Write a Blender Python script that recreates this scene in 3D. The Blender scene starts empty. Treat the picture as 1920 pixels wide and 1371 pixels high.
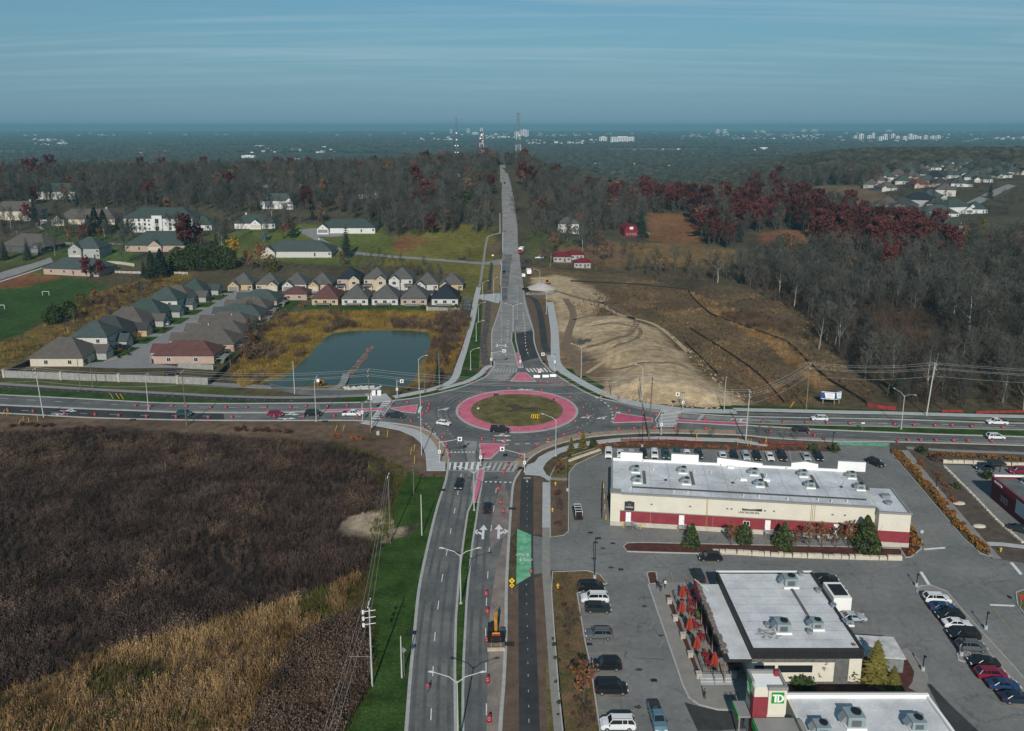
import bpy,bmesh,math,random
import numpy as np
from mathutils import Vector,Matrix
from mathutils.geometry import tessellate_polygon

random.seed(7)
SC=bpy.context.scene
COL=SC.collection

# ------------------------------------------------------------------ camera
CAM_H=85.0
FPX,CXP,CYP,HOR=1490.0,960.0,540.0,236.0        # focal length, principal point and horizon in a 1920 wide frame
PITCH=math.atan((CYP-HOR)/FPX)
cam_data=bpy.data.cameras.new('camera')
cam_data.sensor_fit='HORIZONTAL'
cam_data.sensor_width=36.0
cam_data.lens=36.0*FPX/1920.0
cam_data.shift_y=-(685.5-CYP)/1920.0
cam_data.clip_start=1.0
cam_data.clip_end=90000.0
cam=bpy.data.objects.new('camera',cam_data)
COL.objects.link(cam)
cam.location=(0,0,CAM_H)
cam.rotation_euler=(math.pi/2-PITCH,0,0)
SC.camera=cam

# ------------------------------------------------------------------ sky and sun
SUN_EL=math.radians(32.0)
SUN_AZ=math.radians(184.5)# compass bearing of the sun, north = +Y
world=bpy.data.worlds.new('World')
SC.world=world
world.use_nodes=True
wn,wl=world.node_tree.nodes,world.node_tree.links
bg=wn['Background']
sky=wn.new('ShaderNodeTexSky')
sky.sky_type='NISHITA'
sky.sun_disc=False
sky.sun_elevation=SUN_EL
sky.sun_rotation=SUN_AZ
sky.altitude=300.0
sky.air_density=1.0
sky.dust_density=.35
sky.ozone_density=2.2
tint=wn.new('ShaderNodeMix');tint.data_type='RGBA';tint.blend_type='MULTIPLY'
tint.inputs[0].default_value=1.0
tint.inputs[7].default_value=(.56,.84,.88,1)
wl.new(sky.outputs[0],tint.inputs[6])
# thin streaked cirrus: noise on the sky plane (direction divided by its height)
tcw=wn.new('ShaderNodeTexCoord')
sepw=wn.new('ShaderNodeSeparateXYZ');wl.new(tcw.outputs['Generated'],sepw.inputs[0])
zmx=wn.new('ShaderNodeMath');zmx.operation='MAXIMUM';zmx.inputs[1].default_value=.02
wl.new(sepw.outputs[2],zmx.inputs[0])
zad=wn.new('ShaderNodeMath');zad.operation='ADD';zad.inputs[1].default_value=.06
wl.new(zmx.outputs[0],zad.inputs[0])
dvx=wn.new('ShaderNodeMath');dvx.operation='DIVIDE';wl.new(sepw.outputs[0],dvx.inputs[0]);wl.new(zad.outputs[0],dvx.inputs[1])
dvy=wn.new('ShaderNodeMath');dvy.operation='DIVIDE';wl.new(sepw.outputs[1],dvy.inputs[0]);wl.new(zad.outputs[0],dvy.inputs[1])
cmb=wn.new('ShaderNodeCombineXYZ');wl.new(dvx.outputs[0],cmb.inputs[0]);wl.new(dvy.outputs[0],cmb.inputs[1])
mpw=wn.new('ShaderNodeMapping');mpw.inputs['Scale'].default_value=(.15,.95,1.0);mpw.inputs['Rotation'].default_value=(0,0,.10)
wl.new(cmb.outputs[0],mpw.inputs[0])
nzw=wn.new('ShaderNodeTexNoise');nzw.inputs['Scale'].default_value=1.5;nzw.inputs['Detail'].default_value=7.0
nzw.inputs['Roughness'].default_value=.58;nzw.inputs['Distortion'].default_value=1.1
wl.new(mpw.outputs[0],nzw.inputs['Vector'])
rmw=wn.new('ShaderNodeMapRange');rmw.inputs[1].default_value=.44;rmw.inputs[2].default_value=.72
rmw.inputs[3].default_value=.0;rmw.inputs[4].default_value=.62
wl.new(nzw.outputs[0],rmw.inputs[0])
cmx=wn.new('ShaderNodeMix');cmx.data_type='RGBA'
hfd=wn.new('ShaderNodeMapRange');hfd.inputs[1].default_value=.02;hfd.inputs[2].default_value=.075
wl.new(sepw.outputs[2],hfd.inputs[0])
cfm=wn.new('ShaderNodeMath');cfm.operation='MULTIPLY';wl.new(rmw.outputs[0],cfm.inputs[0]);wl.new(hfd.outputs[0],cfm.inputs[1])
wl.new(cfm.outputs[0],cmx.inputs[0])
cmx.inputs[7].default_value=(4.3,6.5,7.5,1)
# blue-grey veil of the low air towards the horizon, the same all round
vfr=wn.new('ShaderNodeMapRange');vfr.interpolation_type='SMOOTHERSTEP'
vfr.inputs[1].default_value=-.06;vfr.inputs[2].default_value=.24;vfr.inputs[3].default_value=.95;vfr.inputs[4].default_value=.0
wl.new(sepw.outputs[2],vfr.inputs[0])
vmx=wn.new('ShaderNodeMix');vmx.data_type='RGBA'
wl.new(vfr.outputs[0],vmx.inputs[0]);wl.new(tint.outputs[2],vmx.inputs[6]);vmx.inputs[7].default_value=(2.0,3.75,5.3,1)
wl.new(vmx.outputs[2],cmx.inputs[6]);wl.new(cmx.outputs[2],bg.inputs[0])
bg.inputs[1].default_value=.062

sun_data=bpy.data.lights.new('sun','SUN')
sun_data.energy=3.4
sun_data.angle=math.radians(.5)
sun_data.color=(1.0,.945,.86)
sun=bpy.data.objects.new('sun',sun_data)
COL.objects.link(sun)
to_sun=Vector((math.sin(SUN_AZ)*math.cos(SUN_EL),math.cos(SUN_AZ)*math.cos(SUN_EL),math.sin(SUN_EL)))
sun.rotation_euler=to_sun.to_track_quat('Z','Y').to_euler()
sun.location=(0,-50,200)

SC.view_settings.view_transform='Standard'
SC.view_settings.look='None'
SC.view_settings.exposure=.25
SC.view_settings.gamma=1.0
SC.render.engine='CYCLES'
SC.cycles.use_denoising=True
SC.cycles.max_bounces=5
SC.cycles.diffuse_bounces=2
SC.cycles.glossy_bounces=2
SC.cycles.transmission_bounces=2
SC.cycles.transparent_max_bounces=4
SC.cycles.volume_bounces=0
SC.cycles.caustics_reflective=False
SC.cycles.caustics_refractive=False

# ------------------------------------------------------------------ object helpers
def tag(o,label,cat,group=None):
    o['label']=label
    o['category']=cat
    if group:o['group']=group
    return o

def thing(name,label,cat,loc=(0,0,0),rz=.0,group=None):
    o=bpy.data.objects.new(name,None)
    o.empty_display_size=.3
    COL.objects.link(o)
    o.location=loc
    o.rotation_euler=(0,0,rz)
    return tag(o,label,cat,group)

def obj(name,me,parent=None,loc=None,rot=None,mats=None,kind=None):
    o=bpy.data.objects.new(name,me)
    COL.objects.link(o)
    if parent:o.parent=parent
    if loc is not None:o.location=loc
    if rot is not None:o.rotation_euler=rot
    if mats:
        for i,m in enumerate(mats):
            o.material_slots[i].link='OBJECT'
            o.material_slots[i].material=m
    if kind:o['kind']=kind
    return o

def copy_tree(o,parent=None):
    c=o.copy()
    COL.objects.link(c)
    c.parent=parent
    for ch in o.children:copy_tree(ch,c)
    return c

ORD=['first','second','third','fourth','fifth','sixth','seventh','eighth','ninth','tenth','eleventh','twelfth','thirteenth','fourteenth','fifteenth','sixteenth','seventeenth','eighteenth','nineteenth','twentieth','twenty first','twenty second','twenty third','twenty fourth','twenty fifth']
class MB:
    """collects faces, builds one mesh"""
    def __init__(s):s.v,s.f,s.m,s.sm=[],[],[],[]
    def poly(s,pts,mi=0):
        n=len(s.v);s.v+=[tuple(p)for p in pts];s.f.append(tuple(range(n,n+len(pts))));s.m.append(mi);return s
    def box(s,x0,x1,y0,y1,z0,z1,mi=0):
        n=len(s.v)
        s.v+=[(x0,y0,z0),(x1,y0,z0),(x1,y1,z0),(x0,y1,z0),(x0,y0,z1),(x1,y0,z1),(x1,y1,z1),(x0,y1,z1)]
        for q in((3,2,1,0),(4,5,6,7),(0,1,5,4),(1,2,6,5),(2,3,7,6),(3,0,4,7)):
            s.f.append(tuple(n+k for k in q));s.m.append(mi)
        return s
    def cbox(s,cx,cy,cz,sx,sy,sz,mi=0):
        return s.box(cx-sx/2,cx+sx/2,cy-sy/2,cy+sy/2,cz-sz/2,cz+sz/2,mi)
    def frust(s,base,top,z0,z1,mi=0,cap=True):
        n=len(s.v);k=len(base)
        s.v+=[(p[0],p[1],z0)for p in base]+[(p[0],p[1],z1)for p in top]
        for i in range(k):
            j=(i+1)%k
            s.f.append((n+i,n+j,n+k+j,n+k+i));s.m.append(mi)
        if cap:
            s.f.append(tuple(n+k+i for i in range(k)));s.m.append(mi)
            s.f.append(tuple(n+i for i in reversed(range(k))));s.m.append(mi)
        return s
    def prism(s,pts,z0,z1,mi=0,bottom=False):
        a=sum(pts[i][0]*pts[(i+1)%len(pts)][1]-pts[(i+1)%len(pts)][0]*pts[i][1]for i in range(len(pts)))
        if a<0:pts=list(reversed(pts))
        n=len(s.v);k=len(pts)
        s.v+=[(p[0],p[1],z0)for p in pts]+[(p[0],p[1],z1)for p in pts]
        for i in range(k):
            j=(i+1)%k
            s.f.append((n+i,n+j,n+k+j,n+k+i));s.m.append(mi)
        for t in tessellate_polygon([[Vector((p[0],p[1],0))for p in pts]]):
            s._tri(n+k,t,pts,mi)
        return s
    def _tri(s,base,t,pts,mi):
        a,b,c=(pts[i]for i in t)
        cr=(b[0]-a[0])*(c[1]-a[1])-(b[1]-a[1])*(c[0]-a[0])
        if cr<0:t=(t[0],t[2],t[1])
        s.f.append(tuple(base+i for i in t));s.m.append(mi)
    def sheet(s,pts,z=.0,mi=0):
        n=len(s.v);s.v+=[(p[0],p[1],z if not callable(z)else z(p[0],p[1]))for p in pts]
        for t in tessellate_polygon([[Vector((p[0],p[1],0))for p in pts]]):s._tri(n,t,pts,mi)
        return s
    def tube(s,path,rad,n=6,mi=0,cap=True):
        path=[Vector(p)for p in path]
        if not hasattr(rad,'__len__'):rad=[rad]*len(path)
        rings=[]
        for i,p in enumerate(path):
            d=(path[min(i+1,len(path)-1)]-path[max(i-1,0)])
            d=d.normalized()if d.length>1e-9 else Vector((0,0,1))
            a=Vector((0,0,1))if abs(d.z)<.9 else Vector((1,0,0))
            u=d.cross(a).normalized();w=d.cross(u)
            b=len(s.v)
            for k in range(n):
                t=2*math.pi*k/n
                s.v.append(tuple(p+(u*math.cos(t)+w*math.sin(t))*rad[i]))
            rings.append(b)
        for a,b in zip(rings,rings[1:]):
            for k in range(n):
                s.f.append((a+k,b+k,b+(k+1)%n,a+(k+1)%n));s.m.append(mi)
        if cap:
            s.f.append(tuple(rings[0]+k for k in range(n)));s.m.append(mi)
            s.f.append(tuple(rings[-1]+k for k in reversed(range(n))));s.m.append(mi)
        return s
    def cyl(s,x,y,z0,z1,r0,r1=None,n=10,mi=0):
        return s.tube([(x,y,z0),(x,y,z1)],[r0,r0 if r1 is None else r1],n,mi)
    def lathe(s,x,y,prof,n=10,mi=0):
        return s.tube([(x,y,z)for r,z in prof],[r for r,z in prof],n,mi)
    def strip(s,path,w,z0,z1,mi=0,closed=False,zf=None):
        """raised ribbon along a 2-D path: w width, top z1 and sides down to z0 (z1 == z0: flat)"""
        L,R=offset_path(path,w/2,closed),offset_path(path,-w/2,closed)
        n=len(s.v);k=len(L)
        for i in range(k):
            a=zf(*L[i])if zf else 0;b=zf(*R[i])if zf else 0
            s.v+=[(L[i][0],L[i][1],z1+a),(R[i][0],R[i][1],z1+b),(L[i][0],L[i][1],z0+a),(R[i][0],R[i][1],z0+b)]
        rng=range(k if closed else k-1)
        for i in rng:
            j=(i+1)%k
            a,b=n+4*i,n+4*j
            s.f.append((a+1,b+1,b,a));s.m.append(mi)
            if z1-z0>1e-4:
                s.f.append((a,b,b+2,a+2));s.m.append(mi)
                s.f.append((a+3,b+3,b+1,a+1));s.m.append(mi)
        return s
    def mesh(s,name,mats,smooth=False):
        me=bpy.data.meshes.new(name)
        me.from_pydata(s.v,[],s.f)
        for m in(mats if isinstance(mats,(list,tuple))else[mats]):me.materials.append(m)
        if any(s.m):me.polygons.foreach_set('material_index',s.m)
        if smooth:me.polygons.foreach_set('use_smooth',[True]*len(s.f))
        me.update()
        return me
    def build(s,name,mats,parent=None,loc=None,rot=None,smooth=False,kind=None):
        return obj(name,s.mesh(name,mats,smooth),parent,loc,rot,None,kind)

def offset_path(path,d,closed=False):
    out=[];n=len(path)
    for i in range(n):
        a=path[(i-1)%n]if(closed or i>0)else path[i]
        b=path[(i+1)%n]if(closed or i<n-1)else path[i]
        dx,dy=b[0]-a[0],b[1]-a[1]
        l=math.hypot(dx,dy)or 1
        out.append((path[i][0]-dy/l*d,path[i][1]+dx/l*d))
    return out

def cr(pts,step=2.0,closed=False):
    """Catmull-Rom through points, resampled about every step metres"""
    n=len(pts);out=[]
    for i in range(n if closed else n-1):
        p1,p2=pts[i],pts[(i+1)%n]
        p0=pts[(i-1)%n]if(closed or i>0)else p1
        p3=pts[(i+2)%n]if(closed or i+2<n)else p2
        k=max(1,int(math.dist(p1,p2)/step))
        for j in range(k):
            t=j/k
            out.append(tuple(.5*(2*p1[a]+(p2[a]-p0[a])*t+(2*p0[a]-5*p1[a]+4*p2[a]-p3[a])*t*t
                                    +(3*p1[a]-p0[a]-3*p2[a]+p3[a])*t**3)for a in(0,1)))
    if not closed:out.append(tuple(pts[-1][:2]))
    return out

# ------------------------------------------------------------------ materials
MATS={}
def mat(name,col,rough=.8,var=.12,scale=.6,metal=.0,spec=.3,rnd=.0,bump=.0,col2=None,world=True,detail=5.0,fine=.0,emit=.0):
    """principled surface; its colour wanders between two tones by noise on world (or object) position"""
    if name in MATS:return MATS[name]
    m=bpy.data.materials.new(name);m.use_nodes=True
    N,L=m.node_tree.nodes,m.node_tree.links
    p=N['Principled BSDF']
    p.inputs['Roughness'].default_value=rough
    p.inputs['Metallic'].default_value=metal
    p.inputs['Specular IOR Level'].default_value=spec
    c1=tuple(max(0,x*(1-var))for x in col[:3])+(1,)
    c2=tuple(min(1,x*(1+var))for x in(col2 or col)[:3])+(1,)
    if world:
        src=N.new('ShaderNodeNewGeometry').outputs['Position']
    else:
        src=N.new('ShaderNodeTexCoord').outputs['Object']
    out=None
    if var>0 or col2:
        nz=N.new('ShaderNodeTexNoise');nz.inputs['Scale'].default_value=scale;nz.inputs['Detail'].default_value=detail
        nz.inputs['Roughness'].default_value=.6
        L.new(src,nz.inputs['Vector'])
        rp=N.new('ShaderNodeMapRange');rp.inputs[1].default_value=.32;rp.inputs[2].default_value=.68
        L.new(nz.outputs[0],rp.inputs[0])
        mx=N.new('ShaderNodeMix');mx.data_type='RGBA'
        mx.inputs[6].default_value=c1;mx.inputs[7].default_value=c2
        L.new(rp.outputs[0],mx.inputs[0])
        out=mx.outputs[2]
        if fine>0:
            nf=N.new('ShaderNodeTexNoise');nf.inputs['Scale'].default_value=scale*11;nf.inputs['Detail'].default_value=3
            L.new(src,nf.inputs['Vector'])
            rf=N.new('ShaderNodeMapRange');rf.inputs[1].default_value=.3;rf.inputs[2].default_value=.7
            rf.inputs[3].default_value=1-fine;rf.inputs[4].default_value=1+fine
            L.new(nf.outputs[0],rf.inputs[0])
            vm=N.new('ShaderNodeVectorMath');vm.operation='SCALE'
            L.new(out,vm.inputs[0]);L.new(rf.outputs[0],vm.inputs['Scale'])
            out=vm.outputs[0]
    else:
        rgb=N.new('ShaderNodeRGB');rgb.outputs[0].default_value=tuple(col[:3])+(1,);out=rgb.outputs[0]
    if rnd>0:
        oi=N.new('ShaderNodeObjectInfo')
        mr=N.new('ShaderNodeMapRange');mr.inputs[3].default_value=1-rnd;mr.inputs[4].default_value=1+rnd
        L.new(oi.outputs['Random'],mr.inputs[0])
        vm=N.new('ShaderNodeVectorMath');vm.operation='SCALE'
        L.new(out,vm.inputs[0]);L.new(mr.outputs[0],vm.inputs['Scale'])
        out=vm.outputs[0]
    L.new(out,p.inputs['Base Color'])
    if bump>0:
        nb=N.new('ShaderNodeTexNoise');nb.inputs['Scale'].default_value=scale*6;nb.inputs['Detail'].default_value=4
        L.new(src,nb.inputs['Vector'])
        b=N.new('ShaderNodeBump');b.inputs['Strength'].default_value=bump;b.inputs['Distance'].default_value=.15
        L.new(nb.outputs[0],b.inputs['Height']);L.new(b.outputs[0],p.inputs['Normal'])
    if emit:
        p.inputs['Emission Color'].default_value=tuple(col[:3])+(1,);p.inputs['Emission Strength'].default_value=emit
    MATS[name]=m
    return m

# ------------------------------------------------------------------ terrain
def ray(px,py):
    u=(px-CXP)/FPX;v=(py-CYP)/FPX
    s,c=math.sin(PITCH),math.cos(PITCH)
    return u,c-v*s,-s-v*c

def flat(px,py,z=.0):
    dx,dy,dz=ray(px,py)
    t=(z-CAM_H)/dz
    return(dx*t,dy*t)

def smooth(a,b,x):
    t=np.clip((np.asarray(x,float)-a)/(b-a),0,1)
    return t*t*(3-2*t)

# hills: control heights on a coarse net, blurred into a fine height map
_cx=[-900,-450,-200,-60,20,100,200,330,480,700,1300]
_cy=[300,450,520,600,700,800,880,950,1050,1200,1400,1700,2100,2600]
_ch=[
    [0]*11,
    [0]*11,
    [8,7,6,6,6,3,2,3,6,7,6],
    [16,15,15,15,15,6,3,6,13,14,10],
    [24,24,24,24,23.5,12,6,8,18,20,14],
    [31,31,31,32,31.5,18,10,10,22,24,16],
    [27,30,33,37,37,20,10,10,24,27,18],
    [15,20,26,40,42,22,9,10,26,29,20],
    [0,5,12,34,37,14,0,8,28,31,24],
    [-25,-20,-15,0,5,-10,-15,0,28,33,30],
    [-40,-40,-38,-30,-28,-32,-32,-20,16,34,34],
    [-40,-40,-40,-40,-40,-40,-40,-38,-15,30,34],
    [-40,-40,-40,-40,-40,-40,-40,-40,-38,-5,10],
    [-40]*11]
HX=np.arange(-900,1301,10.0);HY=np.arange(300,2601,10.0)
def _mkmap():
    A=np.array(_ch,float)
    B=np.array([np.interp(HX,_cx,r)for r in A])
    Cc=np.array([np.interp(HY,_cy,B[:,k])for k in range(len(HX))]).T
    for _ in range(3):
        for ax in(0,1):
            P=np.pad(Cc,[(3,3)if a==ax else(0,0)for a in(0,1)],mode='edge')
            n=Cc.shape[ax]
            Cc=sum(np.take(P,range(k,k+n),axis=ax)for k in range(7))/7.0
    return Cc
HM=_mkmap()

POND=[flat(*p)for p in((480,716),(525,706),(545,690),(562,672),(578,663),(584,650),(598,641),(602,632),(620,622),(650,617.5),(700,616),(770,616),(806,620),(813,630),(812,650),(806,662),(797,672),(790,690),(784,708),(770,722),(735,728),(690,727),(640,720),(560,724),(500,726))]
MOUND=[flat(*p)for p in((1128,736),(1150,700),(1110,672),(1078,640),(1072,612),(1100,596),(1150,592),(1200,600),(1240,618),(1275,650),(1310,690),(1350,726),(1385,756),(1330,764),(1230,757),(1170,746))]

def poly_dist(poly,x,y):
    """signed distance to a polygon's edge, positive inside (numpy arrays)"""
    x=np.asarray(x,float);y=np.asarray(y,float)
    best=np.full(x.shape,1e9);ins=np.zeros(x.shape,bool)
    n=len(poly)
    for i in range(n):
        x0,y0=poly[i];x1,y1=poly[(i+1)%n]
        ex,ey=x1-x0,y1-y0
        t=np.clip(((x-x0)*ex+(y-y0)*ey)/(ex*ex+ey*ey+1e-9),0,1)
        best=np.minimum(best,np.hypot(x-x0-t*ex,y-y0-t*ey))
        c=((y0>y)!=(y1>y))&(x<(x1-x0)*(y-y0)/((y1-y0)if y1!=y0 else 1e-9)+x0)
        ins^=c
    return np.where(ins,best,-best)

def hz(x,y):
    """ground height, arrays or numbers"""
    x=np.asarray(x,float);y=np.asarray(y,float)
    fx=np.clip((x+900)/10,0,len(HX)-1.001);fy=np.clip((y-300)/10,0,len(HY)-1.001)
    i=fx.astype(int);j=fy.astype(int);a=fx-i;b=fy-j
    z=HM[j,i]*(1-a)*(1-b)+HM[j,i+1]*a*(1-b)+HM[j+1,i]*(1-a)*b+HM[j+1,i+1]*a*b
    z=z*smooth(428,470,y)
    if np.any((x>-130)&(x<110)&(y>200)&(y<345)):
        near=(x>-130)&(x<110)&(y>200)&(y<345)
        dp=np.where(near,poly_dist(POND,x,y),-99)
        z=z-2.2*smooth(-1.5,7,dp)
        dm=np.where(near,poly_dist(MOUND,x,y),-99)
        wob=1+.13*np.sin(x*.13+y*.05)*np.sin(y*.09+1)
        z=z+smooth(-.5,13,dm)*(3.4*wob+.28*np.sin(.35*x+1.3*np.sin(.21*y))*np.sin(.31*y+1.1*np.sin(.17*x))+.16*np.sin(.83*x+2*np.sin(.47*y))*np.sin(.71*y+2*np.sin(.39*x)))
    return z

HML=HM.tolist()
def pd1(poly,x,y):
    best=1e18;ins=False;n=len(poly)
    for i in range(n):
        x0,y0=poly[i];x1,y1=poly[i+1-n]
        ex,ey=x1-x0,y1-y0
        t=((x-x0)*ex+(y-y0)*ey)/(ex*ex+ey*ey+1e-9)
        t=0 if t<0 else 1 if t>1 else t
        d=(x-x0-t*ex)**2+(y-y0-t*ey)**2
        if d<best:best=d
        if(y0>y)!=(y1>y)and x<ex*(y-y0)/ey+x0:ins=not ins
    return best**.5 if ins else-best**.5
def sm1(a,b,x):
    t=(x-a)/(b-a);t=0 if t<0 else 1 if t>1 else t
    return t*t*(3-2*t)
def Z(x,y):
    if-130<x<110 and 200<y<345:
        wob=1+.13*math.sin(x*.13+y*.05)*math.sin(y*.09+1)
        return-2.2*sm1(-1.5,7,pd1(POND,x,y))+sm1(-.5,13,pd1(MOUND,x,y))*(3.4*wob+.28*math.sin(.35*x+1.3*math.sin(.21*y))*math.sin(.31*y+1.1*math.sin(.17*x))+.16*math.sin(.83*x+2*math.sin(.47*y))*math.sin(.71*y+2*math.sin(.39*x)))
    if y<428:return .0
    fx=min(max((x+900)/10,0),len(HX)-1.001);fy=min(max((y-300)/10,0),len(HY)-1.001)
    i=int(fx);j=int(fy);a=fx-i;b=fy-j
    r0,r1=HML[j],HML[j+1]
    return((r0[i]*(1-a)+r0[i+1]*a)*(1-b)+(r1[i]*(1-a)+r1[i+1]*a)*b)*sm1(428,470,y)

def G(px,py):
    """where the sight line through a photo pixel meets the ground: the surveyed position of what stands there"""
    dx,dy,dz=ray(px,py)
    f=flat(px,py)if dz<-1e-4 else(0,1e9)
    if f[1]<428 and not(-130<f[0]<110 and 195<f[1]<360):return f
    t=150.0;step=12.0
    while t<6000:
        x,y,z=dx*t,dy*t,CAM_H+dz*t
        if z<Z(x,y):
            a,b=t-step,t
            for _ in range(22):
                m=(a+b)/2
                if CAM_H+dz*m<Z(dx*m,dy*m):b=m
                else:a=m
            return(dx*b,dy*b)
        t+=step
    return(dx*t,dy*t)

def W(pts):return[G(*p)for p in pts]
def G3(px,py):
    x,y=G(px,py);return(x,y,Z(x,y))
def GZ(px,py,z):
    x,y=flat(px,py,z);return(x,y,z)

# ------------------------------------------------------------------ land cover colours on the ground sheet
LAWN,OLIVE=(.030,.085,.012),(.115,.108,.030)
COVER=[# polygon in photo pixels, colour, edge softness in metres
    ([(-60,820),(0,812),(160,806),(420,815),(600,832),(690,850),(740,880),(760,1000),(720,1090),(560,1130),(380,1180),(200,1230),(60,1285),(-100,1330)],(.028,.021,.018),3),
    ([(-100,1330),(60,1275),(200,1225),(380,1175),(560,1125),(690,1075),(700,1250),(640,1371),(600,1480),(-150,1480)],(.120,.075,.034),4),
    ([(620,985),(660,972),(725,960),(745,1000),(700,1012),(640,1002)],(.30,.24,.17),2),
    ([(-60,778),(180,786),(690,792),(790,806),(832,850),(832,895),(760,890),(700,860),(620,830),(400,812),(160,804),(-60,815)],(.135,.092,.064),1.5),
    ([(-80,520),(0,514),(90,512),(170,528),(190,545),(130,580),(60,620),(0,640),(-80,660)],(.036,.074,.018),2),
    ([(-80,520),(0,514),(75,508),(110,522),(40,540),(-80,545)],(.20,.085,.038),5),
    ([(190,545),(330,500),(360,512),(300,560),(150,640),(0,690),(0,640),(60,620),(130,580)],(.150,.105,.045),3),
    ([(430,690),(470,620),(520,590),(600,580),(860,583),(885,600),(850,690),(800,720),(700,735),(480,730)],(.170,.120,.035),2.5),
    ([(820,600),(885,590),(862,660),(830,720),(800,725),(815,660)],(.125,.062,.035),2.5),
    ([(560,580),(570,572),(865,574),(865,583),(700,585)],(.030,.075,.014),1),
    ([(700,470),(740,440),(800,425),(880,420),(925,425),(935,470),(905,560),(860,560),(840,515),(760,500),(690,500)],(.130,.120,.030),4),
    ([(690,470),(760,440),(800,450),(760,475)],(.170,.085,.035),6),
    ([(380,440),(560,420),(720,430),(740,475),(690,500),(480,490),(380,470)],(.095,.115,.030),4),
    ([(80,420),(240,420),(260,500),(150,500),(60,520)],(.060,.090,.025),4),
    ([(-60,470),(120,480),(60,510),(-60,525)],(.075,.085,.028),4),
    # right hand side
    ([(985,500),(1060,505),(1200,520),(1290,545),(1380,610),(1480,690),(1530,760),(1390,765),(1300,690),(1240,620),(1150,600),(1060,570),(1000,590)],(.128,.090,.050),4),
    ([(990,520),(1045,515),(1110,535),(1145,565),(1100,590),(1150,592),(1240,618),(1310,690),(1395,762),(1330,768),(1200,762),(1110,735),(1050,700),(1045,620),(1035,560)],(.400,.300,.185),2.5),
    ([(1050,620),(1085,640),(1110,670),(1150,700),(1130,736),(1085,715),(1055,690)],(.185,.130,.082),2.5),
    ([(1195,585),(1230,575),(1290,640),(1360,700),(1330,720),(1260,640)],(.105,.078,.044),4),
    ([(1290,545),(1330,560),(1430,600),(1510,655),(1560,700),(1520,705),(1430,640),(1340,590)],(.240,.130,.050),3),
    ([(1475,665),(1530,680),(1560,720),(1535,735),(1500,700)],(.260,.150,.070),3),
    ([(1405,690),(1420,688),(1470,752),(1452,756)],(.210,.120,.060),1.5),
    ([(1290,545),(1340,535),(1410,545),(1480,570),(1530,610),(1570,670),(1650,745),(1690,768),(1620,765),(1530,700),(1430,620),(1340,580)],(.118,.088,.052),4),
    ([(1215,400),(1290,400),(1320,440),(1310,460),(1215,450)],(.185,.092,.042),4),
    ([(1150,455),(1310,455),(1430,480),(1400,500),(1230,500),(1120,500)],(.160,.105,.045),5),
    ([(1420,438),(1490,430),(1540,455),(1500,480),(1440,470)],(.195,.085,.045),4),
    ([(1490,350),(1600,348),(1680,370),(1650,390),(1560,380),(1500,365)],(.150,.105,.062),5),
    ([(990,440),(1060,430),(1090,470),(1040,495),(990,480)],(.075,.085,.028),4),
    ([(1000,470),(1150,455),(1200,490),(1060,495)],(.150,.090,.052),5),
    ([(1780,440),(1870,430),(1880,460),(1800,470)],(.060,.090,.025),4),
    ([(1850,470),(1940,480),(1940,520),(1860,500)],(.100,.095,.040),5),
]
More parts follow.
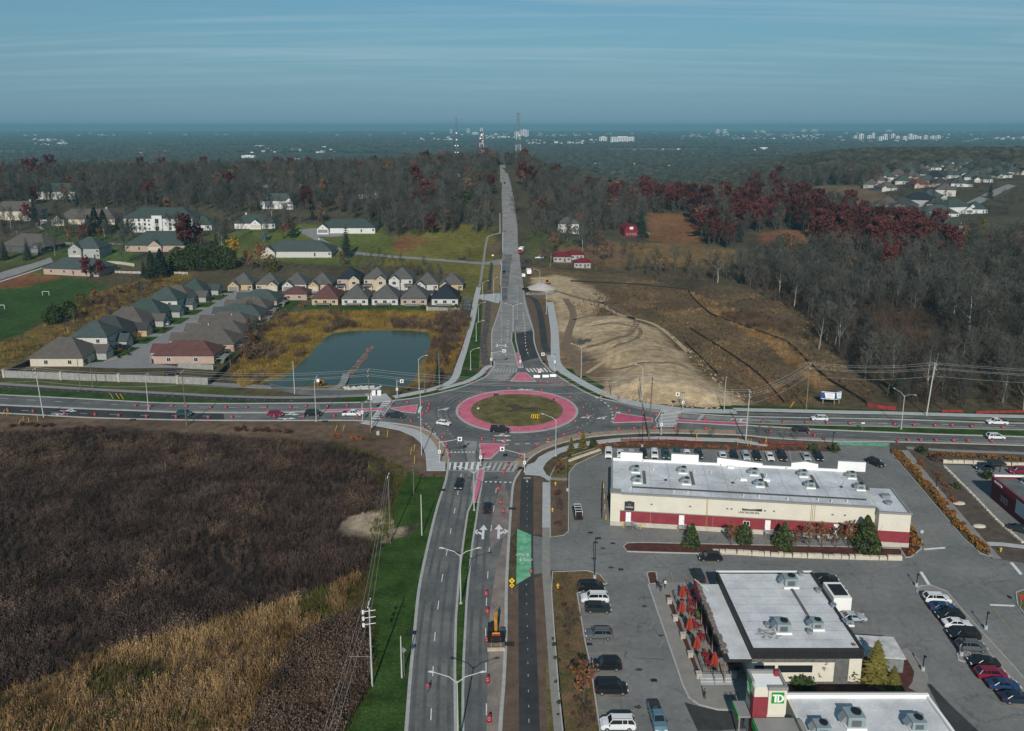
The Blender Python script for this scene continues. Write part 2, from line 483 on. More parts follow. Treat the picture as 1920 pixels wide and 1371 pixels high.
def build_ground():
    def axis(a,b,fine,lo,hi,grow=1.22):
        mid=list(np.arange(a,b+.1,fine));d=fine;x=mid[-1];up=[]
        while x<hi:d*=grow;x+=d;up.append(x)
        d=fine;x=mid[0];dn=[]
        while x>lo:d*=grow;x-=d;dn.append(x)
        return np.array(dn[::-1]+mid+up)
    xs=axis(-190,190,1.6,-20500,20500,1.035)
    ys=axis(80,470,1.6,-300,20500,1.02)
    X,Y=np.meshgrid(xs,ys)
    Zg=hz(X,Y)
    n=X.size
    col=np.tile(np.array([.082,.068,.040]),(n,1))
    fx,fy=X.ravel(),Y.ravel()
    # woodland floor away from the flat
    hill=smooth(430,520,fy)[:,None]
    col=col*(1-hill)+np.array([.070,.062,.040])*hill
    far=smooth(1000,1500,fy)[:,None]
    col=col*(1-far)+np.array([.052,.062,.040])*far
    # fields far off
    ff=(np.sin(fx/410+np.sin(fy/700)*2)*np.sin(fy/620+fx/1500)>.72)&(fy>1600)
    col[ff]=np.array([.16,.15,.10])
    rs=np.random.RandomState(3)
    def wander(amp):
        g=rs.randn(90,90);q=(fx*.11)%88,(fy*.11)%88;i=q[0].astype(int);j=q[1].astype(int);a=q[0]-i;b=q[1]-j
        big=g[i,j]*(1-a)*(1-b)+g[i+1,j]*a*(1-b)+g[i,j+1]*(1-a)*b+g[i+1,j+1]*a*b
        return amp*(big*1.4+.35*rs.randn(n))
    jx=fx+wander(1.3);jy=fy+wander(1.3)
    for poly,c,soft in COVER:
        P=W(poly)
        bx0,bx1=min(p[0]for p in P)-20,max(p[0]for p in P)+20
        by0,by1=min(p[1]for p in P)-20,max(p[1]for p in P)+20
        k=(fx>bx0)&(fx<bx1)&(fy>by0)&(fy<by1)
        if not k.any():continue
        a=smooth(-soft,soft,poly_dist(P,jx[k],jy[k]))[:,None]
        col[k]=col[k]*(1-a)+np.array(c)*a
    me=bpy.data.meshes.new('ground')
    nx,ny=len(xs),len(ys)
    V=np.stack([fx,fy,Zg.ravel()],1)
    idx=np.arange(nx*ny).reshape(ny,nx)
    F=np.stack([idx[:-1,:-1],idx[:-1,1:],idx[1:,1:],idx[1:,:-1]],-1).reshape(-1,4)
    me.vertices.add(n);me.vertices.foreach_set('co',V.ravel())
    me.loops.add(F.size);me.loops.foreach_set('vertex_index',F.ravel())
    me.polygons.add(len(F));me.polygons.foreach_set('loop_start',np.arange(0,F.size,4));me.polygons.foreach_set('loop_total',np.full(len(F),4))
    me.polygons.foreach_set('use_smooth',np.ones(len(F),bool))
    me.update()
    at=me.attributes.new('cover','FLOAT_COLOR','POINT')
    at.data.foreach_set('color',np.concatenate([col,np.ones((n,1))],1).ravel())
    m=bpy.data.materials.new('ground_cover');m.use_nodes=True
    N,L=m.node_tree.nodes,m.node_tree.links
    p=N['Principled BSDF'];p.inputs['Roughness'].default_value=.95;p.inputs['Specular IOR Level'].default_value=.1
    a=N.new('ShaderNodeAttribute');a.attribute_name='cover'
    geo=N.new('ShaderNodeNewGeometry')
    prev=a.outputs['Color']
    for sc,lo,hi,det in((.035,.72,1.28,6),(.35,.68,1.32,5),(2.2,.75,1.25,3)):
        nz=N.new('ShaderNodeTexNoise');nz.inputs['Scale'].default_value=sc;nz.inputs['Detail'].default_value=det
        L.new(geo.outputs['Position'],nz.inputs['Vector'])
        r=N.new('ShaderNodeMapRange');r.inputs[1].default_value=.3;r.inputs[2].default_value=.7
        r.inputs[3].default_value=lo;r.inputs[4].default_value=hi
        L.new(nz.outputs[0],r.inputs[0])
        vm=N.new('ShaderNodeVectorMath');vm.operation='SCALE'
        L.new(prev,vm.inputs[0]);L.new(r.outputs[0],vm.inputs['Scale'])
        prev=vm.outputs[0]
    L.new(prev,p.inputs['Base Color'])
    nb=N.new('ShaderNodeTexNoise');nb.inputs['Scale'].default_value=1.3;nb.inputs['Detail'].default_value=6
    L.new(geo.outputs['Position'],nb.inputs['Vector'])
    b=N.new('ShaderNodeBump');b.inputs['Strength'].default_value=.7;b.inputs['Distance'].default_value=.35
    L.new(nb.outputs[0],b.inputs['Height']);L.new(b.outputs[0],p.inputs['Normal'])
    me.materials.append(m)
    return obj('ground',me,kind='structure')
build_ground()

# ------------------------------------------------------------------ roads, kerbs, paths, markings
def asphalt(name,base,dust,dust_amt,scale=.11,streak=True):
    m=bpy.data.materials.new(name);m.use_nodes=True
    N,L=m.node_tree.nodes,m.node_tree.links
    p=N['Principled BSDF'];p.inputs['Roughness'].default_value=.85;p.inputs['Specular IOR Level'].default_value=.25
    geo=N.new('ShaderNodeNewGeometry')
    def noise(sc,det,lo,hi,a,b,vec=None):
        nz=N.new('ShaderNodeTexNoise');nz.inputs['Scale'].default_value=sc;nz.inputs['Detail'].default_value=det;nz.inputs['Roughness'].default_value=.62
        L.new(vec or geo.outputs['Position'],nz.inputs['Vector'])
        r=N.new('ShaderNodeMapRange');r.inputs[1].default_value=lo;r.inputs[2].default_value=hi;r.inputs[3].default_value=a;r.inputs[4].default_value=b
        L.new(nz.outputs[0],r.inputs[0]);return r.outputs[0]
    k=noise(scale,6,.40,.70,.0,dust_amt)
    mx=N.new('ShaderNodeMix');mx.data_type='RGBA';L.new(k,mx.inputs[0])
    mx.inputs[6].default_value=base+(1,);mx.inputs[7].default_value=dust+(1,)
    out=mx.outputs[2]
    for f in(noise(.9,5,.3,.7,.86,1.14),noise(9.0,3,.3,.7,.88,1.12)):
        vm=N.new('ShaderNodeVectorMath');vm.operation='SCALE';L.new(out,vm.inputs[0]);L.new(f,vm.inputs['Scale']);out=vm.outputs[0]
    # sealed cracks
    vo=N.new('ShaderNodeTexVoronoi');vo.feature='DISTANCE_TO_EDGE';vo.inputs['Scale'].default_value=.10
    dn=N.new('ShaderNodeTexNoise');dn.inputs['Scale'].default_value=.6;L.new(geo.outputs['Position'],dn.inputs['Vector'])
    ad=N.new('ShaderNodeVectorMath');ad.operation='MULTIPLY_ADD';L.new(dn.outputs['Color'],ad.inputs[0]);ad.inputs[1].default_value=(3,3,0);L.new(geo.outputs['Position'],ad.inputs[2])
    L.new(ad.outputs[0],vo.inputs['Vector'])
    r=N.new('ShaderNodeMapRange');r.inputs[1].default_value=.0;r.inputs[2].default_value=.012;r.inputs[3].default_value=.72;r.inputs[4].default_value=1.0
    L.new(vo.outputs['Distance'],r.inputs[0])
    vm=N.new('ShaderNodeVectorMath');vm.operation='SCALE';L.new(out,vm.inputs[0]);L.new(r.outputs[0],vm.inputs['Scale'])
    L.new(vm.outputs[0],p.inputs['Base Color'])
    MATS[name]=m
    return m
M_ROAD=asphalt('road_asphalt',(.098,.104,.105),(.215,.205,.19),.75)
M_DUSTY=asphalt('dusty_asphalt',(.20,.198,.192),(.32,.305,.285),.9,.16)
M_FRESH=asphalt('fresh_asphalt',(.036,.038,.040),(.075,.072,.068),.6)
M_LOT=asphalt('parking_asphalt',(.150,.154,.150),(.235,.232,.222),.8,.08)
M_STREET=asphalt('street_asphalt',(.215,.215,.212),(.27,.265,.26),.7)
M_CONC=mat('concrete',(.40,.41,.41),.85,.10,.5,fine=.10)
M_CONCD=mat('weathered_concrete',(.235,.225,.205),.88,.12,.5,fine=.12)
M_KERB=mat('kerb_concrete',(.37,.37,.355),.85,.14,1.2,fine=.1)
M_PINK=mat('pink_pavement',(.54,.140,.205),.8,.17,.35,fine=.14)
M_RED_P=mat('crimson_pavement',(.46,.085,.140),.8,.18,.35,fine=.14)
M_PAINT=mat('white_road_paint',(.66,.66,.64),.7,.18,2.0,fine=.15)
M_WORN=mat('worn_road_paint',(.36,.36,.35),.8,.25,2.5,fine=.2)
M_YELLOW=mat('faded_yellow_paint',(.33,.23,.10),.8,.2,2.0,fine=.2)
M_GREENP=mat('green_lane_paint',(.085,.34,.17),.75,.25,.6,col2=(.17,.40,.25),fine=.1)
M_LAWN=mat('lawn_grass',(.022,.060,.010),.95,.30,.22,spec=.1,bump=.6,fine=.4,col2=(.040,.072,.016))
M_LAWN2=mat('dry_lawn_grass',(.085,.085,.026),.95,.25,.25,spec=.1,bump=.5,fine=.3,col2=(.150,.122,.055))
M_SOIL=mat('bare_soil',(.125,.088,.066),.95,.2,.4,spec=.1,bump=.5,fine=.2)
M_MULCH=mat('red_mulch',(.085,.036,.030),.95,.25,.6,spec=.1,bump=.6,fine=.35)
M_TAN=mat('sandy_shoulder',(.30,.225,.165),.92,.18,.5,spec=.1,fine=.15)
M_BEDS=mat('planting_bed',(.095,.078,.064),.95,.25,.5,spec=.1,bump=.6,fine=.35)

def sheet(name,pts,z,m,kind='structure',parent=None):
    return MB().sheet(pts,z).build(name,m,parent,kind=None if parent else kind)
def ribbon(name,path,w,z0,z1,m,parent=None,closed=False,zf=None):
    return MB().strip(path,w,z0,z1,closed=closed,zf=zf).build(name,m,parent,kind=None if parent else 'structure')

EDGE_SW=[(-60,772.5),(0,775.6),(88,780),(177,784.5),(336,788.4),(482,789.8),(640,789.4),(700,791.5),(747,796),(782,802),(805,811),(819,823),(831,837),(837,852),(838.5,870),(834,900),(826,925),(817,953),(803,1009),(784,1098),(775,1177),(765,1280),(758,1371),(748,1480)]
EDGE_SE=[(944,1480),(942,1371),(948,1281),(951.6,1195),(952.7,1098),(957,1009),(961,949),(965,908),(974,890),(986,871),(999,857),(1017.5,845.5),(1043.8,835),(1075,826.5),(1104,821),(1160,815.6),(1240,813),(1380,816.4),(1454,823),(1569,829),(1660,829.5),(1776,832),(1920,836.5),(2000,839)]
EDGE_NE=[(2000,796),(1920,793.4),(1854,792),(1660,785.6),(1454,782),(1360,779.4),(1280.5,773.5),(1256,769.5),(1208,763),(1160,753.5),(1117,743.4),(1080,725),(1056,710.5),(1036,698),(1026,688),(1017,678),(1009,661),(1003,640.6),(1001,620),(992.8,595.7),(985.6,571),(983.6,552.8),(981.5,536)]
EDGE_NW=[(938.6,536),(939,551),(939,566),(935.6,579),(925.4,610),(921,622),(920.5,650),(922,672),(926,685),(919.5,697),(907,707.8),(886,717.5),(860,727),(817,738),(772,747),(744,750),(718,752.8),(660,754.5),(606,755.5),(517,756),(446,756.5),(340,755.8),(283,754.4),(152,747.3),(0,740),(-60,737)]
E_SW,E_SE,E_NE,E_NW=(cr(W(e),2.0)for e in(EDGE_SW,EDGE_SE,EDGE_NE,EDGE_NW))
road=sheet('road',E_SW+E_SE+E_NE+E_NW,.03,M_ROAD)
CEN,R_OUT,R_IN=(1.5,230.2),18.0,13.8
def ring_pts(r,n=72,c=CEN):return[(c[0]+r*math.cos(2*math.pi*k/n),c[1]+r*math.sin(2*math.pi*k/n))for k in range(n)]
Z1,Z2,Z3=.034,.040,.046
def onroad(name,px,z,m):return sheet(name,W(px),z,m,parent=road)
# tone changes of the surface: old dusty stretches and dark new mats
onroad('dusty_patch',[(938.6,536),(981.5,536),(984,556),(1000,615),(985,622),(968,622),(958,628),(966,665),(972,690),(950,714),(905,709),(925,685),(921,650),(921,622),(936,580),(939,560)],Z1,M_DUSTY)
onroad('dark_patch',[(966,626),(1001,620),(1003,641),(1009,661),(1013,670),(977,679),(972,655)],Z1,M_FRESH)
onroad('dusty_patch',[(940,540),(952,540),(951,566),(942,566)],Z2-.003,M_ROAD)
onroad('sandy_shoulder',[(952.5,1098),(951.6,1195),(948,1281),(942,1371),(940,1480),(905,1480),(912,1371),(915,1260),(918,1150),(926,1090),(935,1050),(944,1010),(957,1009)],Z1,mat('scraped_lane',(.215,.178,.155),.9,.3,.25,fine=.15))
onroad('dusty_patch',[(920,1030),(940,1010),(957,1009),(960,960),(945,900),(935,925),(925,960),(918,1000)],Z1,mat('scraped_lane2',(.19,.163,.145),.9,.3,.3,fine=.15))
for e,a,b in((EDGE_SE,9,17),):
    tan=[(958,869),(982,853),(1017,834),(1052,820),(1080,813.5),(1160,807),(1240,804.5),(1380,806),(1380,815.5),(1240,812.2),(1160,814.8),(1104,820),(1063,828.5),(1043,834.5),(1017,844.5),(999,856),(986,870),(975,888)]
    onroad('sandy_shoulder',tan,Z1,M_TAN)
onroad('dusty_patch',[(1150,755),(1280,777),(1470,789),(1660,794),(1920,803),(1920,806),(1660,799),(1400,791),(1280,784),(1200,768)],Z1,M_DUSTY)
onroad('dusty_patch',[(1420,818),(1560,822),(1920,830),(1920,836),(1660,829),(1560,828),(1454,822)],Z1,M_DUSTY)
onroad('dusty_patch',[(345,757.5),(600,757.5),(600,772),(345,772)],Z1,mat('grey_dust',(.175,.174,.168),.9,.2,.2,fine=.1))
onroad('dusty_patch',[(870,826),(895,828),(891,856),(897,900),(888,935),(880,905),(878,870)],Z1,M_DUSTY)
onroad('dark_patch',[(0,761),(100,765),(300,773),(420,775.5),(420,788),(336,787),(177,783),(0,774.5)],Z1,M_FRESH)
# central island
MB().prism(ring_pts(R_OUT),.0,.12).build('truck_apron',M_PINK,road)
MB().prism(ring_pts(R_IN),.12,.26).build('island_grass',M_LAWN2,road)
ribbon('apron_edge',ring_pts(R_OUT+.3),.75,.0,.14,M_KERB,road,True)
ribbon('island_kerb',ring_pts(R_IN+.12),.3,.12,.30,mat('rust_kerb',(.20,.11,.085),.9,.2),road,True)
for a in range(5,360,20):# joints across the apron
    t=math.radians(a)
    MB().strip([(CEN[0]+r*math.cos(t),CEN[1]+r*math.sin(t))for r in(R_IN+.4,R_OUT-.2)],.10,.124,.124).build('apron_joint',mat('pale_joint',(.62,.24,.31),.85,.2,2),road)
for px in([(948,763),(962,759),(974,762),(980,766),(1000,765),(1006,767),(1000,770),(975,769),(958,775),(949,774),(962,768)],):
    sheet('mulch_patch',cr(W(px),.8,True),.268,mat('dark_mulch',(.075,.045,.036),.95,.25,1.0,fine=.3),parent=road)
for a,b in(((925,739),(935,744)),((1036,748),(1040,757))):
    sheet('dark_band',W([a,(b[0],a[1]),b,(a[0]+1,b[1])]),.128,M_FRESH,parent=road)
def island(px,m,grass=False,pad=.22):
    P=W(px)
    MB().prism(P,.0,.135).build('splitter_island',m,road)
    ribbon('island_kerb',P,.45,.0,.16,M_KERB,road,True)
island([(731.8,766),(783.4,759.5),(779,775.5),(752,772)],M_PINK)
island([(605,769.2),(680,767),(724,765),(722,769.5),(680,771.5),(605,773)],M_PINK)
island([(1155.4,775),(1224.4,785),(1223,791),(1149,793)],M_RED_P)
island([(1269,787.6),(1380,792.6),(1400,794),(1400,797.8),(1380,798),(1269,792)],M_RED_P)
island([(972,699.5),(986,699.5),(1004.5,715.6),(957.5,715)],M_PINK)
island([(965.5,664.5),(973,664),(980.5,690),(972.5,690)],M_PINK)
island([(899.5,832.5),(949,833.5),(920,860.5),(900,860.5)],M_PINK)
island([(896.8,882),(907.8,882),(897,942.5),(885.5,942.5)],M_PINK)
def median(px,m=M_LAWN):
    P=cr(W(px),2.0,True)
    MB().prism(P,.0,.15).build('median_grass',m,road)
    ribbon('median_kerb',P,.42,.0,.18,M_KERB,road,True)
P=W([(885.5,943.5),(897,943.5),(894,968),(886,1020),(879,1083.5),(875,1128),(872.6,1177),(869.6,1233),(868,1300),(868,1371),(867,1480),(853,1480),(854,1371),(853,1300),(853,1233),(855,1158),(862,1069),(870,1009),(877,961)])
MB().prism(P,.0,.15).build('median_grass',M_LAWN,road);ribbon('median_kerb',P,.42,.0,.18,M_KERB,road,True)
P=W([(1400,794),(1450,796),(1620,800),(1760,803.5),(1920,807.2),(2000,809),(2000,822),(1920,819.5),(1760,815),(1620,809.5),(1516,805),(1438,800.5),(1400,798)])
MB().prism(P,.0,.15).build('median_grass',M_LAWN,road);ribbon('median_kerb',P,.55,.0,.18,M_KERB,road,True)
P=W([(960,624.5),(966,624.5),(967,640),(972.6,662.5),(966,662.5),(959,640)])
MB().prism(P,.0,.15).build('median_grass',M_LAWN,road);ribbon('median_kerb',P,.42,.0,.18,M_KERB,road,True)
ribbon('median_kerb',cr(W([(-60,757),(0,759.7),(152,766.4),(276,771),(357,773.6),(500,774),(605,771)]),3),.9,.0,.16,M_KERB,road)
# kerbs along all edges
for e,off in((E_SW,.3),(E_SE,.3),(E_NE,.3),(E_NW,.3)):
    ribbon('kerb',offset_path(e,off),.55,.0,.16,M_KERB)
# ---- markings
def dash(px,w=.14,m=M_PAINT,z=Z3,name='lane_dash'):
    MB().strip(W(px),w,z,z).build(name,m,road)
def dashes(px,on=3.0,off=4.5,w=.15,m=M_PAINT,start=.0):
    P=cr(W(px),.5);acc=-start;cur=[]
    for a,b in zip(P,P[1:]):
        ph=acc%(on+off)if acc>=0 else on+1
        if ph<on:cur.append(a)
        elif len(cur)>1:
            MB().strip(cur,w,Z3,Z3).build('lane_dash',m,road);cur=[]
        else:cur=[]
        acc+=math.dist(a,b)
    if len(cur)>1:MB().strip(cur,w,Z3,Z3).build('lane_dash',m,road)
dashes([(807,1371),(814,1215),(818,1170),(825,1110),(837,1040),(847,985),(855,945),(862,905),(868,875)],3,6,start=2)
dashes([(912,1371),(912,1290),(911,1230),(911,1160),(914,1090),(919,1010),(927,945),(932,905)],3,6,start=3)
dashes([(0,747),(150,755.5),(290,761),(420,764),(600,764)],3,6.5,.16)
dashes([(40,770),(170,776),(330,780),(600,781.5)],3,6.5,.16)
dashes([(1410,788),(1660,794),(1920,799)],3,6,.16)
dashes([(1400,807),(1660,819),(1920,828)],3,6,.16,M_WORN)
dashes([(953,600),(951,640),(948,668)],3,3,.2);dashes([(940,575),(940,610),(940,660)],2,2.5,.25)
dashes([(981,585),(984,620),(986,650),(992,668)],2.4,2.4,.3);dashes([(970,530),(970,600)],2.5,3,.2)
dashes([(1117,745),(1135,756),(1146,768),(1149,782),(1146,792)],1.5,1.2,.5)
dashes([(784,782),(800,796),(815,812),(820,818)],1.0,1.0,.4)
dashes([(822,764),(821,775),(824,790),(840,808),(857,830),(866,845)],1.0,1.4,.18)
dashes([(1098,757),(1112,768),(1112,780),(1103,792),(1080,803)],1.0,1.4,.18)
dashes([(945,833.5),(985,832.5),(1010,831),(1030,828),(1050,824)],1.6,1.2,.35)
dashes([(960,820.5),(990,819),(1030,813),(1060,805)],1.2,2.2,.2,M_WORN)
dashes([(950,727),(1000,727),(1060,735),(1085,748)],1.2,2.5,.2,M_WORN)
def bars(a,b,c,d,n,frac,m=M_PAINT,name='crosswalk_stripe'):
    """n bars across the quad a-b (one side) c-d (other side)"""
    A,B,C,D=W([a,b,c,d])
    lp=lambda p,q,t:(p[0]+(q[0]-p[0])*t,p[1]+(q[1]-p[1])*t)
    for k in range(n):
        t0,t1=(k+(1-frac)/2)/n,(k+(1+frac)/2)/n
        q=[lp(A,B,t0),lp(A,B,t1),lp(C,D,t1),lp(C,D,t0)]
        sheet(name,q,Z3,m,parent=road)
bars((838,868),(903,867),(836,881),(900,881),6,.5);bars((906,868),(975,868),(900,882),(966,884),7,.52,M_WORN)
for p in([(838,867.5),(973,866)],[(835,882.5),(965,885)]):dash(p,.14,name='crosswalk_line')
bars((722,752),(697,787),(738,752),(712,787),9,.5);bars((1243,768),(1229,801),(1276,771),(1268,801),12,.5)
for p in([(721,751),(696,788)],[(739,751),(712,788)],[(1242,767.5),(1229,788),(1240,808)],[(1277,771),(1268,790)]):dash(p,.25,name='crosswalk_line')
bars((927,692),(972,691),(922,698.5),(970,699),8,.45,M_WORN);bars((983,691),(1030,690),(990,698),(1036,698),7,.5)
bars((1315,778),(1306,789),(1321,778),(1312,789),5,.4)
def tooth(px):# yield triangles
    x,y=G(*px);sheet('yield_tooth',[(x-.35,y-.45*TD),(x+.35,y-.45*TD),(x,y+.45*TD)],Z3,M_PAINT,parent=road)
TD=1
for k in range(8):tooth((840+k*6.8,848-.05*k))
TD=-1
for k in range(6):tooth((911+k*9.2,904+.3*k))
for k in range(7):tooth((932+k*5.0,683))
def arrow(px,rot,kind='left',s=1.0,m=M_PAINT):
    x,y=G(*px);mb=MB();h=.0
    mb.poly([(-.18,-2,0),(.18,-2,0),(.18,.6,0),(-.18,.6,0)]);mb.poly([(-.6,.6,0),(.6,.6,0),(0,2.1,0)])
    sx=-1 if kind=='left' else 1
    q=[(.18*sx,-.9,0),(.18*sx,-.3,0),(.9*sx,.35,0),(.9*sx,-.2,0)];q2=[(.8*sx,-.75,0),(.8*sx,.75,0),(1.5*sx,.1,0)]
    if sx>0:q.reverse()
    else:q2.reverse()
    mb.poly(q);mb.poly(q2)
    o=mb.build('arrow_marking',m,road,(x,y,Z3),(0,0,math.radians(rot)));o.scale=(s,s,1)
for px,r,k,s in(((906,998),0,'left',1.5),((935,997),0,'right',1.5),((833,767),-60,'right',1.0),((1099,782),120,'left',1.0),((1128,783.5),120,'left',1.0),
                    ((932,648),180,'left',1.2),((948,648),180,'right',1.2),((128,771),-92,'left',1.3),((112,776.5),-92,'right',1.3),((545,777.5),-90,'left',1.3),((538,785),-90,'right',1.3),
                    ((985,730.5),90,'left',1.3),((945,826),-90,'right',1.0),((1385,786),90,'left',1.3),((1385,792),90,'right',1.3),((942,817.5),-90,'left',1.2)):
    arrow(px,r,k,s)
sheet('stop_bar',W([(783,773),(787,762),(792,762),(786,776)]),Z3,M_PAINT,parent=road)
sheet('stop_bar',W([(1155,773),(1163,772.5),(1163,776),(1155,777)]),Z3,M_PAINT,parent=road)
for px in((1019,866),(954,868),(878,833),(864,841),(951,687),(1106,812)):# manholes
    x,y=G(*px);MB().sheet(ring_pts(.5,14,(x,y)),Z3).build('manhole_cover',mat('iron_cover',(.05,.045,.04),.7,.2),road)

# wheel paths polished darker along each lane
M_WHEEL=asphalt('wheel_path',(.086,.091,.092),(.150,.146,.138),.6,.2)
for px,lanes in(([(807,1480),(807,1371),(814,1215),(825,1110),(837,1040),(855,945),(862,905),(866,888)],(-2.6,-1.0,1.0,2.6)),([(890,1371),(891,1230),(893,1160),(898,1090),(903,1010),(911,945),(918,905)],(-.8,.8)),([(0,747),(150,755.5),(290,761),(420,764),(600,763)],(-2.4,-.9,1.0,2.5)),([(1410,788),(1660,794),(1920,799)],(-2.4,-.9,1.0,2.4)),([(1400,807),(1660,819),(1920,828)],(-2.4,-.9,1.0,2.4))):
    P=cr(W(px),2)
    for d in lanes:MB().strip(offset_path(P,d),.55,Z2,Z2).build('wheel_path',M_WHEEL,road)
for rr in(21.0,22.6,24.6):MB().strip(ring_pts(rr),.6,Z1+.003,Z1+.003,closed=True).build('wheel_path',M_WHEEL,road)
# ---- north road climbing the hill, draped on the ground
def drape(name,left,right,dz,m,rows=10,parent=None):
    L,R=cr(W(left),6),cr(W(right),6)
    n=max(len(L),len(R));mb=MB()
    pick=lambda A,t:A[min(len(A)-1,int(t*(len(A)-1)+.5))]
    def at(A,t):
        q=t*(len(A)-1);i=min(int(q),len(A)-2);f=q-i
        return(A[i][0]+(A[i+1][0]-A[i][0])*f,A[i][1]+(A[i+1][1]-A[i][1])*f)
    K=5
    for i in range(n+1):
        a,b=at(L,i/n),at(R,i/n)
        for k in range(K+1):
            x,y=a[0]+(b[0]-a[0])*k/K,a[1]+(b[1]-a[1])*k/K
            mb.v.append((x,y,Z(x,y)+dz))
    for i in range(n):
        for k in range(K):
            p=i*(K+1)+k;mb.f.append((p,p+1,p+K+2,p+K+1));mb.m.append(0)
    return mb.build(name,m,parent,kind=None if parent else 'structure')
NL=[(938.6,537),(939.5,520),(940.7,501.7),(942,480),(942.7,457),(942.7,440),(941.7,420),(941.6,400),(940.6,367),(941,345),(938.5,325),(937.6,312),(937.2,307)]
NR=[(981.5,537),(979,520),(976.4,501.7),(974,480),(971,457),(970.5,440),(969.5,420),(966.5,400),(962.5,367),(957.5,345),(952,325),(947.5,312),(945,307)]
drape('hill_road',NL,NR,.16,M_DUSTY)
drape('dark_lane',[(940.5,537),(941,520),(942,500),(943,485),(944,478)],[(953,537),(955,520),(957,500),(960,485),(960,478)],.22,M_ROAD)
drape('side_street',[(560,430),(590,440),(640,467),(700,476),(780,483),(860,489),(905,492),(942,486)],[(566,438),(588,449),(640,473),(700,481),(780,487),(860,493),(905,497),(942,497)],.15,M_STREET)
drape('driveway',[(560,431),(600,428),(640,432)],[(568,440),(610,445),(650,443)],.18,M_STREET)
drape('kerb_strip',[(941.5,474),(941.5,455),(941.5,436)],[(943.5,474),(943.5,455),(943.5,436)],.3,M_KERB)
drape('kerb_strip',[(937.5,537),(938,515),(939.5,500),(937,492)],[(939.5,537),(940,515),(941.5,500),(939,491)],.3,M_KERB)
drape('path',[(896,540),(902,505),(906,480),(908,465),(912,445),(915,441),(934,438),(936,420),(936,400)],[(901,540),(907,505),(910,480),(912,465),(916,446),(918,442.5),(938,440),(939,420),(938.5,400)],.2,M_CONCD)
drape('bike_path',[(914,545),(916,520),(919,500),(919,493)],[(920,545),(922,520),(924,500),(924,493)],.16,M_FRESH)
drape('dry_verge',[(921,545),(923,520),(925,500),(926,491)],[(936.5,545),(937.5,520),(938,500),(936,492)],.14,mat('straw_verge',(.20,.145,.068),.95,.2,.3,fine=.2))
drape('soil_verge',[(912,474),(918,462),(930,455)],[(936,474),(940,462),(941,452)],.14,M_SOIL)
# ---- verges and paths around the junction (flat ground)
def flatpoly(name,px,z,m):return sheet(name,W(px),z,m)
def path(name,px,w,m=M_CONC,z1=.10):return ribbon(name,cr(W(px),1.5),w,.0,z1,m)
flatpoly('verge_grass',[(-60,719),(0,719),(160,728),(340,739),(450,745),(530,747),(560,744),(620,742),(700,744),(740,749),(650,755),(500,756.5),(340,756),(150,748),(0,741),(-60,738)],.018,M_LAWN)
flatpoly('verge_grass',[(-60,705),(0,709),(160,716),(340,720),(395,722),(470,740),(560,742),(560,747),(340,738),(160,728),(0,718),(-60,716)],.022,mat('rough_grass',(.060,.075,.018),.95,.3,.25,fine=.35,bump=.5))
path('bike_path',[(-60,722),(0,725),(160,734),(340,744),(460,749),(560,751),(640,749)],3.0,M_FRESH,.03)
dashes([(0,725.5),(160,734.5),(340,744.5),(460,749.5),(550,751.5)],1.2,1.6,.18,M_WORN)
path('path',[(-60,717.5),(0,720),(160,729.5),(340,739),(450,744),(560,745.5),(700,741)],2.0,M_CONCD,.06)
path('path',[(330,716),(400,720),(450,723),(505,727),(560,731),(620,732),(680,738)],3.2,M_STREET,.03)
flatpoly('bike_path',[(505,724),(560,731),(700,733),(735,738),(640,746),(560,740),(510,730)],.036,M_ROAD)
path('path',[(616,731),(640,722),(650,712)],2.5,M_STREET,.045)
for p in([(684,739),(724,739),(736,752),(700,756)],):MB().prism(W(p),.0,.12).build('concrete_pad',M_CONC,kind='structure')
path('path',[(738,745),(775,738),(815,729),(843,718),(855,705),(861,685),(869,660),(878,628),(886,598),(892,565),(898,538)],2.6)
path('path',[(820,731),(848,724),(878,715),(900,702),(912,690),(921,686)],2.2)
flatpoly('verge_grass',[(742,748),(815,734),(850,726),(880,717),(905,705),(917,697),(908,707),(886,717.5),(860,727),(817,738),(772,747),(745,750)],.07,M_LAWN)
flatpoly('verge_grass',[(856,708),(862,694),(890,693),(896,698),(890,706),(876,712)],.09,M_LAWN)
flatpoly('verge_grass',[(864,688),(872,660),(882,628),(890,598),(895,570),(904,566),(902,600),(900,640),(898,690)],.04,M_LAWN)
flatpoly('straw_verge',[(898,690),(901,640),(903,600),(905,566),(914,545),(938,540),(938,552),(936,578),(925,610),(920,622),(920,650),(921,686)],.045,mat('straw_verge2',(.150,.112,.062),.95,.25,.3,fine=.25))
path('bike_path',[(911,684),(908,660),(907,640),(912,610),(915,580),(917,548)],2.6,asphalt('rough_path',(.05,.05,.05),(.16,.14,.12),.9,.5),.052)
MB().prism(W([(893,553.5),(938,550),(939,562),(935,569),(893,559)]),.0,.09).build('concrete_pad',M_CONC,kind='structure')
path('path',[(1031,567),(1036,595),(1040,624),(1041,655),(1043,680),(1056,696),(1078,710),(1108,727),(1145,743),(1190,756),(1240,764),(1300,770),(1380,772)],3.4)
path('path',[(1375,768),(1440,769.5),(1500,771),(1580,773),(1660,774.5),(1780,778),(1920,781.5),(2000,784)],2.4)
MB().prism(W([(1025,668),(1046,668),(1052,690),(1040,698),(1030,690)]),.0,.11).build('concrete_pad',M_CONC,kind='structure')
flatpoly('verge_grass',[(1040,698),(1065,707),(1110,733),(1160,748),(1210,759),(1250,767),(1208,763),(1160,753.5),(1117,743.4),(1080,725),(1058,711)],.07,M_LAWN)
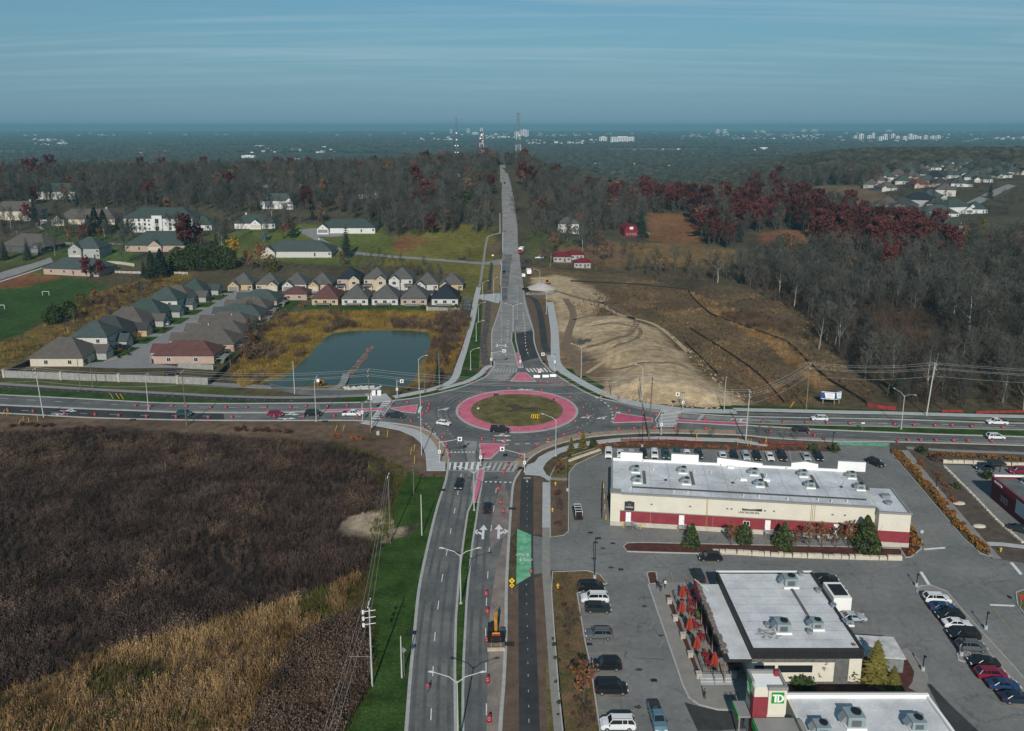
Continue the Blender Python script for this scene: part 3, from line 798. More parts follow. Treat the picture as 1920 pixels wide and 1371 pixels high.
flatpoly('verge_grass',[(1056,690),(1075,692),(1110,712),(1150,733),(1200,744),(1260,752),(1380,762),(1380,770),(1300,767),(1190,752),(1110,724),(1075,704)],.02,M_LAWN)
flatpoly('verge_grass',[(1280,772),(1360,775),(1660,777),(1920,783.5),(2000,786),(2000,795),(1920,793),(1854,791.5),(1660,785),(1454,781.5),(1360,779)],.02,M_LAWN)
flatpoly('verge_grass',[(1370,760),(1450,762),(1560,766),(1660,769),(1920,774),(2000,776),(2000,783),(1920,781),(1660,774),(1380,768)],.015,M_LAWN)
path('bike_path',[(1373,775),(1440,777),(1540,779),(1660,781),(1780,784),(1920,788)],2.2,M_ROAD,.026)
flatpoly('soil_verge',[(984,558),(1004,560),(1028,590),(1035,640),(1037,668),(1028,690),(1020,680),(1010,660),(1004,640),(1001,620),(992,594)],.02,M_SOIL)
path('bike_path',[(988,555),(1003,563),(1012,585),(1017,615),(1020,640),(1026,660)],2.8,M_FRESH,.03)
MB().prism(W([(676,794),(687,789.5),(712,791),(744,798),(783,807),(806,821),(818,838),(824,853),(827,866),(835,866),(835,883),(800,883),(798,853),(790,832),(774,818),(748,807),(712,800)]),.0,.12).build('path',M_CONC,kind='structure')
flatpoly('sandy_verge',[(712,790),(747,795),(782,801),(805,810),(819,822),(831,836),(837,852),(838,870),(828,866),(824,853),(818,838),(806,821),(783,807),(744,798)],.05,M_TAN)
MB().prism(W([(986,873),(1002,868),(1010,858),(1026,849),(1045,842),(1078,832.5),(1104,828),(1160,822),(1240,819),(1380,823),(1440,834),(1440,838),(1380,829),(1240,825),(1160,828),(1110,834),(1078,841),(1052,849),(1036,858),(1024,868),(1018,879),(1024,890),(1034,897),(1028,902),(1022,897),(1012,892),(984,890)]),.0,.12).build('path',M_CONC,kind='structure')
flatpoly('soil_verge',[(957,1009),(961,949),(965,908),(976,889),(1012,892),(1024,905),(1024,1003),(996,1003),(969,990),(966,1000)],.02,M_SOIL)
flatpoly('soil_verge',[(952.7,1098),(968,1098),(1020,1078),(1026,1120),(1034,1195),(1040,1290),(1046,1371),(1050,1480),(944,1480),(942,1371),(948,1281),(951.6,1195)],.02,M_SOIL)
flatpoly('verge_grass',[(1024,1180),(1036,1180),(1042,1290),(1050,1371),(1052,1480),(1030,1480),(1026,1371),(1024,1290)],.024,M_LAWN2)
path('bike_path',[(989,892),(988,930),(987,990),(986,1040),(987,1095),(989,1195),(991,1290),(993,1371),(995,1480)],3.0,M_FRESH,.032)
dashes([(989,900),(988,990),(987,1095),(989,1195),(992,1371)],1.0,2.2,.12,M_WORN)
path('path',[(1024,905),(1024,990)],1.7);path('path',[(1024,990),(1024,1068),(1028,1120),(1034,1195),(1041,1290),(1049,1371),(1056,1480)],1.6,M_CONCD)
path('path',[(1024,897),(1048,899),(1066,899)],1.3,M_CONCD,.08)
flatpoly('verge_grass',[(832,886),(838,880),(834,905),(820,945),(803,1009),(784,1098),(775,1177),(765,1280),(758,1371),(748,1480),(560,1480),(640,1371),(690,1290),(700,1180),(690,1100),(700,1040),(735,1012),(770,1005),(790,980),(740,990),(735,945),(765,885),(800,892)],.02,M_LAWN)
flatpoly('soil_verge',[(750,870),(800,884),(836,884),(835,895),(790,895),(764,884)],.024,M_SOIL)
# green bike crossing
sheet('green_crossing',W([(969.5,992),(996,1003.5),(996,1080),(968,1096.6)]),.050,M_GREENP)
def bike_mark(px,s=1.0,flip=1):
    x,y=G(*px);mb=MB()
    for k in(-.45,.45):mb.strip(ring_pts(.32,12,(k,0)),.09,0,0,closed=True)
    mb.strip([(-.45,0),(-.1,.45),(.35,.45),(.45,0)],.09,0,0);mb.strip([(-.1,.45),(.0,0),(.35,.45)],.08,0,0)
    mb.strip([(0,-.7),(0,-1.6)],.10,0,0);mb.poly([(-.3,-1.5*1,0),(0,-2.1,0),(.3,-1.5,0)])
    o=mb.build('bike_symbol',M_PAINT,None,(x,y,.056),(0,0,0 if flip>0 else math.pi),kind='structure');o.scale=(s,s,1)
for p,f in(((976,1041),1),((990,1050),-1),((988,897),1)):bike_mark(p,1.15,f)

# wheel tracks, puddles and scrapes on the works ground
M_TRK=mat('damp_track',(.175,.125,.080),.95,.25,.5,fine=.25);M_PUD=mat('muddy_puddle',(.075,.066,.054),.55,.15,.8,spec=.5);M_PALE=mat('pale_scrape',(.40,.31,.20),.95,.2,.4,fine=.2)
for i,(px,w,m)in enumerate((([(1060,560),(1075,590),(1065,630),(1070,670),(1090,705)],3.2,M_TRK),([(1040,545),(1090,560),(1150,575),(1190,600),(1185,622),(1140,640),(1100,650)],2.6,M_TRK),([(1110,612),(1160,606),(1200,618),(1190,636),(1150,652)],1.8,M_TRK),([(1100,700),(1140,672),(1180,655),(1215,640)],1.6,M_PALE),([(1005,540),(1050,530),(1100,545),(1150,585),(1230,610),(1290,660)],2.0,M_PALE),([(1075,600),(1120,592),(1190,596)],1.2,M_TRK),([(1120,690),(1170,690),(1230,680),(1290,690)],1.4,M_TRK),([(1150,725),(1220,712),(1300,722)],1.2,M_PALE))):
    MB().strip(cr(W(px),1.2),w,.05,.05,zf=Z).build('wheel_track',m,kind='structure')
for px in([(1082,641),(1088,636),(1093,638),(1100,635),(1110,638),(1106,641),(1098,642),(1094,646),(1086,645)],[(1088,675),(1097,672),(1104,674),(1118,674),(1110,677),(1100,677),(1094,679)]):
    P_=cr(W(px),1,True);MB().sheet(P_,lambda x,y:Z(x,y)+.07).build('puddle',M_PUD,kind='structure')

# ------------------------------------------------------------------ buildings
M_GLASS=mat('window_glass',(.018,.024,.028),.12,.0,spec=.6)
M_WHITE=mat('white_trim',(.70,.69,.66),.6,.06,1.0)
M_STONE=mat('pale_stone',(.42,.38,.32),.85,.18,.9,fine=.2)
M_WOODG=mat('grey_wood',(.22,.205,.185),.85,.2,1.5,fine=.2)
M_DARKW=mat('dark_wood',(.040,.036,.033),.8,.2,1.5)
M_METAL=mat('galvanised_metal',(.36,.38,.39),.45,.08,1.0,metal=.6)
M_BLACK=mat('black_metal',(.015,.016,.017),.5,.1)
M_GREYD=mat('grey_door',(.20,.205,.21),.6,.05)
def roofm(n,c):return mat('shingles_'+n,c,.9,.14,.5,spec=.15,fine=.22,bump=.3)
RF={'grey':roofm('grey',(.088,.088,.084)),'teal':roofm('teal',(.056,.074,.072)),'brown':roofm('brown',(.095,.085,.077)),'maroon':roofm('maroon',(.105,.052,.048)),
      'navy':roofm('navy',(.020,.028,.036)),'green':roofm('green',(.045,.066,.060)),'dark':roofm('dark',(.045,.048,.050)),'red':roofm('red',(.135,.018,.028))}
def wallm(n,c):return mat('wall_'+n,c,.85,.10,.7,fine=.12,spec=.15)
WL={'cream':wallm('cream',(.46,.39,.29)),'yellow':wallm('yellow',(.45,.34,.20)),'white':wallm('white',(.50,.49,.46)),'pink':wallm('pink',(.40,.30,.25)),'grey':wallm('grey',(.34,.345,.33)),
      'stone':wallm('stone',(.52,.47,.38)),'teal':wallm('teal',(.085,.115,.115)),'barn':wallm('barn',(.17,.022,.034)),'bright':wallm('bright',(.60,.60,.58)),'dark':wallm('dark',(.09,.095,.095))}
_wm={}
def win_mesh(w,h):
    k=(w,h)
    if k not in _wm:
        f=MB();t=.09
        f.box(-w/2-t,w/2+t,-.07,.02,h,h+t).box(-w/2-t,-w/2,-.07,.02,0,h).box(w/2,w/2+t,-.07,.02,0,h)
        f.box(-w/2-t-.05,w/2+t+.05,-.14,.02,-t-.02,0).box(-.03,.03,-.055,.02,0,h)
        g=MB().box(-w/2,w/2,-.02,.03,0,h)
        _wm[k]=(f.mesh('window',M_WHITE),g.mesh('pane',M_GLASS))
    return _wm[k]
def window(parent,x,y,z,rz,w=1.3,h=1.4,pane=True):
    f,g=win_mesh(w,h)
    o=obj('window',f,parent,(x,y,z),(0,0,rz))
    obj('pane',g,o)
    return o
def hip(x0,x1,y0,y1,z,pitch=.5,ov=.45,gable=None):
    """closed hip (or gable='x'/'y') roof body with a fascia"""
    mb=MB();x0-=ov;x1+=ov;y0-=ov;y1+=ov;t=.22
    w,d=x1-x0,y1-y0;r=min(w,d)/2;top=z+t+r*pitch
    B=[(x0,y0),(x1,y0),(x1,y1),(x0,y1)]
    mb.frust(B,B,z,z+t,0,False);mb.poly([(p[0],p[1],z)for p in reversed(B)])
    if w>=d:e=0 if gable=='x' else r;a,b=(x0+e,(y0+y1)/2,top),(x1-e,(y0+y1)/2,top)
    else:e=0 if gable=='y' else r;a,b=((x0+x1)/2,y0+e,top),((x0+x1)/2,y1-e,top)
    Q=[(p[0],p[1],z+t)for p in B]
    if w>=d:mb.poly([Q[0],Q[1],b,a]);mb.poly([Q[1],Q[2],b]);mb.poly([Q[2],Q[3],a,b]);mb.poly([Q[3],Q[0],a])
    else:mb.poly([Q[0],Q[1],a]);mb.poly([Q[1],Q[2],b,a]);mb.poly([Q[2],Q[3],b]);mb.poly([Q[3],Q[0],a,b])
    return mb,top
def deck_parts(root,x,y,w,d,z,m=M_WOODG,rail=M_WOODG):
    mb=MB().box(x-w/2,x+w/2,y,y+d,z-.2,z)
    for sx in(-1,1):
        for yy in(y+.15,y+d-.15):
            if z>.4:mb.box(x+sx*(w/2-.15)-.07,x+sx*(w/2-.15)+.07,yy-.07,yy+.07,0,z-.2)
    dk=mb.build('deck',m,root)
    r=MB();h=1.0
    r.box(x-w/2,x+w/2,y+d-.08,y+d,z+h-.08,z+h).box(x-w/2,x-w/2+.08,y,y+d,z+h-.08,z+h).box(x+w/2-.08,x+w/2,y,y+d,z+h-.08,z+h)
    n=int(w/.9)
    for k in range(n+1):r.box(x-w/2+k*w/n-.04,x-w/2+k*w/n+.04,y+d-.08,y+d,z,z+h-.08)
    r.build('railing',rail,dk)
    if z>1.0:
        s=MB();k=int(z/.22)
        for i in range(k):s.box(x+w/2+.2+i*.28,x+w/2+.2+(i+1)*.28,y+d-1.2,y+d-.1,z-.2*(i+1)-.12,z-.2*(i+1))
        s.box(x+w/2+.2,x+w/2+.2+k*.28,y+d-.12,y+d-.06,.2,.26)
        s.build('stairs',m,dk)
def house(label,x,y,rot,w=12,d=13,st=1,roof='grey',wall='cream',gar=0,gw=6.0,gd=4.0,gwall=None,pitch=.55,deck=0,chim=0,porch=0,far=0,name='house',group=None,dx=.0,gable=None,gx=None,wing=None):
    """front faces local -y; gar -1/1: garage wing on that side of the front; deck: height of a rear deck"""
    h=2.9*st+.25
    zb=Z(x,y)
    root=thing(name,label,'house',(x,y,zb-.05),math.radians(rot),group)
    WM,RM=WL[wall],RF[roof]
    body=MB().box(-w/2,w/2,-d/2,d/2,-1.5,h)
    r,top=hip(-w/2,w/2,-d/2,d/2,h,pitch,gable=gable)
    if gable:
        if gable=='x':
            for sx in(-1,1):body.poly([(sx*w/2,-d/2*sx,h),(sx*w/2,d/2*sx,h),(sx*w/2,0,h+d/2*pitch)])
        else:
            for sy in(-1,1):body.poly([(w/2*sy,sy*d/2,h),(-w/2*sy,sy*d/2,h),(0,sy*d/2,h+w/2*pitch)])
    body.build('wall',WM,root)
    ro=r.build('roof',RM,root)
    rg=random.Random(label)
    for k in range(rg.choice((1,2,2,3))if not far else 1):
        q=rg.uniform(-.25,.25);MB().box(-.16,.16,-.16,.16,-.5,.38).build('roof_vent',mat('vent_grey',(.42,.42,.42),.6,.1),ro,(rg.uniform(-.3,.3)*w,q*d,h+.22+(d/2-abs(q)*d)*pitch*(.8 if w>d else .6)))
    if chim:
        cx=chim*w*.28
        c=MB().box(cx-.6,cx+.6,d*.05-.5,d*.05+.5,h,top+.9).build('chimney',WL['stone'],ro)
        MB().box(cx-.7,cx+.7,d*.05-.6,d*.05+.6,top+.9,top+1.05).build('chimney_cap',M_CONC,ro)
    gy0=-d/2
    if gar:
        cx=gx if gx is not None else gar*(w/2-gw/2)
        GM=WL[gwall or wall];gh=2.9 if st==1 or wing=='low' else h;yb=-d/2-gd
        g=MB().box(cx-gw/2,cx+gw/2,yb,-d/2+.5,-1.5,gh)
        rid=gw/2*.8
        g.poly([(cx-gw/2,yb,gh),(cx+gw/2,yb,gh),(cx,yb,gh+rid)])
        gg=g.build('garage_wing',GM,root)
        o=.35;yy=-d/2+min(d/2,rid/pitch)-.05;k=.8
        ws=MB();e0,e1=cx-gw/2-o,cx+gw/2+o;ze=gh-o*k
        for a,b in((e0,cx),(e1,cx)):
            P=[(a,yb-o,ze),(b,yb-o,gh+rid),(b,yy,gh+rid),(a,yy if st==1 else-d/2+.3,ze)]
            U=[(p[0],p[1],p[2]+.2)for p in P]
            if a>b:P.reverse();U.reverse()
            ws.poly(U[::-1]if a<b else U[::-1]);ws.poly(P)
            for i in range(4):ws.poly([P[i],P[(i+1)%4],U[(i+1)%4],U[i]])
        ws.build('wing_roof',RM,gg)
        MB().box(cx-gw/2+.6,cx+gw/2-.6,yb-.05,yb+.05,.05,2.3).build('garage_door',M_GREYD if rg.random()<.5 else WL['stone'],gg)
        if not far:window(gg,cx,yb,gh+.25,0,.7,.9)
        if st==2 and wing!='low':window(gg,cx,yb,3.6,0,1.8,1.5)
        fx=-gar*(w/2-(w-gw)*.3)
    else:fx=0
    dr=MB().box(-.5,.5,-.06,.05,.1,2.2).build('door',mat('front_door',(.09,.05,.04),.5,.1),root,(fx+(1.6 if not gar else 0),-d/2,0))
    if porch:
        pz=2.6;pm=MB().box(fx-2.4,fx+2.4,-d/2-2,-d/2+.02,pz,pz+.25)
        for sx in(-2.2,2.2):pm.box(fx+sx-.12,fx+sx+.12,-d/2-1.9,-d/2-1.66,0,pz)
        pm.build('porch',M_WHITE,root);MB().poly([(fx-2.6,-d/2-2.2,pz+.25),(fx+2.6,-d/2-2.2,pz+.25),(fx+2.2,-d/2,pz+1.0),(fx-2.2,-d/2,pz+1.0)]).build('porch_roof',RM,root)
    for s in range(st):
        z=.95+2.9*s
        if gar:
            if w-gw>3.5:window(root,-gar*(w/2-1.2),-d/2,z,0)
        else:
            for k in(-.36,-.12,.36)if w>9 else(-.3,.3):window(root,k*w,-d/2,z,0)
        for k in(-.34,0,.34):window(root,k*w,d/2,z,math.pi,1.5 if k else 1.8)
        for k in((-.25,.2)if not far else(0,)):
            window(root,w/2,k*d,z,math.pi/2);window(root,-w/2,k*d,z,-math.pi/2)
    if deck:deck_parts(root,.5,d/2,min(w*.6,7),3.4,deck,M_WOODG,M_WOODG if rg.random()<.6 else M_DARKW)
    return root
def pad(px,m,name='driveway',z=.05):
    P=W(px);mb=MB();zf=lambda x,y:Z(x,y)+z
    mb.sheet(P,zf);return mb.build(name,m,kind='structure')

# -- street west of the pond
street=sheet('side_street',[(-144.5,412),(-144.5,300),(-145.5,288),(-150,281),(-165,275.5),(-140,272.5),(-116,273.5),(-132,279),(-136.5,288),(-137.5,300),(-137.5,396),(-28,396),(-28,401.5),(-100,401.5),(-128,402),(-130,412)],.026,M_STREET)
ribbon('kerb',[(-144.7,412),(-144.7,300),(-145.7,288),(-150.2,281)],.35,0,.14,M_KERB)
ribbon('kerb',[(-137.3,395.6),(-137.3,300),(-136.3,288),(-131.8,279)],.35,0,.14,M_KERB)
sheet('street_lawn',[(-145,412),(-145,300),(-146,288),(-151,281),(-166,276),(-172,276),(-178,412)],.014,M_LAWN)
sheet('street_lawn',[(-137,395),(-137,300),(-136,288),(-131,279.5),(-112,275),(-104,278),(-104,395)],.014,M_LAWN)
wst=[# y, storeys, roof, wall, w, d, label
    (282,1,'brown','stone',14,19,'grey roofed cream stone house nearest the timber road fence'),
    (299,2,'teal','white',12,14,'two storey white sided house with teal roof, black car on its drive'),
    (315,1,'dark','cream',14.5,19,'cream bungalow with dark grey roof beside a small orange tree'),
    (331,1,'brown','grey',14.5,19,'grey bungalow with brown roof and a silver car on its drive'),
    (348,1,'green','grey',14.5,19,'grey bungalow with wide green roof, fifth on the street side next to the sports field'),
    (364,2,'teal','white',12.5,14,'narrow two storey house with pale teal roof and tall evergreen hedge'),
    (380,1,'brown','white',13.5,17,'white bungalow with brown roof, second from the far end of the street'),
    (397,1,'green','white',13,14,'white and green house with red porch at the far end of the street')]
for y,st,rf,wl,w,d,lb in wst:
    house(lb,-146-7-d/2-1.5,y,90,w,d,st,rf,wl,gar=1,gw=5.6,gd=4.2,gwall='grey' if wl!='cream' else 'yellow',pitch=.78,porch=1 if st==2 else 0,deck=.6,wing='low',group='houses along the street by the sports field',gable=None)
    pad_=sheet('driveway',[(-145,y+1.2),(-145,y+6.2),(-153,y+6.2),(-153,y+1.2)],.03,M_STREET if int(y)%2 else M_CONCD)
est=[(284,1,'maroon','pink',11.5,22,'long brown roofed pink brick house beside the sound fence'),(300,1,'brown','pink',12.5,24,'long grey brown bungalow with skylights and a raised rear deck'),
       (315,1,'brown','pink',11.5,22,'third grey brown bungalow on the pond side of the street'),(330,1,'brown','pink',11.5,20,'brown roofed bungalow with white timber deck stairs above the pond'),
       (345.5,1,'teal','pink',12,20,'teal roofed bungalow on the pond side of the street'),(361,1,'brown','white',11,18,'white sided bungalow with brown roof behind the teal roofed one'),(377,1,'teal','pink',12,18,'dark teal roofed house with maroon wing at the corner by the pond')]
for y,st,rf,wl,w,d,lb in est:
    house(lb,-136+5.5+d/2,y,-90,w,d,st,rf,wl,gar=-1,gw=5.6,gd=3.5,pitch=.66,deck=1.5,group='houses between the street and the pond')
    sheet('driveway',[(-137,y+.8),(-137,y+5.6),(-131,y+5.6),(-131,y+.8)],.03,M_STREET)
house('maroon roofed house tucked behind the dark teal corner house',-108,391,-90,10,12,1,'maroon','pink',deck=1.2,group='houses between the street and the pond')
# -- row on the pond bank (we see their backs)
for x,rf,wl,dk,lb in((-90.5,'maroon','yellow',1.0,'maroon roofed yellow house with blue awning in the row above the pond'),(-76,'grey','white',.9,'white house with grey roof and black gazebo in the row above the pond'),
                      (-61.5,'grey','white',.9,'white house with grey roof and rust brown deck skirt above the pond'),(-47.5,'grey','pink',.5,'beige house with grey roof and two upper windows above the pond'),(-32.5,'navy','white',.5,'white house with blue black roof inside a grey fence above the pond')):
    house(lb,x,382.5,180,12.6,14.5,1,rf,wl,deck=dk,pitch=.86,group='houses in the row above the pond',porch=0)
# -- row behind, fronts towards us
for x,st,rf,wl,gw_,lb,gs in((-143,1,'grey','yellow','yellow','tan gabled house with grey garage door at the street end',-1),(-129,1,'grey','cream','cream','cream twin gabled house left of the white gabled one',1),(-114.5,1,'grey','white','white','white gabled bungalow between cream and yellow gabled houses',-1),
                       (-101,1,'grey','cream','yellow','yellow gabled bungalow with pale garage door',-1),(-86,2,'navy','pink','cream','two storey house with black roof and cream gable',1),(-72,2,'grey','cream','cream','two storey cream house with grey roof, second of its pair',1),
                       (-58.5,2,'grey','white','white','two storey white house with low garage roof behind the pond row',-1),(-45,1,'grey','white','white','white house with steep gable behind the beige house',-1),(-32,1,'grey','yellow','yellow','yellow gabled house at the right end of the back row',-1)):
    house(lb,x,417,0,12,12.5,st,rf,wl,gar=gs,gw=5.6,gd=2.6,gwall=gw_,pitch=.82,porch=1 if st==2 else 0,group='houses in the row facing the pond row')
    if x>-104:sheet('driveway',[(x+gs*3-2.4,402),(x+gs*3+2.4,402),(x+gs*3+2.4,408.5),(x+gs*3-2.4,408.5)],.03,M_CONCD)
# -- large houses on the hillside, far left and along the wooded slope
def hillhouse(lb,px,w,d,st,rf,wl,rot=0,**k):
    k.setdefault('pitch',.75);x,y=G(*px);w*=1.22;d*=1.2;return house(lb,x,y+d/2,rot,w,d,st,rf,wl,group=k.pop('group','large houses on the wooded hillside'),**k)
hillhouse('pale house with grey roof at the left edge of the photo',(22,413),30,14,2,'brown','stone',chim=1,gar=1,gw=7,gd=4)
hillhouse('long grey roofed house behind a dark cypress clump',(160,421),36,14,1,'brown','stone',chim=1,gar=-1,gw=9,gd=5)
hillhouse('tall white house with teal roof half hidden in the trees',(104,374),28,14,2,'green','bright',chim=0)
mn=hillhouse('big white two storey mansion with dark green hip roof',(297,436),41,17,3,'green','bright',pitch=.62)
MB().box(-3.6,3.6,-11.2,-10.1,-1,11.0).build('entrance_bay',WL['bright'],mn);window(mn,0,-11.2,5.6,0,2.6,3.2);window(mn,0,-11.2,.6,0,2.6,2.6)
for k in(-21,-17,-13,-9,9,13,17,21):
    for z in(.9,3.85,6.75):window(mn,k,-10.2,z+.05,0,1.5,1.9)
hillhouse('low green roofed annex on the right of the white mansion',(372,432),16,12,1,'green','bright')
hillhouse('green roofed stone house with a big glazed gable in front of the mansion',(292,472),32,17,1,'green','pink',pitch=.75,gar=1,gw=9,gd=1.6,gx=.0,chim=.01)
hillhouse('brown roofed house with blue grey end gable at the left edge',(48,474),27,15,1,'brown','dark',rot=-12,gar=1,gw=8,gd=3)
hillhouse('pink brick bungalow with teal roof beside the sports field',(138,517),29,14,1,'teal','pink',rot=-10,pitch=.6)
hillhouse('small teal house with white gable behind the pink brick bungalow',(160,486),15,13,2,'teal','grey',gar=-1,gw=8,gd=2)
hillhouse('house with white gable, white porch columns and teal roof',(478,429),24,12,1,'green','bright',gar=-1,gw=8,gd=2,gx=1.0,porch=0,chim=-1)
hillhouse('white bungalow with teal hip roof by the curved driveway',(650,438),33,14,1,'green','bright',gar=-1,gw=8,gd=3,pitch=.6)
hillhouse('wide grey bungalow with grey hip roof and conservatory',(556,483),36,15,1,'teal','white',gar=-1,gw=9,gd=2,chim=1,pitch=.6)
for px,w in(((505,352),18),((520,392),22),((575,352),14),((690,372),16),((820,320),14),((866,332),12)):
    hillhouse({505:'pale house deep in the woods above the columned house',520:'pale grey roofed house half hidden in bare trees',575:'small pale house in the far wood',690:'small house hidden in the trees behind the teal roofed bungalow',820:'pale house near the masts on the ridge',866:'small white gabled house on the ridge left of the road'}[px[0]],px,w,11,1 if w<20 else 2,'teal','bright',far=1,gar=1,gw=6,gd=2)
# right of the road
hillhouse('white farmhouse in the trees right of the road',(1066,437),12,9,2,'grey','bright',group='farm buildings',gar=1,gw=5,gd=2,wing='low')
bx,by=G(1181,444)
barn=thing('barn','dark red timber barn with gambrel roof beside a dark spruce','barn',(bx,by+5,Z(bx,by+5)-.05),math.radians(8),'farm buildings')
prof=[(-5,0),(5,0),(5,5),(3.4,7.6),(0,9),(-3.4,7.6),(-5,5)]
w_=MB();w_.frust([(p[0],-5)for p in prof],[(p[0],-5)for p in prof],0,0,0,False)if 0 else None
for yy,s in((-6,1),(6,-1)):w_.poly([(p[0],yy,p[1]-(1 if p[1]==0 else 0))for p in(prof if s>0 else prof[::-1])])
for a,b in((1,2),(6,0)):w_.poly([(prof[a][0],-6,prof[a][1]),(prof[a][0],6,prof[a][1]),(prof[b][0],6,prof[b][1]),(prof[b][0],-6,prof[b][1])])
w_.build('wall',WL['barn'],barn)
r_=MB()
for a,b in((2,3),(3,4),(4,5),(5,6)):r_.poly([(prof[a][0]*1.04,-6.4,prof[a][1]+.1),(prof[a][0]*1.04,6.4,prof[a][1]+.1),(prof[b][0]*1.04,6.4,prof[b][1]+.1),(prof[b][0]*1.04,-6.4,prof[b][1]+.1)])
r_.build('roof',RF['red'],barn)
for k in(-3,-1,1,3):window(barn,k,-6,1.2,0,.9,1.2)
MB().box(-1.3,1.3,-6.1,-6.02,5.2,7.0).build('hay_door',M_WHITE,barn)
MB().frust([(5,-3),(15,-3),(15,3),(5,3)],[(5,-3),(15,-3),(15,3),(5,3)],1.4,1.6).build('lean_to_roof',mat('tin_roof',(.30,.31,.31),.5,.2),barn)
MB().box(14.5,14.8,-2.8,-2.6,-1,1.4).box(14.5,14.8,2.6,2.8,-1,1.4).build('lean_to_post',M_WOODG,barn)
for i,(px,w,d)in enumerate((((1054,492),9,7),((1078,488),9,6),((1092,503),8,6))):
    hillhouse(['red roofed shed nearest the road at the edge of the works','second red roofed shed partly behind the bare trees','open red roofed shed in front of the other two'][i],px,w,d,1,'red','grey',far=1,pitch=.5,name='shed',group='farm buildings')
# -- subdivision on the right
sub=[(1642,404,14,'teal','cream'),(1672,398,15,'brown','pink'),(1700,392,16,'dark','white'),(1733,388,18,'navy','grey'),(1700,420,15,'teal','white'),(1735,425,16,'teal','bright'),(1765,408,20,'teal','bright'),(1795,402,18,'green','bright'),(1838,400,12,'green','bright'),
       (1785,436,18,'green','bright'),(1730,352,14,'maroon','pink'),(1778,368,15,'brown','white'),(1806,350,16,'teal','bright'),(1650,344,15,'brown','pink'),(1668,338,14,'teal','bright'),(1690,333,14,'brown','pink'),(1712,328,14,'teal','white'),(1733,323,14,'brown','pink'),
       (1755,319,15,'teal','bright'),(1778,315,14,'teal','white'),(1800,311,14,'dark','bright'),(1820,309,15,'teal','bright'),(1760,338,15,'navy','white'),(1788,334,15,'teal','bright'),(1815,330,15,'teal','white'),(1840,326,15,'dark','bright'),(1850,342,13,'green','bright'),(1868,322,15,'teal','white'),(1890,318,15,'teal','bright'),(1910,314,15,'dark','white'),(1880,334,15,'green','bright'),(1905,328,14,'teal','white'),(1668,358,13,'brown','white'),(1640,352,12,'grey','grey')]
FAR_E=set()
sub+=[(1655,420,13,'teal','white'),(1680,410,14,'dark','white'),(1718,405,14,'teal','pink'),(1752,376,15,'teal','cream'),(1765,390,15,'dark','white'),(1745,345,14,'teal','white'),(1770,350,14,'dark','pink'),(1700,345,14,'teal','white'),(1716,338,14,'brown','pink'),(1738,332,14,'dark','white'),(1830,338,14,'teal','white'),(1862,331,14,'brown','white'),(1808,318,14,'teal','white'),(1835,315,14,'dark','white'),(1858,312,14,'teal','bright'),(1885,309,14,'teal','white'),(1790,322,14,'brown','pink'),(1625,412,12,'teal','white')]
near_lb={0:'teal roofed house at the left end of the right hand estate',1:'pink house with brown roof behind the red oaks',2:'dark roofed white house behind the red oaks',3:'long navy roofed house with pale garage',4:'teal roofed house just behind the red oak crowns',5:'white walled teal roofed house half hidden by red oaks',6:'wide white house with teal roof in the front estate row',7:'tall white house with green roof beside the estate road',8:'flat white boxy house at the right end of the front estate row',9:'white gabled house nearest to us on the estate lawn',10:'small house with maroon brick roof in the estate',11:'brown roofed white house left of the estate road',12:'white and teal house beside the estate road bend',26:'green roofed white house near the top of the estate road'}
rows={}
for i,(a,b,w,rf,wl)in enumerate(sub):
    if i not in near_lb:rows.setdefault(0 if b<318 else 1 if b<330 else 2 if b<345 else 3 if b<380 else 4,[]).append((a,i))
for k,v in rows.items():
    for n,(a,i)in enumerate(sorted(v)):near_lb[i]=f"{sub[i][3]} roofed estate house, {ORD[n]} from the left in the {['topmost', 'second', 'third', 'fourth', 'lowest'][k]} far row";FAR_E.add(i)
for i,(a,b,w,rf,wl)in enumerate(sub):
    hillhouse(near_lb[i],(a,b),w*1.18,15,2 if i not in FAR_E and i%2 else 1,rf,wl,rot=random.Random(i).choice((0,-20,15,70)),far=1,gar=1 if i%2 else-1,gw=6,gd=2.5,pitch=.66,group='houses of the estate on the right' if i not in FAR_E else 'distant estate houses')
drape('estate_road',[(1800,386),(1830,372),(1860,358),(1890,346)],[(1822,390),(1852,375),(1880,361),(1905,349)],.25,M_STREET)
drape('path',[(1780,462),(1850,468),(1930,474)],[(1780,465),(1850,471),(1930,477)],.2,M_CONCD)
hillhouse('grey roofed house at the right edge above the wooded dip',(1908,545),14,11,1,'grey','white',rot=20,group='farm buildings')
# far left roads and walls
drape('side_street',[(-40,528),(0,512),(60,495),(95,483)],[(-40,540),(0,525),(60,506),(100,492)],.2,M_STREET)
drape('path',[(-40,543),(0,528),(60,509),(110,494)],[(-40,546),(0,530.5),(60,511),(110,496)],.3,M_CONC)
drape('driveway',[(90,452),(150,456),(230,456)],[(90,456),(150,460),(230,460)],.2,M_CONCD)
drape('driveway',[(75,430),(66,420),(80,412),(95,412)],[(85,432),(76,424),(88,417),(98,415)],.2,M_CONCD)

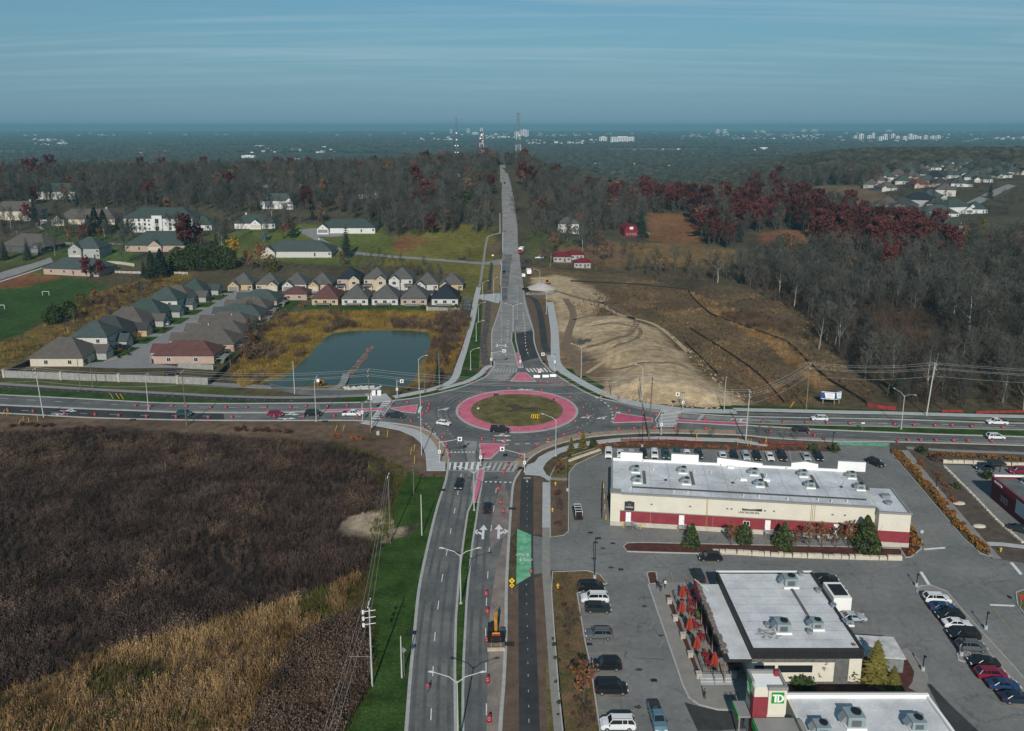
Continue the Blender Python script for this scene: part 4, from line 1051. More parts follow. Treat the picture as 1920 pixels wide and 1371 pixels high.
# ------------------------------------------------------------------ plaza: lot, beds, stores
lot=sheet('parking_lot',W([(1068,887),(1080,872),(1110,858),(1130,852),(1140,838),(1330,841),(1560,845),(1575,838),(1562,829.5),(1668,829.5),(1668,848),(1700,885),(1760,955),(1815,1018),(1858,1047),(1920,1056),(2050,1062),(2080,1480),(1145,1480),(1127,1371),(1109,1254),(1098,1204),(1083,1112),(1141,1097),(1127,1079),(1100,1069.5),(1035,1070),(1018,1075),(996,1078),(996,1004),(1018,1008),(1034,1009),(1060,1005),(1068,997)]),.028,M_LOT)
def onlot(name,px,m,z=.034):return sheet(name,W(px),z,m,parent=lot)
def bed(px,m,kerb=True,z=.12,name='planting_bed'):
    P=cr(W(px),1.0,True)if kerb=='round' else W(px)
    o=MB().prism(P,.0,z).build(name,m,kind='structure')
    if kerb:ribbon('kerb',P,.22,.0,z+.05,M_KERB,closed=True)
    return o
# verges between the road paths and the lot
bed([(1032,893),(1040,877),(1052,862),(1080,852),(1125,838),(1128,850),(1108,858),(1080,871),(1067,887),(1066,997),(1058,1004),(1032,1008),(1031,905)],M_LAWN2,True,.06)
MB().sheet(W([(1033,1000),(1033,905),(1064,903),(1064,994),(1056,1002)]),.068).build('planting_bed',M_SOIL,kind='structure')
bed([(1036,1073),(1100,1071),(1124,1078),(1138,1095),(1082,1113),(1097,1204),(1108,1254),(1125,1371),(1142,1480),(1062,1480),(1055,1371),(1047,1290),(1040,1195),(1034,1110)],mat('ragged_grass',(.075,.080,.018),.95,.3,.3,col2=(.13,.075,.04),fine=.35,bump=.5),True,.10)
bed([(1169,1026),(1176,1019.5),(1200,1018.5),(1400,1023),(1560,1026),(1690,1030),(1690,1046),(1500,1043),(1240,1037),(1176,1035)],M_MULCH,True,.16)
bed([(1213,1076),(1219,1073),(1230,1074),(1233,1094),(1218,1096)],M_MULCH,True,.14)
bed([(1690,962),(1694,958),(1712,990),(1728,1015),(1727,1030),(1708,1045),(1698,1046),(1688,1030)],M_MULCH,True,.12)
bed([(1669,848),(1692,846),(1760,933),(1843,1026),(1858,1045),(1838,1038),(1806,1010),(1740,932)],mat('leafy_bed',(.085,.060,.030),.95,.3,.5,fine=.35),True,.12)
path('path',[(1697,845),(1728,884),(1760,923),(1820,993),(1870,1049)],1.7,M_CONCD,.12)
flatpoly('planting_bed',[(1704,845),(1760,846),(1766,869),(1800,905),(1860,965),(1915,1015),(1990,1055),(1925,1056),(1875,1050),(1824,993),(1764,923)],.02,M_BEDS)
path('path',[(1700,840),(1780,845),(1860,848),(1990,853)],1.4,M_CONCD,.08)
flatpoly('planting_bed',[(1700,833),(1990,842),(1990,872),(1905,868),(1765,866),(1735,846)],.012,M_BEDS)
sheet('side_lot',W([(1767,871),(1850,874),(1990,882),(1990,1055),(1960,1052),(1915,1013),(1860,962),(1800,903)]),.026,M_LOT)
path('path',[(1848,1020),(1880,1021),(1920,1026),(1980,1030)],1.4,M_CONC,.1)
flatpoly('planting_bed',[(1105,842),(1125,838),(1240,828),(1400,832),(1445,840),(1560,838),(1575,843),(1560,847),(1330,843),(1140,840)],.034,mat('rust_bed',(.085,.050,.032),.95,.3,.6,fine=.3))
flatpoly('soil_verge',[(1250,826),(1380,829),(1440,836),(1560,838),(1570,831),(1454,825),(1380,821),(1250,820)],.03,M_SOIL)
onlot('green_crossing',[(1571,829.5),(1668,831.5),(1662,838),(1577,834.5)],M_GREENP,.05)
flatpoly('bike_path',[(1668,833),(1990,843),(1990,851),(1668,841)],.024,asphalt('mud_path',(.055,.052,.048),(.12,.10,.085),.9,.3))
# walk and patio beside the restaurant
PATIO=[(1215,1096),(1254,1094),(1318,1093),(1378,1224),(1402,1252),(1398,1333),(1345,1331),(1310,1322),(1291,1308),(1280,1285),(1262,1232)]
bed(PATIO,M_CONCD,False,.13,'walkway');ribbon('kerb',W([(1215,1096),(1262,1232),(1280,1285),(1291,1308),(1310,1322),(1345,1331),(1398,1333)]),.25,0,.16,M_KERB)
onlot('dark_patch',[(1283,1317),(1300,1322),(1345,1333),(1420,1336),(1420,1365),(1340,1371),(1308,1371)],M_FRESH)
onlot('dark_patch',[(1738,1283),(1745,1283),(1785,1325),(1835,1371),(1850,1480),(1790,1480),(1762,1330)],M_FRESH)
bed([(1650,1240),(1680,1215),(1700,1225),(1715,1260),(1712,1285),(1735,1300),(1480,1310),(1478,1280),(1500,1268),(1600,1266)],M_MULCH,False,.10)
path('path',[(1690,1218),(1712,1238),(1727,1265),(1724,1285),(1715,1297)],2.0,M_CONCD,.13)
bed([(1718,1110),(1724,1100),(1745,1098),(1775,1110),(1800,1140),(1845,1190),(1900,1250),(1960,1320),(1945,1325),(1880,1255),(1828,1195),(1790,1152),(1770,1128),(1755,1112),(1735,1112),(1724,1118)],M_CONCD,True,.13)
bed([(1795,1228),(1800,1222),(1818,1224),(1822,1236),(1808,1242),(1797,1238)],M_CONCD,True,.13)
bed([(1905,1112),(1925,1105),(1990,1110),(1990,1190),(1930,1165),(1908,1135)],M_LAWN2,True,.13)
# parking stall lines
def stall(a,b,m=M_YELLOW,w=.12):MB().strip(W([a,b]),w,.04,.04).build('stall_line',m,lot)
for y in(1153,1171,1189,1207.5,1226,1266,1309,1333,1358):stall((1083+(y-1112)*.17+1,y),(1144+(y-1112)*.21,y+.3))
for y,x in((1120,1720),(1133,1732),(1147,1742),(1161,1752),(1178,1764),(1195,1775),(1232,1790),(1255,1808),(1276,1822),(1300,1850),(1325,1875),(1350,1900)):stall((x,y),(x+45,y+1))
for x in(1155,1175,1197,1218,1240,1261,1281,1303,1366,1387,1409,1432,1456,1480,1500,1523):stall((x,845),(x+4,866),M_WORN)
for x,y in((1592,1142),(1602,1175),(1615,1192),(1582,1125)):stall((x,y),(x+40,y+1))
for a,b in(((1258,1074),(1264,1092)),((1283,1074),(1290,1092)),((1310,1074),(1316,1090))):stall(a,b)
for q in([(1732,1029),(1772,1026),(1773,1029),(1733,1032)],[(1724,1073),(1729,1072),(1746,1098),(1741,1100)],[(1893,1055),(1899,1055),(1918,1077),(1912,1078)],[(1856,1133),(1902,1135),(1902,1138),(1856,1136)]):
    onlot('stop_bar',q,M_PAINT,.042)
stall((1735,980),(1768,1027),M_YELLOW);stall((1862,1140),(1905,1195),M_YELLOW)
for px in((1240,1208),(1222,1172),(1226,1277),(1622,1100),(1640,1100)):# worn arrows and manholes
    x,y=G(*px);o=MB().poly([(-.15,-1.4,0),(.15,-1.4,0),(.15,.4,0),(-.15,.4,0)]).poly([(-.5,.4,0),(.5,.4,0),(0,1.4,0)]).build('arrow_marking',mat('ghost_paint',(.19,.19,.185),.85,.3,2),lot,(x,y,.042),(0,0,-.5))
for px in((1226,1276),(1105,1208),(1164,1068),(1107,999),(1149,1019)):
    x,y=G(*px);MB().box(-.5,.5,-.35,.35,0,.015).build('drain_grate',M_BLACK,lot,(x,y,.028))
# oil stains / patched cracks in the lot
for k in range(26):
    r=random.Random(k+40);px=(r.uniform(1090,1700),r.uniform(1000,1068))if k%2 else(r.uniform(1150,1250),r.uniform(1080,1360))
    x,y=G(*px);a=r.uniform(0,6.28)
    if k%3:MB().strip([(x+math.cos(a)*t+.4*math.sin(t*1.3+k),y+math.sin(a)*t*.5)for t in np.linspace(0,r.uniform(2,6),9)],r.uniform(.05,.12),.038,.038).build('crack_seal',mat('tar_seal',(.035,.035,.035),.7,.1),lot)
    else:MB().sheet([(x+math.cos(t)*r.uniform(.3,.8),y+math.sin(t)*r.uniform(.2,.5))for t in np.linspace(0,6.0,11)],.037).build('oil_stain',mat('oil_stain',(.050,.049,.047),.6,.2),lot)

# ---- long store
M_CREAM=mat('cream_render',(.64,.60,.50),.85,.05,.4,fine=.05)
M_CRIMSON=mat('crimson_brick',(.235,.036,.046),.8,.14,.8,fine=.18)
M_BASE=mat('stained_base',(.47,.44,.37),.88,.14,.8,fine=.15)
M_MEMB=mat('roof_membrane',(.52,.54,.56),.75,.22,.16,fine=.10)
M_COPE=mat('grey_coping',(.25,.245,.235),.6,.08)
M_PARA=mat('white_parapet',(.80,.80,.78),.7,.04,.5)
M_RTU=mat('unit_casing',(.27,.33,.345),.5,.1,1.0,metal=.2)
SA=G(1145,985);SAng=math.atan2(G(1561,1010)[1]-SA[1],G(1561,1010)[0]-SA[0])
store=thing('store_building','long cream and crimson store with flat grey roof and rooftop units','store',(SA[0],SA[1],0),SAng)
def toS(x,y):
    dx,dy=x-SA[0],y-SA[1];c,s=math.cos(-SAng),math.sin(-SAng)
    return dx*c-dy*s,dx*s+dy*c
SL,SD,SH=toS(*G(1638,1016))[0],17.8,7.4
wl=MB();wl.box(0,SL,0,SD,1.05,SH);wl.build('wall',M_CREAM,store)
MB().box(-.12,SL,-.10,SD+.1,-.1,1.05).build('base_course',M_BASE,store)
x0=1.9;seg=(SL-x0)/8
for k in range(8):MB().box(x0+k*seg+.02,x0+(k+1)*seg-.02,-.08,.05,1.07,3.55).build('brick_panel',M_CRIMSON,store)
MB().box(-.15,1.9,-.22,.4,1.05,SH+.25).build('corner_pier',M_CREAM,store);MB().box(-.3,2.05,-.36,1.6,SH+.25,SH+.5).build('pier_cap',M_COPE,store)
MB().box(1.9,SL,-.06,.05,3.55,3.72).build('band_sill',M_COPE,store)
# roof: membrane strips with lapped seams
ns=13
for k in range(ns):
    a,b=.35+(SL-.5)*k/ns,.35+(SL-.5)*(k+1)/ns
    MB().box(a,b-.015,.3,SD-.3,SH,SH+.05+.012*(k%2)).build('roof_membrane_strip',M_MEMB,store)
for k in range(1,ns):a=.35+(SL-.5)*k/ns;MB().box(a-.05,a+.04,.3,SD-.3,SH+.062,SH+.068).build('roof_seam',mat('seam_grey',(.30,.31,.32),.8,.2),store)
MB().box(2.05,SL,-.15,.3,SH,SH+.35).box(-.15,.3,1.6,SD,SH,SH+.35).build('coping',M_COPE,store)
MB().box(.3,SL,SD-.3,SD+.1,SH,SH+.55).build('rear_parapet',M_PARA,store)
for a,b,yy in(((1163.6,1205),0,2.2),((1259,1309.5),0,2.4),((1344,1427),1,2.0),((1479,1527),2,1.6),((1562,1611),0,2.6)):
    xa,xb=(toS(*flat(q,868,SH+.5))[0]for q in a)
    m_=MB();z0,z1=SH+.3,SH+yy
    yf,yk=SD-.35,SD+.25
    pr=[(xa,z0),(xb,z0),(xb,z1-(.9 if b==1 else 0)),((xa+xb)/2,z1+(.5 if b==2 else 0-(.45 if b==1 else 0))),(xa,z1)]
    m_.poly([(p[0],yf,p[1])for p in pr]);m_.poly([(p[0],yk,p[1])for p in reversed(pr)])
    for i in range(len(pr)):p,q=pr[i],pr[(i+1)%len(pr)];m_.poly([(p[0],yk,p[1]),(q[0],yk,q[1]),(q[0],yf,q[1]),(p[0],yf,p[1])])
    o=m_.build('raised_parapet',M_PARA,store)
    cp=MB()
    for p,q in zip(pr[2:],pr[3:]):cp.poly([(p[0],yf-.1,p[1]+.06),(p[0],yk+.1,p[1]+.06),(q[0],yk+.1,q[1]+.06),(q[0],yf-.1,q[1]+.06)])
    cp.build('coping',M_COPE,o)
# roof runs: dark pipe along the front, walkway pads
MB().box(4.5,SL-1,3.3,3.6,SH+.06,SH+.3).build('pipe_run',mat('dark_pipe',(.06,.06,.058),.7,.1),store)
def rtu(root,x,y,z,s=1.0,nm='rooftop_unit',rz=.0):
    o=MB().box(-1.0*s,1.0*s,-.9*s,.9*s,.3,1.55*s).build(nm,M_RTU,root,(x,y,z),(0,0,rz))
    MB().box(-1.15*s,1.15*s,-1.05*s,1.05*s,0,.3).build('curb',M_PARA,o)
    MB().cyl(.25*s,.1,1.55*s,1.72*s,.55*s,n=14).build('fan',M_BLACK,o)
    MB().frust([(-1.0*s,-.6),(-1.0*s,.6),(-1.7*s,.6),(-1.7*s,-.6)],[(-1.0*s,-.6),(-1.0*s,.6),(-1.2*s,.6),(-1.2*s,-.6)],.75,1.35*s).build('intake_hood',M_METAL,o)
    MB().box(-.6*s,.5*s,-.93*s,-.9*s,.5,1.2*s).build('louvre',mat('louvre_dark',(.10,.11,.11),.6,.1),o)
for px in((1191.7,885),(1195,904.5),(1280,886.5),(1286,907),(1413,890),(1424,911.6),(1505.6,893),(1519,914),(1596,896),(1612.6,918)):
    a,b=toS(*flat(px[0],px[1],SH));rtu(store,a,b,SH+.05,.85)
    if px[1]<898:MB().box(a+1.5,a+2.2,b-6.2,b+.6,SH+.06,SH+.14).build('walkway_pad',mat('pad_grey',(.12,.115,.105),.85,.15),store)
rr=random.Random(5)
for k in range(16):
    a=4+k*(SL-6)/16+rr.uniform(-.5,.5);MB().cyl(0,0,0,.55,.10,n=6).cyl(0,0,.5,.62,.2,n=6).build('vent_pipe',M_WHITE,store,(a,rr.choice((1.4,1.9,2.5,13,17)),SH))
for px in((1370,878),(1394,901),(1437,902)):
    a,b=toS(*flat(px[0],px[1],SH));MB().box(-.7,.7,-.4,.4,0,.5).build('skylight',M_PARA,store,(a,b,SH))
for px in((1248,901),(1374,906),(1577,914)):
    a,b=toS(*flat(px[0],px[1],SH));d_=MB().cyl(0,0,0,.12,.35,n=10).build('roof_drain',M_BLACK,store,(a,b,SH+.06))
    sh_=MB()
    for t in(.2,1.3,2.2,3.4,4.4,5.6):sh_.strip([(math.cos(t)*.3,math.sin(t)*.3),(math.cos(t)*2+.2,math.sin(t)*1.6),(math.cos(t)*5,math.sin(t)*2.6+.5)],.09,.015,.015)
    sh_.build('dirt_streak',mat('roof_dirt',(.17,.17,.165),.9,.2),d_)
# doors, stairs, fittings on the front
def fr(px,py=975):return toS(*G(px,985+(px-1145)*.06))[0]
for px,stairs in((1177.5,1),(1277,1),(1438,1),(1566,0),(1592,0)):
    a=fr(px);d_=MB().box(a-.55,a+.55,-.14,.0,1.07,3.35).build('door',M_PARA,store)
    MB().box(a+.35,a+.45,-.2,-.14,2.1,2.2).build('handle',M_BLACK,d_)
    if stairs:
        s_=MB().box(a-.7,a+.9,-1.5,-.16,.9,1.02)
        for i in range(5):s_.box(a+.9+i*.3,a+1.2+i*.3,-1.5,-.3,.85-i*.18,.9-i*.18)
        s_.box(a-.7,a-.6,-1.5,-1.4,0,.9).box(a+.8,a+.9,-1.5,-1.4,0,.9)
        s_=s_.build('stairs',M_METAL,store)
        r_=MB().tube([(a-.7,-.2,1.95),(a-.7,-1.45,1.95),(a+.9,-1.45,1.95),(a+2.5,-1.45,1.0)],.035,5)
        for xx,zt,zb_ in((a-.7,1.95,1),(a+.1,1.95,1),(a+.9,1.95,1),(a+1.7,1.5,.5),(a+2.5,1.0,0)):r_.tube([(xx,-1.45,zb_),(xx,-1.45,zt)],.03,5)
        r_.build('handrail',M_METAL,s_)
for px in(1220,1292,1361,1369,1431,1448,1557,1580):a=fr(px);MB().box(a-.22,a+.22,-.06,.02,5.3,5.6).build('wall_vent',mat('vent_dark',(.16,.155,.14),.7,.1),store)
a=fr(1398);w_=window(store,a,-.08,2.0,0,1.2,.8)
for px in(1322.5,1324.5,1517,1520,1523.5):a=fr(px);MB().tube([(a,-.12,1.0),(a,-.12,SH)],.04,5).build('gas_pipe',mat('yellow_pipe',(.40,.27,.10),.6,.1),store)
def text(parent,body,size,loc,m,name='lettering',rot=(math.pi/2,0,0),ext=.02):
    c=bpy.data.curves.new(name,'FONT');c.body=body;c.size=size;c.align_x='CENTER';c.align_y='CENTER';c.extrude=ext
    tmp=bpy.data.objects.new(name,c);COL.objects.link(tmp);dg=bpy.context.evaluated_depsgraph_get()
    me=bpy.data.meshes.new_from_object(tmp.evaluated_get(dg));bpy.data.objects.remove(tmp);me.materials.clear();me.materials.append(m)
    return obj(name,me,parent,loc,rot)
M_SIGN=mat('sign_charcoal',(.035,.040,.038),.6,.1)
a=fr(1179)
sg=MB().poly([(a-1.05,-.12,3.75),(a+1.05,-.12,3.75),(a+1.05,-.12,5.75),(a,-.12,6.0),(a-1.05,-.12,5.75)]);sg.box(a-1.05,a+1.05,-.11,.02,3.75,5.75);sg=sg.build('sign',M_SIGN,store)
text(sg,'CARISSA',.44,(a,-.14,4.55),M_PARA)
MB().box(a-.3,a+.3,-.15,-.12,5.0,5.06).box(a-.3,a-.24,-.15,-.12,5.0,5.3).box(a+.24,a+.3,-.15,-.12,5.0,5.3).box(a-.2,a+.2,-.15,-.12,5.28,5.34).build('emblem',M_COPE,sg)
a=fr(1403)
s2=MB().poly([(a-1.6,-.1,5.25),(a+2.5,-.1,5.25),(a+2.5,-.1,5.85),(a,-.1,5.62),(a-1.6,-.1,5.75)]).build('sign',M_SIGN,store)
for k in range(13):
    b=a-2.3+k*.34;q=MB();rr=random.Random(k);q.box(b,b+.07,-.1,-.05,4.62,5.02)
    if k%3:q.box(b+.18,b+.25,-.1,-.05,4.62,5.02)
    q.box(b,b+.25,-.1,-.05,4.95 if k%2 else 4.62,5.02 if k%2 else 4.69);q.build('letter',M_SIGN,s2)
for k in range(11):b=a-1.3+k*.24;MB().box(b,b+.15,-.13,-.1,5.36,5.52).build('letter',M_COPE,s2)
# east block
ew0,ew1=SL,SL+6.2;ed=toS(*G(1680,1026))[1]
eb=MB().box(ew0,ew1,ed,SD*.55,1.05,SH-.1).build('wall',M_CREAM,store)
MB().box(ew0-.1,ew1+.1,ed-.1,SD*.55,-.1,1.05).build('base_course',M_BASE,store)
MB().box(ew0-.06,ew1+.06,ed-.08,ed+.2,1.07,3.5).box(ew1-.2,ew1+.08,ed,SD*.55,1.07,3.5).build('brick_panel',M_CRIMSON,store)
MB().box(ew0-.15,ew1+.15,ed-.15,ed+.3,SH-.1,SH+.3).box(ew1-.3,ew1+.15,ed+.3,SD*.55,SH-.1,SH+.3).box(ew0-.15,ew0+.25,ed+.3,0,SH-.1,SH+.3).build('coping',M_COPE,store)
MB().box(ew0+.25,ew1-.3,ed+.3,SD*.55,SH-.1,SH-.02).build('roof_membrane_strip',M_MEMB,store)
MB().cyl(0,0,0,.5,.5,n=12).cyl(0,0,.5,.8,.75,n=12).build('exhaust_fan',M_METAL,store,(ew0+3,ed+4,SH-.02))
MB().box(-.8,.8,-.6,.6,0,.9).build('exhaust_hood',M_METAL,store,(ew0+3.4,ed+7,SH-.02))
# side of the store: fence of dark panels at the west end
sf=thing('service_gate','dark slatted service gate leaning by the west end of the store','gate',(SA[0]-1.6,SA[1]+3,0),SAng)
for k in range(5):MB().box(-.06,.06,k*2.6,k*2.6+2.5,.3,2.6).build('panel',M_BLACK,sf)
for k in range(6):MB().box(-.1,.1,k*2.6-.1,k*2.6,0,2.8).build('post',M_BLACK,sf)
M_YEL=mat('safety_yellow',(.62,.37,.03),.6,.1,2)
bol=MB().lathe(0,0,[(.11,0),(.11,1.1),(.07,1.2)],8).mesh('bollard',M_YEL)
for i,px in enumerate(((1169.5,990),(1201,992),(1271,996),(1307.5,994),(1325,996),(1503,1004),(1525,1005),(1136,975),(1134,955),(1133,935),(1131.5,915))):
    x,y=G(*px);tag(obj('bollard',bol,None,(x,y,0)),'yellow steel bollard at the store front, '+ORD[i]+' from the left' if i<7 else 'yellow steel bollard at the west end of the store, '+ORD[i-7]+' from the near corner','bollard','yellow bollards at the store front' if i<7 else 'yellow bollards at the store end')
# retaining stone walls: each stone a piece
def stone_wall(label,px,sz,h,group=None):
    P=cr(W(px),.2);t=thing('stone_wall',label,'wall',(P[0][0],P[0][1],0));L=[0]
    for a,b in zip(P,P[1:]):L.append(L[-1]+math.dist(a,b))
    s=0;r=random.Random(label);k=0
    while s<L[-1]-.3:
        l=sz*r.uniform(.75,1.3);i=min(range(len(L)),key=lambda q:abs(L[q]-(s+l/2)))
        a,b=P[max(i-1,0)],P[min(i+1,len(P)-1)]
        hh=h*r.uniform(.85,1.1);w=l-.05;q=.06
        MB().frust([(-w/2,-.35),(w/2,-.35),(w/2,.35),(-w/2,.35)],[(-w/2+q,-.3+r.uniform(0,.08)),(w/2-q,-.3),(w/2-q,.3),(-w/2+q,.3)],.0,hh).build('stone',mat('wall_stone',(.36,.34,.31),.9,.2,.9,fine=.15,rnd=.2),t,(P[i][0]-t.location.x,P[i][1]-t.location.y,0),(0,0,math.atan2(b[1]-a[1],b[0]-a[0])+r.uniform(-.04,.04)))
        s+=l
stone_wall('low wall of pale stone blocks along the mulch bed south of the store',[(1335,1036.5),(1450,1043),(1560,1047),(1688,1050)],1.35,.85)
stone_wall('pale stone block wall behind the drive through lane',[(1767,868),(1840,870),(1990,877)],1.3,.8)
stone_wall('row of weathered boulders edging the curved drive through lane',[(1770,875),(1800,905),(1830,935),(1868,975),(1915,1016)],1.1,.35)
stone_wall('grey block edging along the corner lawn by the road path',[(1066,866),(1090,857),(1125,845)],1.1,.5)
for i,px in enumerate(((1798,945),(1836,988))):
    x,y=G(*px);b_=MB();b_.lathe(0,0,[(.5,0),(1.1,.1),(1.0,.45),(.5,.6)],9).build('boulder',mat('wall_stone',(.36,.34,.31)),None,(x,y,0));o=bpy.context.scene.objects[-1]if 0 else None
for o in[q for q in COL.objects if q.name.startswith('boulder')]:
    o.scale=(1.3,.7,.8);tag(o,'flat pale boulder lying in the brown bed, '+('nearer the road' if o.name=='boulder' else 'nearer the junction of drives'),'boulder')

# ---- restaurant
RX0,RX1,RY0,RY1,RH=37.0,54.0,108.6,130.4,5.8
M_BLKF=mat('black_fascia',(.030,.031,.030),.6,.1)
M_STCL=mat('grey_stone_cladding',(.12,.118,.112),.85,.25,1.5,fine=.3)
rest=thing('restaurant_building','flat roofed restaurant with black fascia, cream wall and patio canopy','restaurant',(RX0,RY0,0))
rw,rd=RX1-RX0,RY1-RY0
MB().box(0,rw,0,rd,-.05,4.6).build('wall',M_CREAM,rest)
MB().box(-.15,rw+.15,-.15,.2,4.6,RH+.3).box(-.15,rw+.15,rd-.25,rd+.15,4.6,RH+.3).box(-.15,.2,.2,rd-.25,4.6,RH+.3).box(rw-.2,rw+.15,.2,rd-.25,4.6,RH+.3).build('fascia',M_BLKF,rest)
MB().box(.2,rw-.2,.2,rd-.25,4.6,RH).build('roof_deck',M_COPE,rest)
for k in range(46):MB().box(.1+k*rw/46,.1+k*rw/46+.1,-.24,-.15,4.65,RH+.2).build('fascia_rib',M_BLACK,rest)
MB().box(-.05,rw-2.2,-.06,0,3.9,4.6).box(rw-4.2,rw-2.0,-.12,0,0,4.6).box(-.05,rw,-.1,0,0,.5).build('stone_cladding',M_STCL,rest)
for k in range(9):
    MB().box(.3,rw-.3,.3+k*(rd-.6)/9,.3+(k+1)*(rd-.6)/9-.02,RH+.02,RH+.07+.012*(k%2)).build('roof_membrane_strip',mat('pale_membrane',(.55,.56,.57),.75,.16,.3,fine=.08),rest)
for k in range(1,9):a=.3+k*(rd-.6)/9;MB().box(.3,rw-.3,a-.05,a+.03,RH+.082,RH+.087).build('roof_seam',mat('seam_grey',(.30,.31,.32)),rest)
MB().box(-.15,rw+.15,rd-.25,rd+.15,RH+.3,RH+.42).build('parapet_cap',M_PARA,rest);MB().box(-.15,.2,-.15,rd-.25,RH+.3,RH+.4).box(rw-.2,rw+.15,-.15,rd-.25,RH+.3,RH+.4).box(.2,rw-.2,-.15,.2,RH+.3,RH+.4).build('parapet_cap',M_BLKF,rest)
for a,b in((.5,3.6),(4.1,9.4)):# strip windows
    o=MB().box(a,b,-.12,.0,2.2,2.35).box(a,b,-.12,0,3.2,3.35).box(a,a+.12,-.12,0,2.35,3.2).box(b-.12,b,-.12,0,2.35,3.2).build('window',M_BLACK,rest)
    MB().box(a+.12,b-.12,-.05,.02,2.35,3.2).build('pane',M_GLASS,o)
# patio canopy with a rough stone edge and red banner
MB().box(-4.4,-.17,-.6,rd-1.8,4.35,4.75).build('canopy',M_BLKF,rest);MB().box(-3.6,-.2,-.4,rd-2.0,4.75,4.82).build('canopy_membrane',mat('pale_membrane',(.42,.43,.44)),rest)
ed_=MB()
for k in range(30):
    r=random.Random(k);y_=1.2+k*.62;ed_.cbox(-3.95+r.uniform(-.15,.2),y_,4.95+.25*math.sin(k*.5),.8*r.uniform(.6,1.1),.66,.35*r.uniform(.7,1.3))
ed_.build('rock_edge',mat('rock_edge',(.17,.14,.125),.9,.3,1.5,fine=.3),rest)
for k in range(6):MB().cyl(-4.0,.2+k*3.8,0,4.35,.12,n=8).build('canopy_post',mat('timber_post',(.28,.16,.13),.8,.2),rest)
bn=MB().poly([(-4.55,rd-7.0,4.4),(-4.55,rd-2.0,4.4),(-4.55,rd-2.0,6.0),(-4.55,rd-6.8,5.6)]).poly([(-4.62,rd-2.0,4.4),(-4.62,rd-7.0,4.4),(-4.62,rd-6.8,5.6),(-4.62,rd-2.0,6.0)]).build('banner',mat('red_banner',(.46,.035,.075),.7,.1),rest)
MB().tube([(-4.5,rd-2.1,5.9),(-2.4,rd-4.2,4.9)],.06,5).build('brace',M_WHITE,bn)
for px,s in((1480,1098,),1.15),((1466,1183),1.1),((1530,1178),.9),((1591,1172),.6):
    x,y=flat(px[0],px[1],RH);rtu(rest,x-RX0,y-RY0,RH+.07,s)
for px in((1439,1177),(1518,1190),(1501,1080),(1534,1112),(1562,1140)):
    x,y=flat(px[0],px[1],RH);o=MB().cyl(0,0,0,.5,.32,n=10).cyl(0,0,.5,.75,.5,n=10).build('exhaust_fan',M_METAL,rest,(x-RX0,y-RY0,RH+.07))
for k in range(46):
    r=random.Random(k+900);q=r.random()**.7*2.3;t_=r.uniform(0,6.28);MB().sheet([(4.0+q*math.cos(t_)+.3*math.cos(u),4.3+.6*q*math.sin(t_)+.2*math.sin(u))for u in np.linspace(0,5.5,7)],RH+.088+k*.0003).build('grease_stain',mat('grease',(.27,.265,.26),.7,.3,1.2),rest)
MB().box(11.5,12.0,6,18,RH+.06,RH+.16).build('walkway_pad',mat('pad_grey',(.12,.115,.105)),rest)
# annex and bin store
an=thing('bin_store','grey panelled bin store with stained white roof beside two young spruces','shed',(*G(1653,1260),0),math.radians(-6))
MB().box(-3.2,3.2,0,5,-.05,2.6).build('wall',mat('grey_panels',(.20,.22,.22),.7,.15,1.0),an);MB().box(-3.4,3.4,-.2,5.2,2.6,2.8).build('roof',mat('stained_white',(.50,.49,.48),.8,.3,.7),an)
for k in range(8):MB().box(-3.1+k*.8,-3.1+k*.8+.08,-.05,0,0,2.6).build('rib',M_METAL,an)
an=thing('cold_store','white cold store box with black vent on top against the restaurant','shed',(*G(1578,1150),0),0)
MB().box(-1.6,1.6,0,5,0,3.0).build('wall',M_PARA,an);MB().box(-1.2,1.2,.8,4.0,3.0,3.25).build('roof_vent',M_BLACK,an)
# patio furniture: closed umbrellas, tables, sofas, fence
M_ORG=mat('orange_canvas',(.29,.036,.020),.8,.12,1.5,fine=.1)
umb0=None
for i,(px,py)in enumerate(((1279,1127),(1278,1156),(1292,1189),(1306,1225),(1339,1256),(1382,1255))):
    x,y=G(px,py);lb=['closed orange patio umbrella farthest from the steps','closed orange umbrella, second from the far end of the patio','closed orange umbrella, third along the patio rail','closed orange umbrella, fourth along the patio rail','closed orange umbrella next to the patio steps','closed orange umbrella under the canopy corner'][i]
    t=thing('patio_umbrella',lb,'umbrella',(x,y,.13),0,'closed patio umbrellas')
    if not umb0:
        c=MB();n=16;rings=[(.62,.95),(.5,1.4),(.36,2.2),(.16,2.95),(.03,3.15)]
        b0=len(c.v)
        for r,z in rings:
            for k in range(n):a=2*math.pi*k/n;q=r*(1.15 if k%2 else .72);c.v.append((q*math.cos(a),q*math.sin(a),z+(.12 if k%2==0 and z<1 else 0)))
        for j in range(len(rings)-1):
            for k in range(n):c.f.append((j*n+k,j*n+(k+1)%n,(j+1)*n+(k+1)%n,(j+1)*n+k));c.m.append(0)
        umb0=(c.mesh('canopy',M_ORG),MB().cyl(0,0,.1,3.3,.035,n=6).mesh('pole',M_BLACK),MB().cyl(0,0,0,.12,.4,n=12).mesh('base',M_BLACK))
    for n_,me in zip(('canopy','pole','base'),umb0):obj(n_,me,t)
M_RUST=mat('red_metal',(.20,.022,.024),.55,.15,2)
tb0=[MB().box(-.6,.6,-.45,.45,.72,.78).mesh('table_top',M_RUST)]+[MB().box(-.04,.04,-.04,.04,0,.72).mesh('leg',M_BLACK)]
ch0=[MB().box(-.25,.25,-.25,.25,.42,.48).mesh('seat',M_RUST),MB().box(-.25,.25,.2,.26,.48,.95).mesh('backrest',M_RUST),MB().box(-.03,.03,-.03,.03,0,.42).mesh('leg',M_BLACK)]
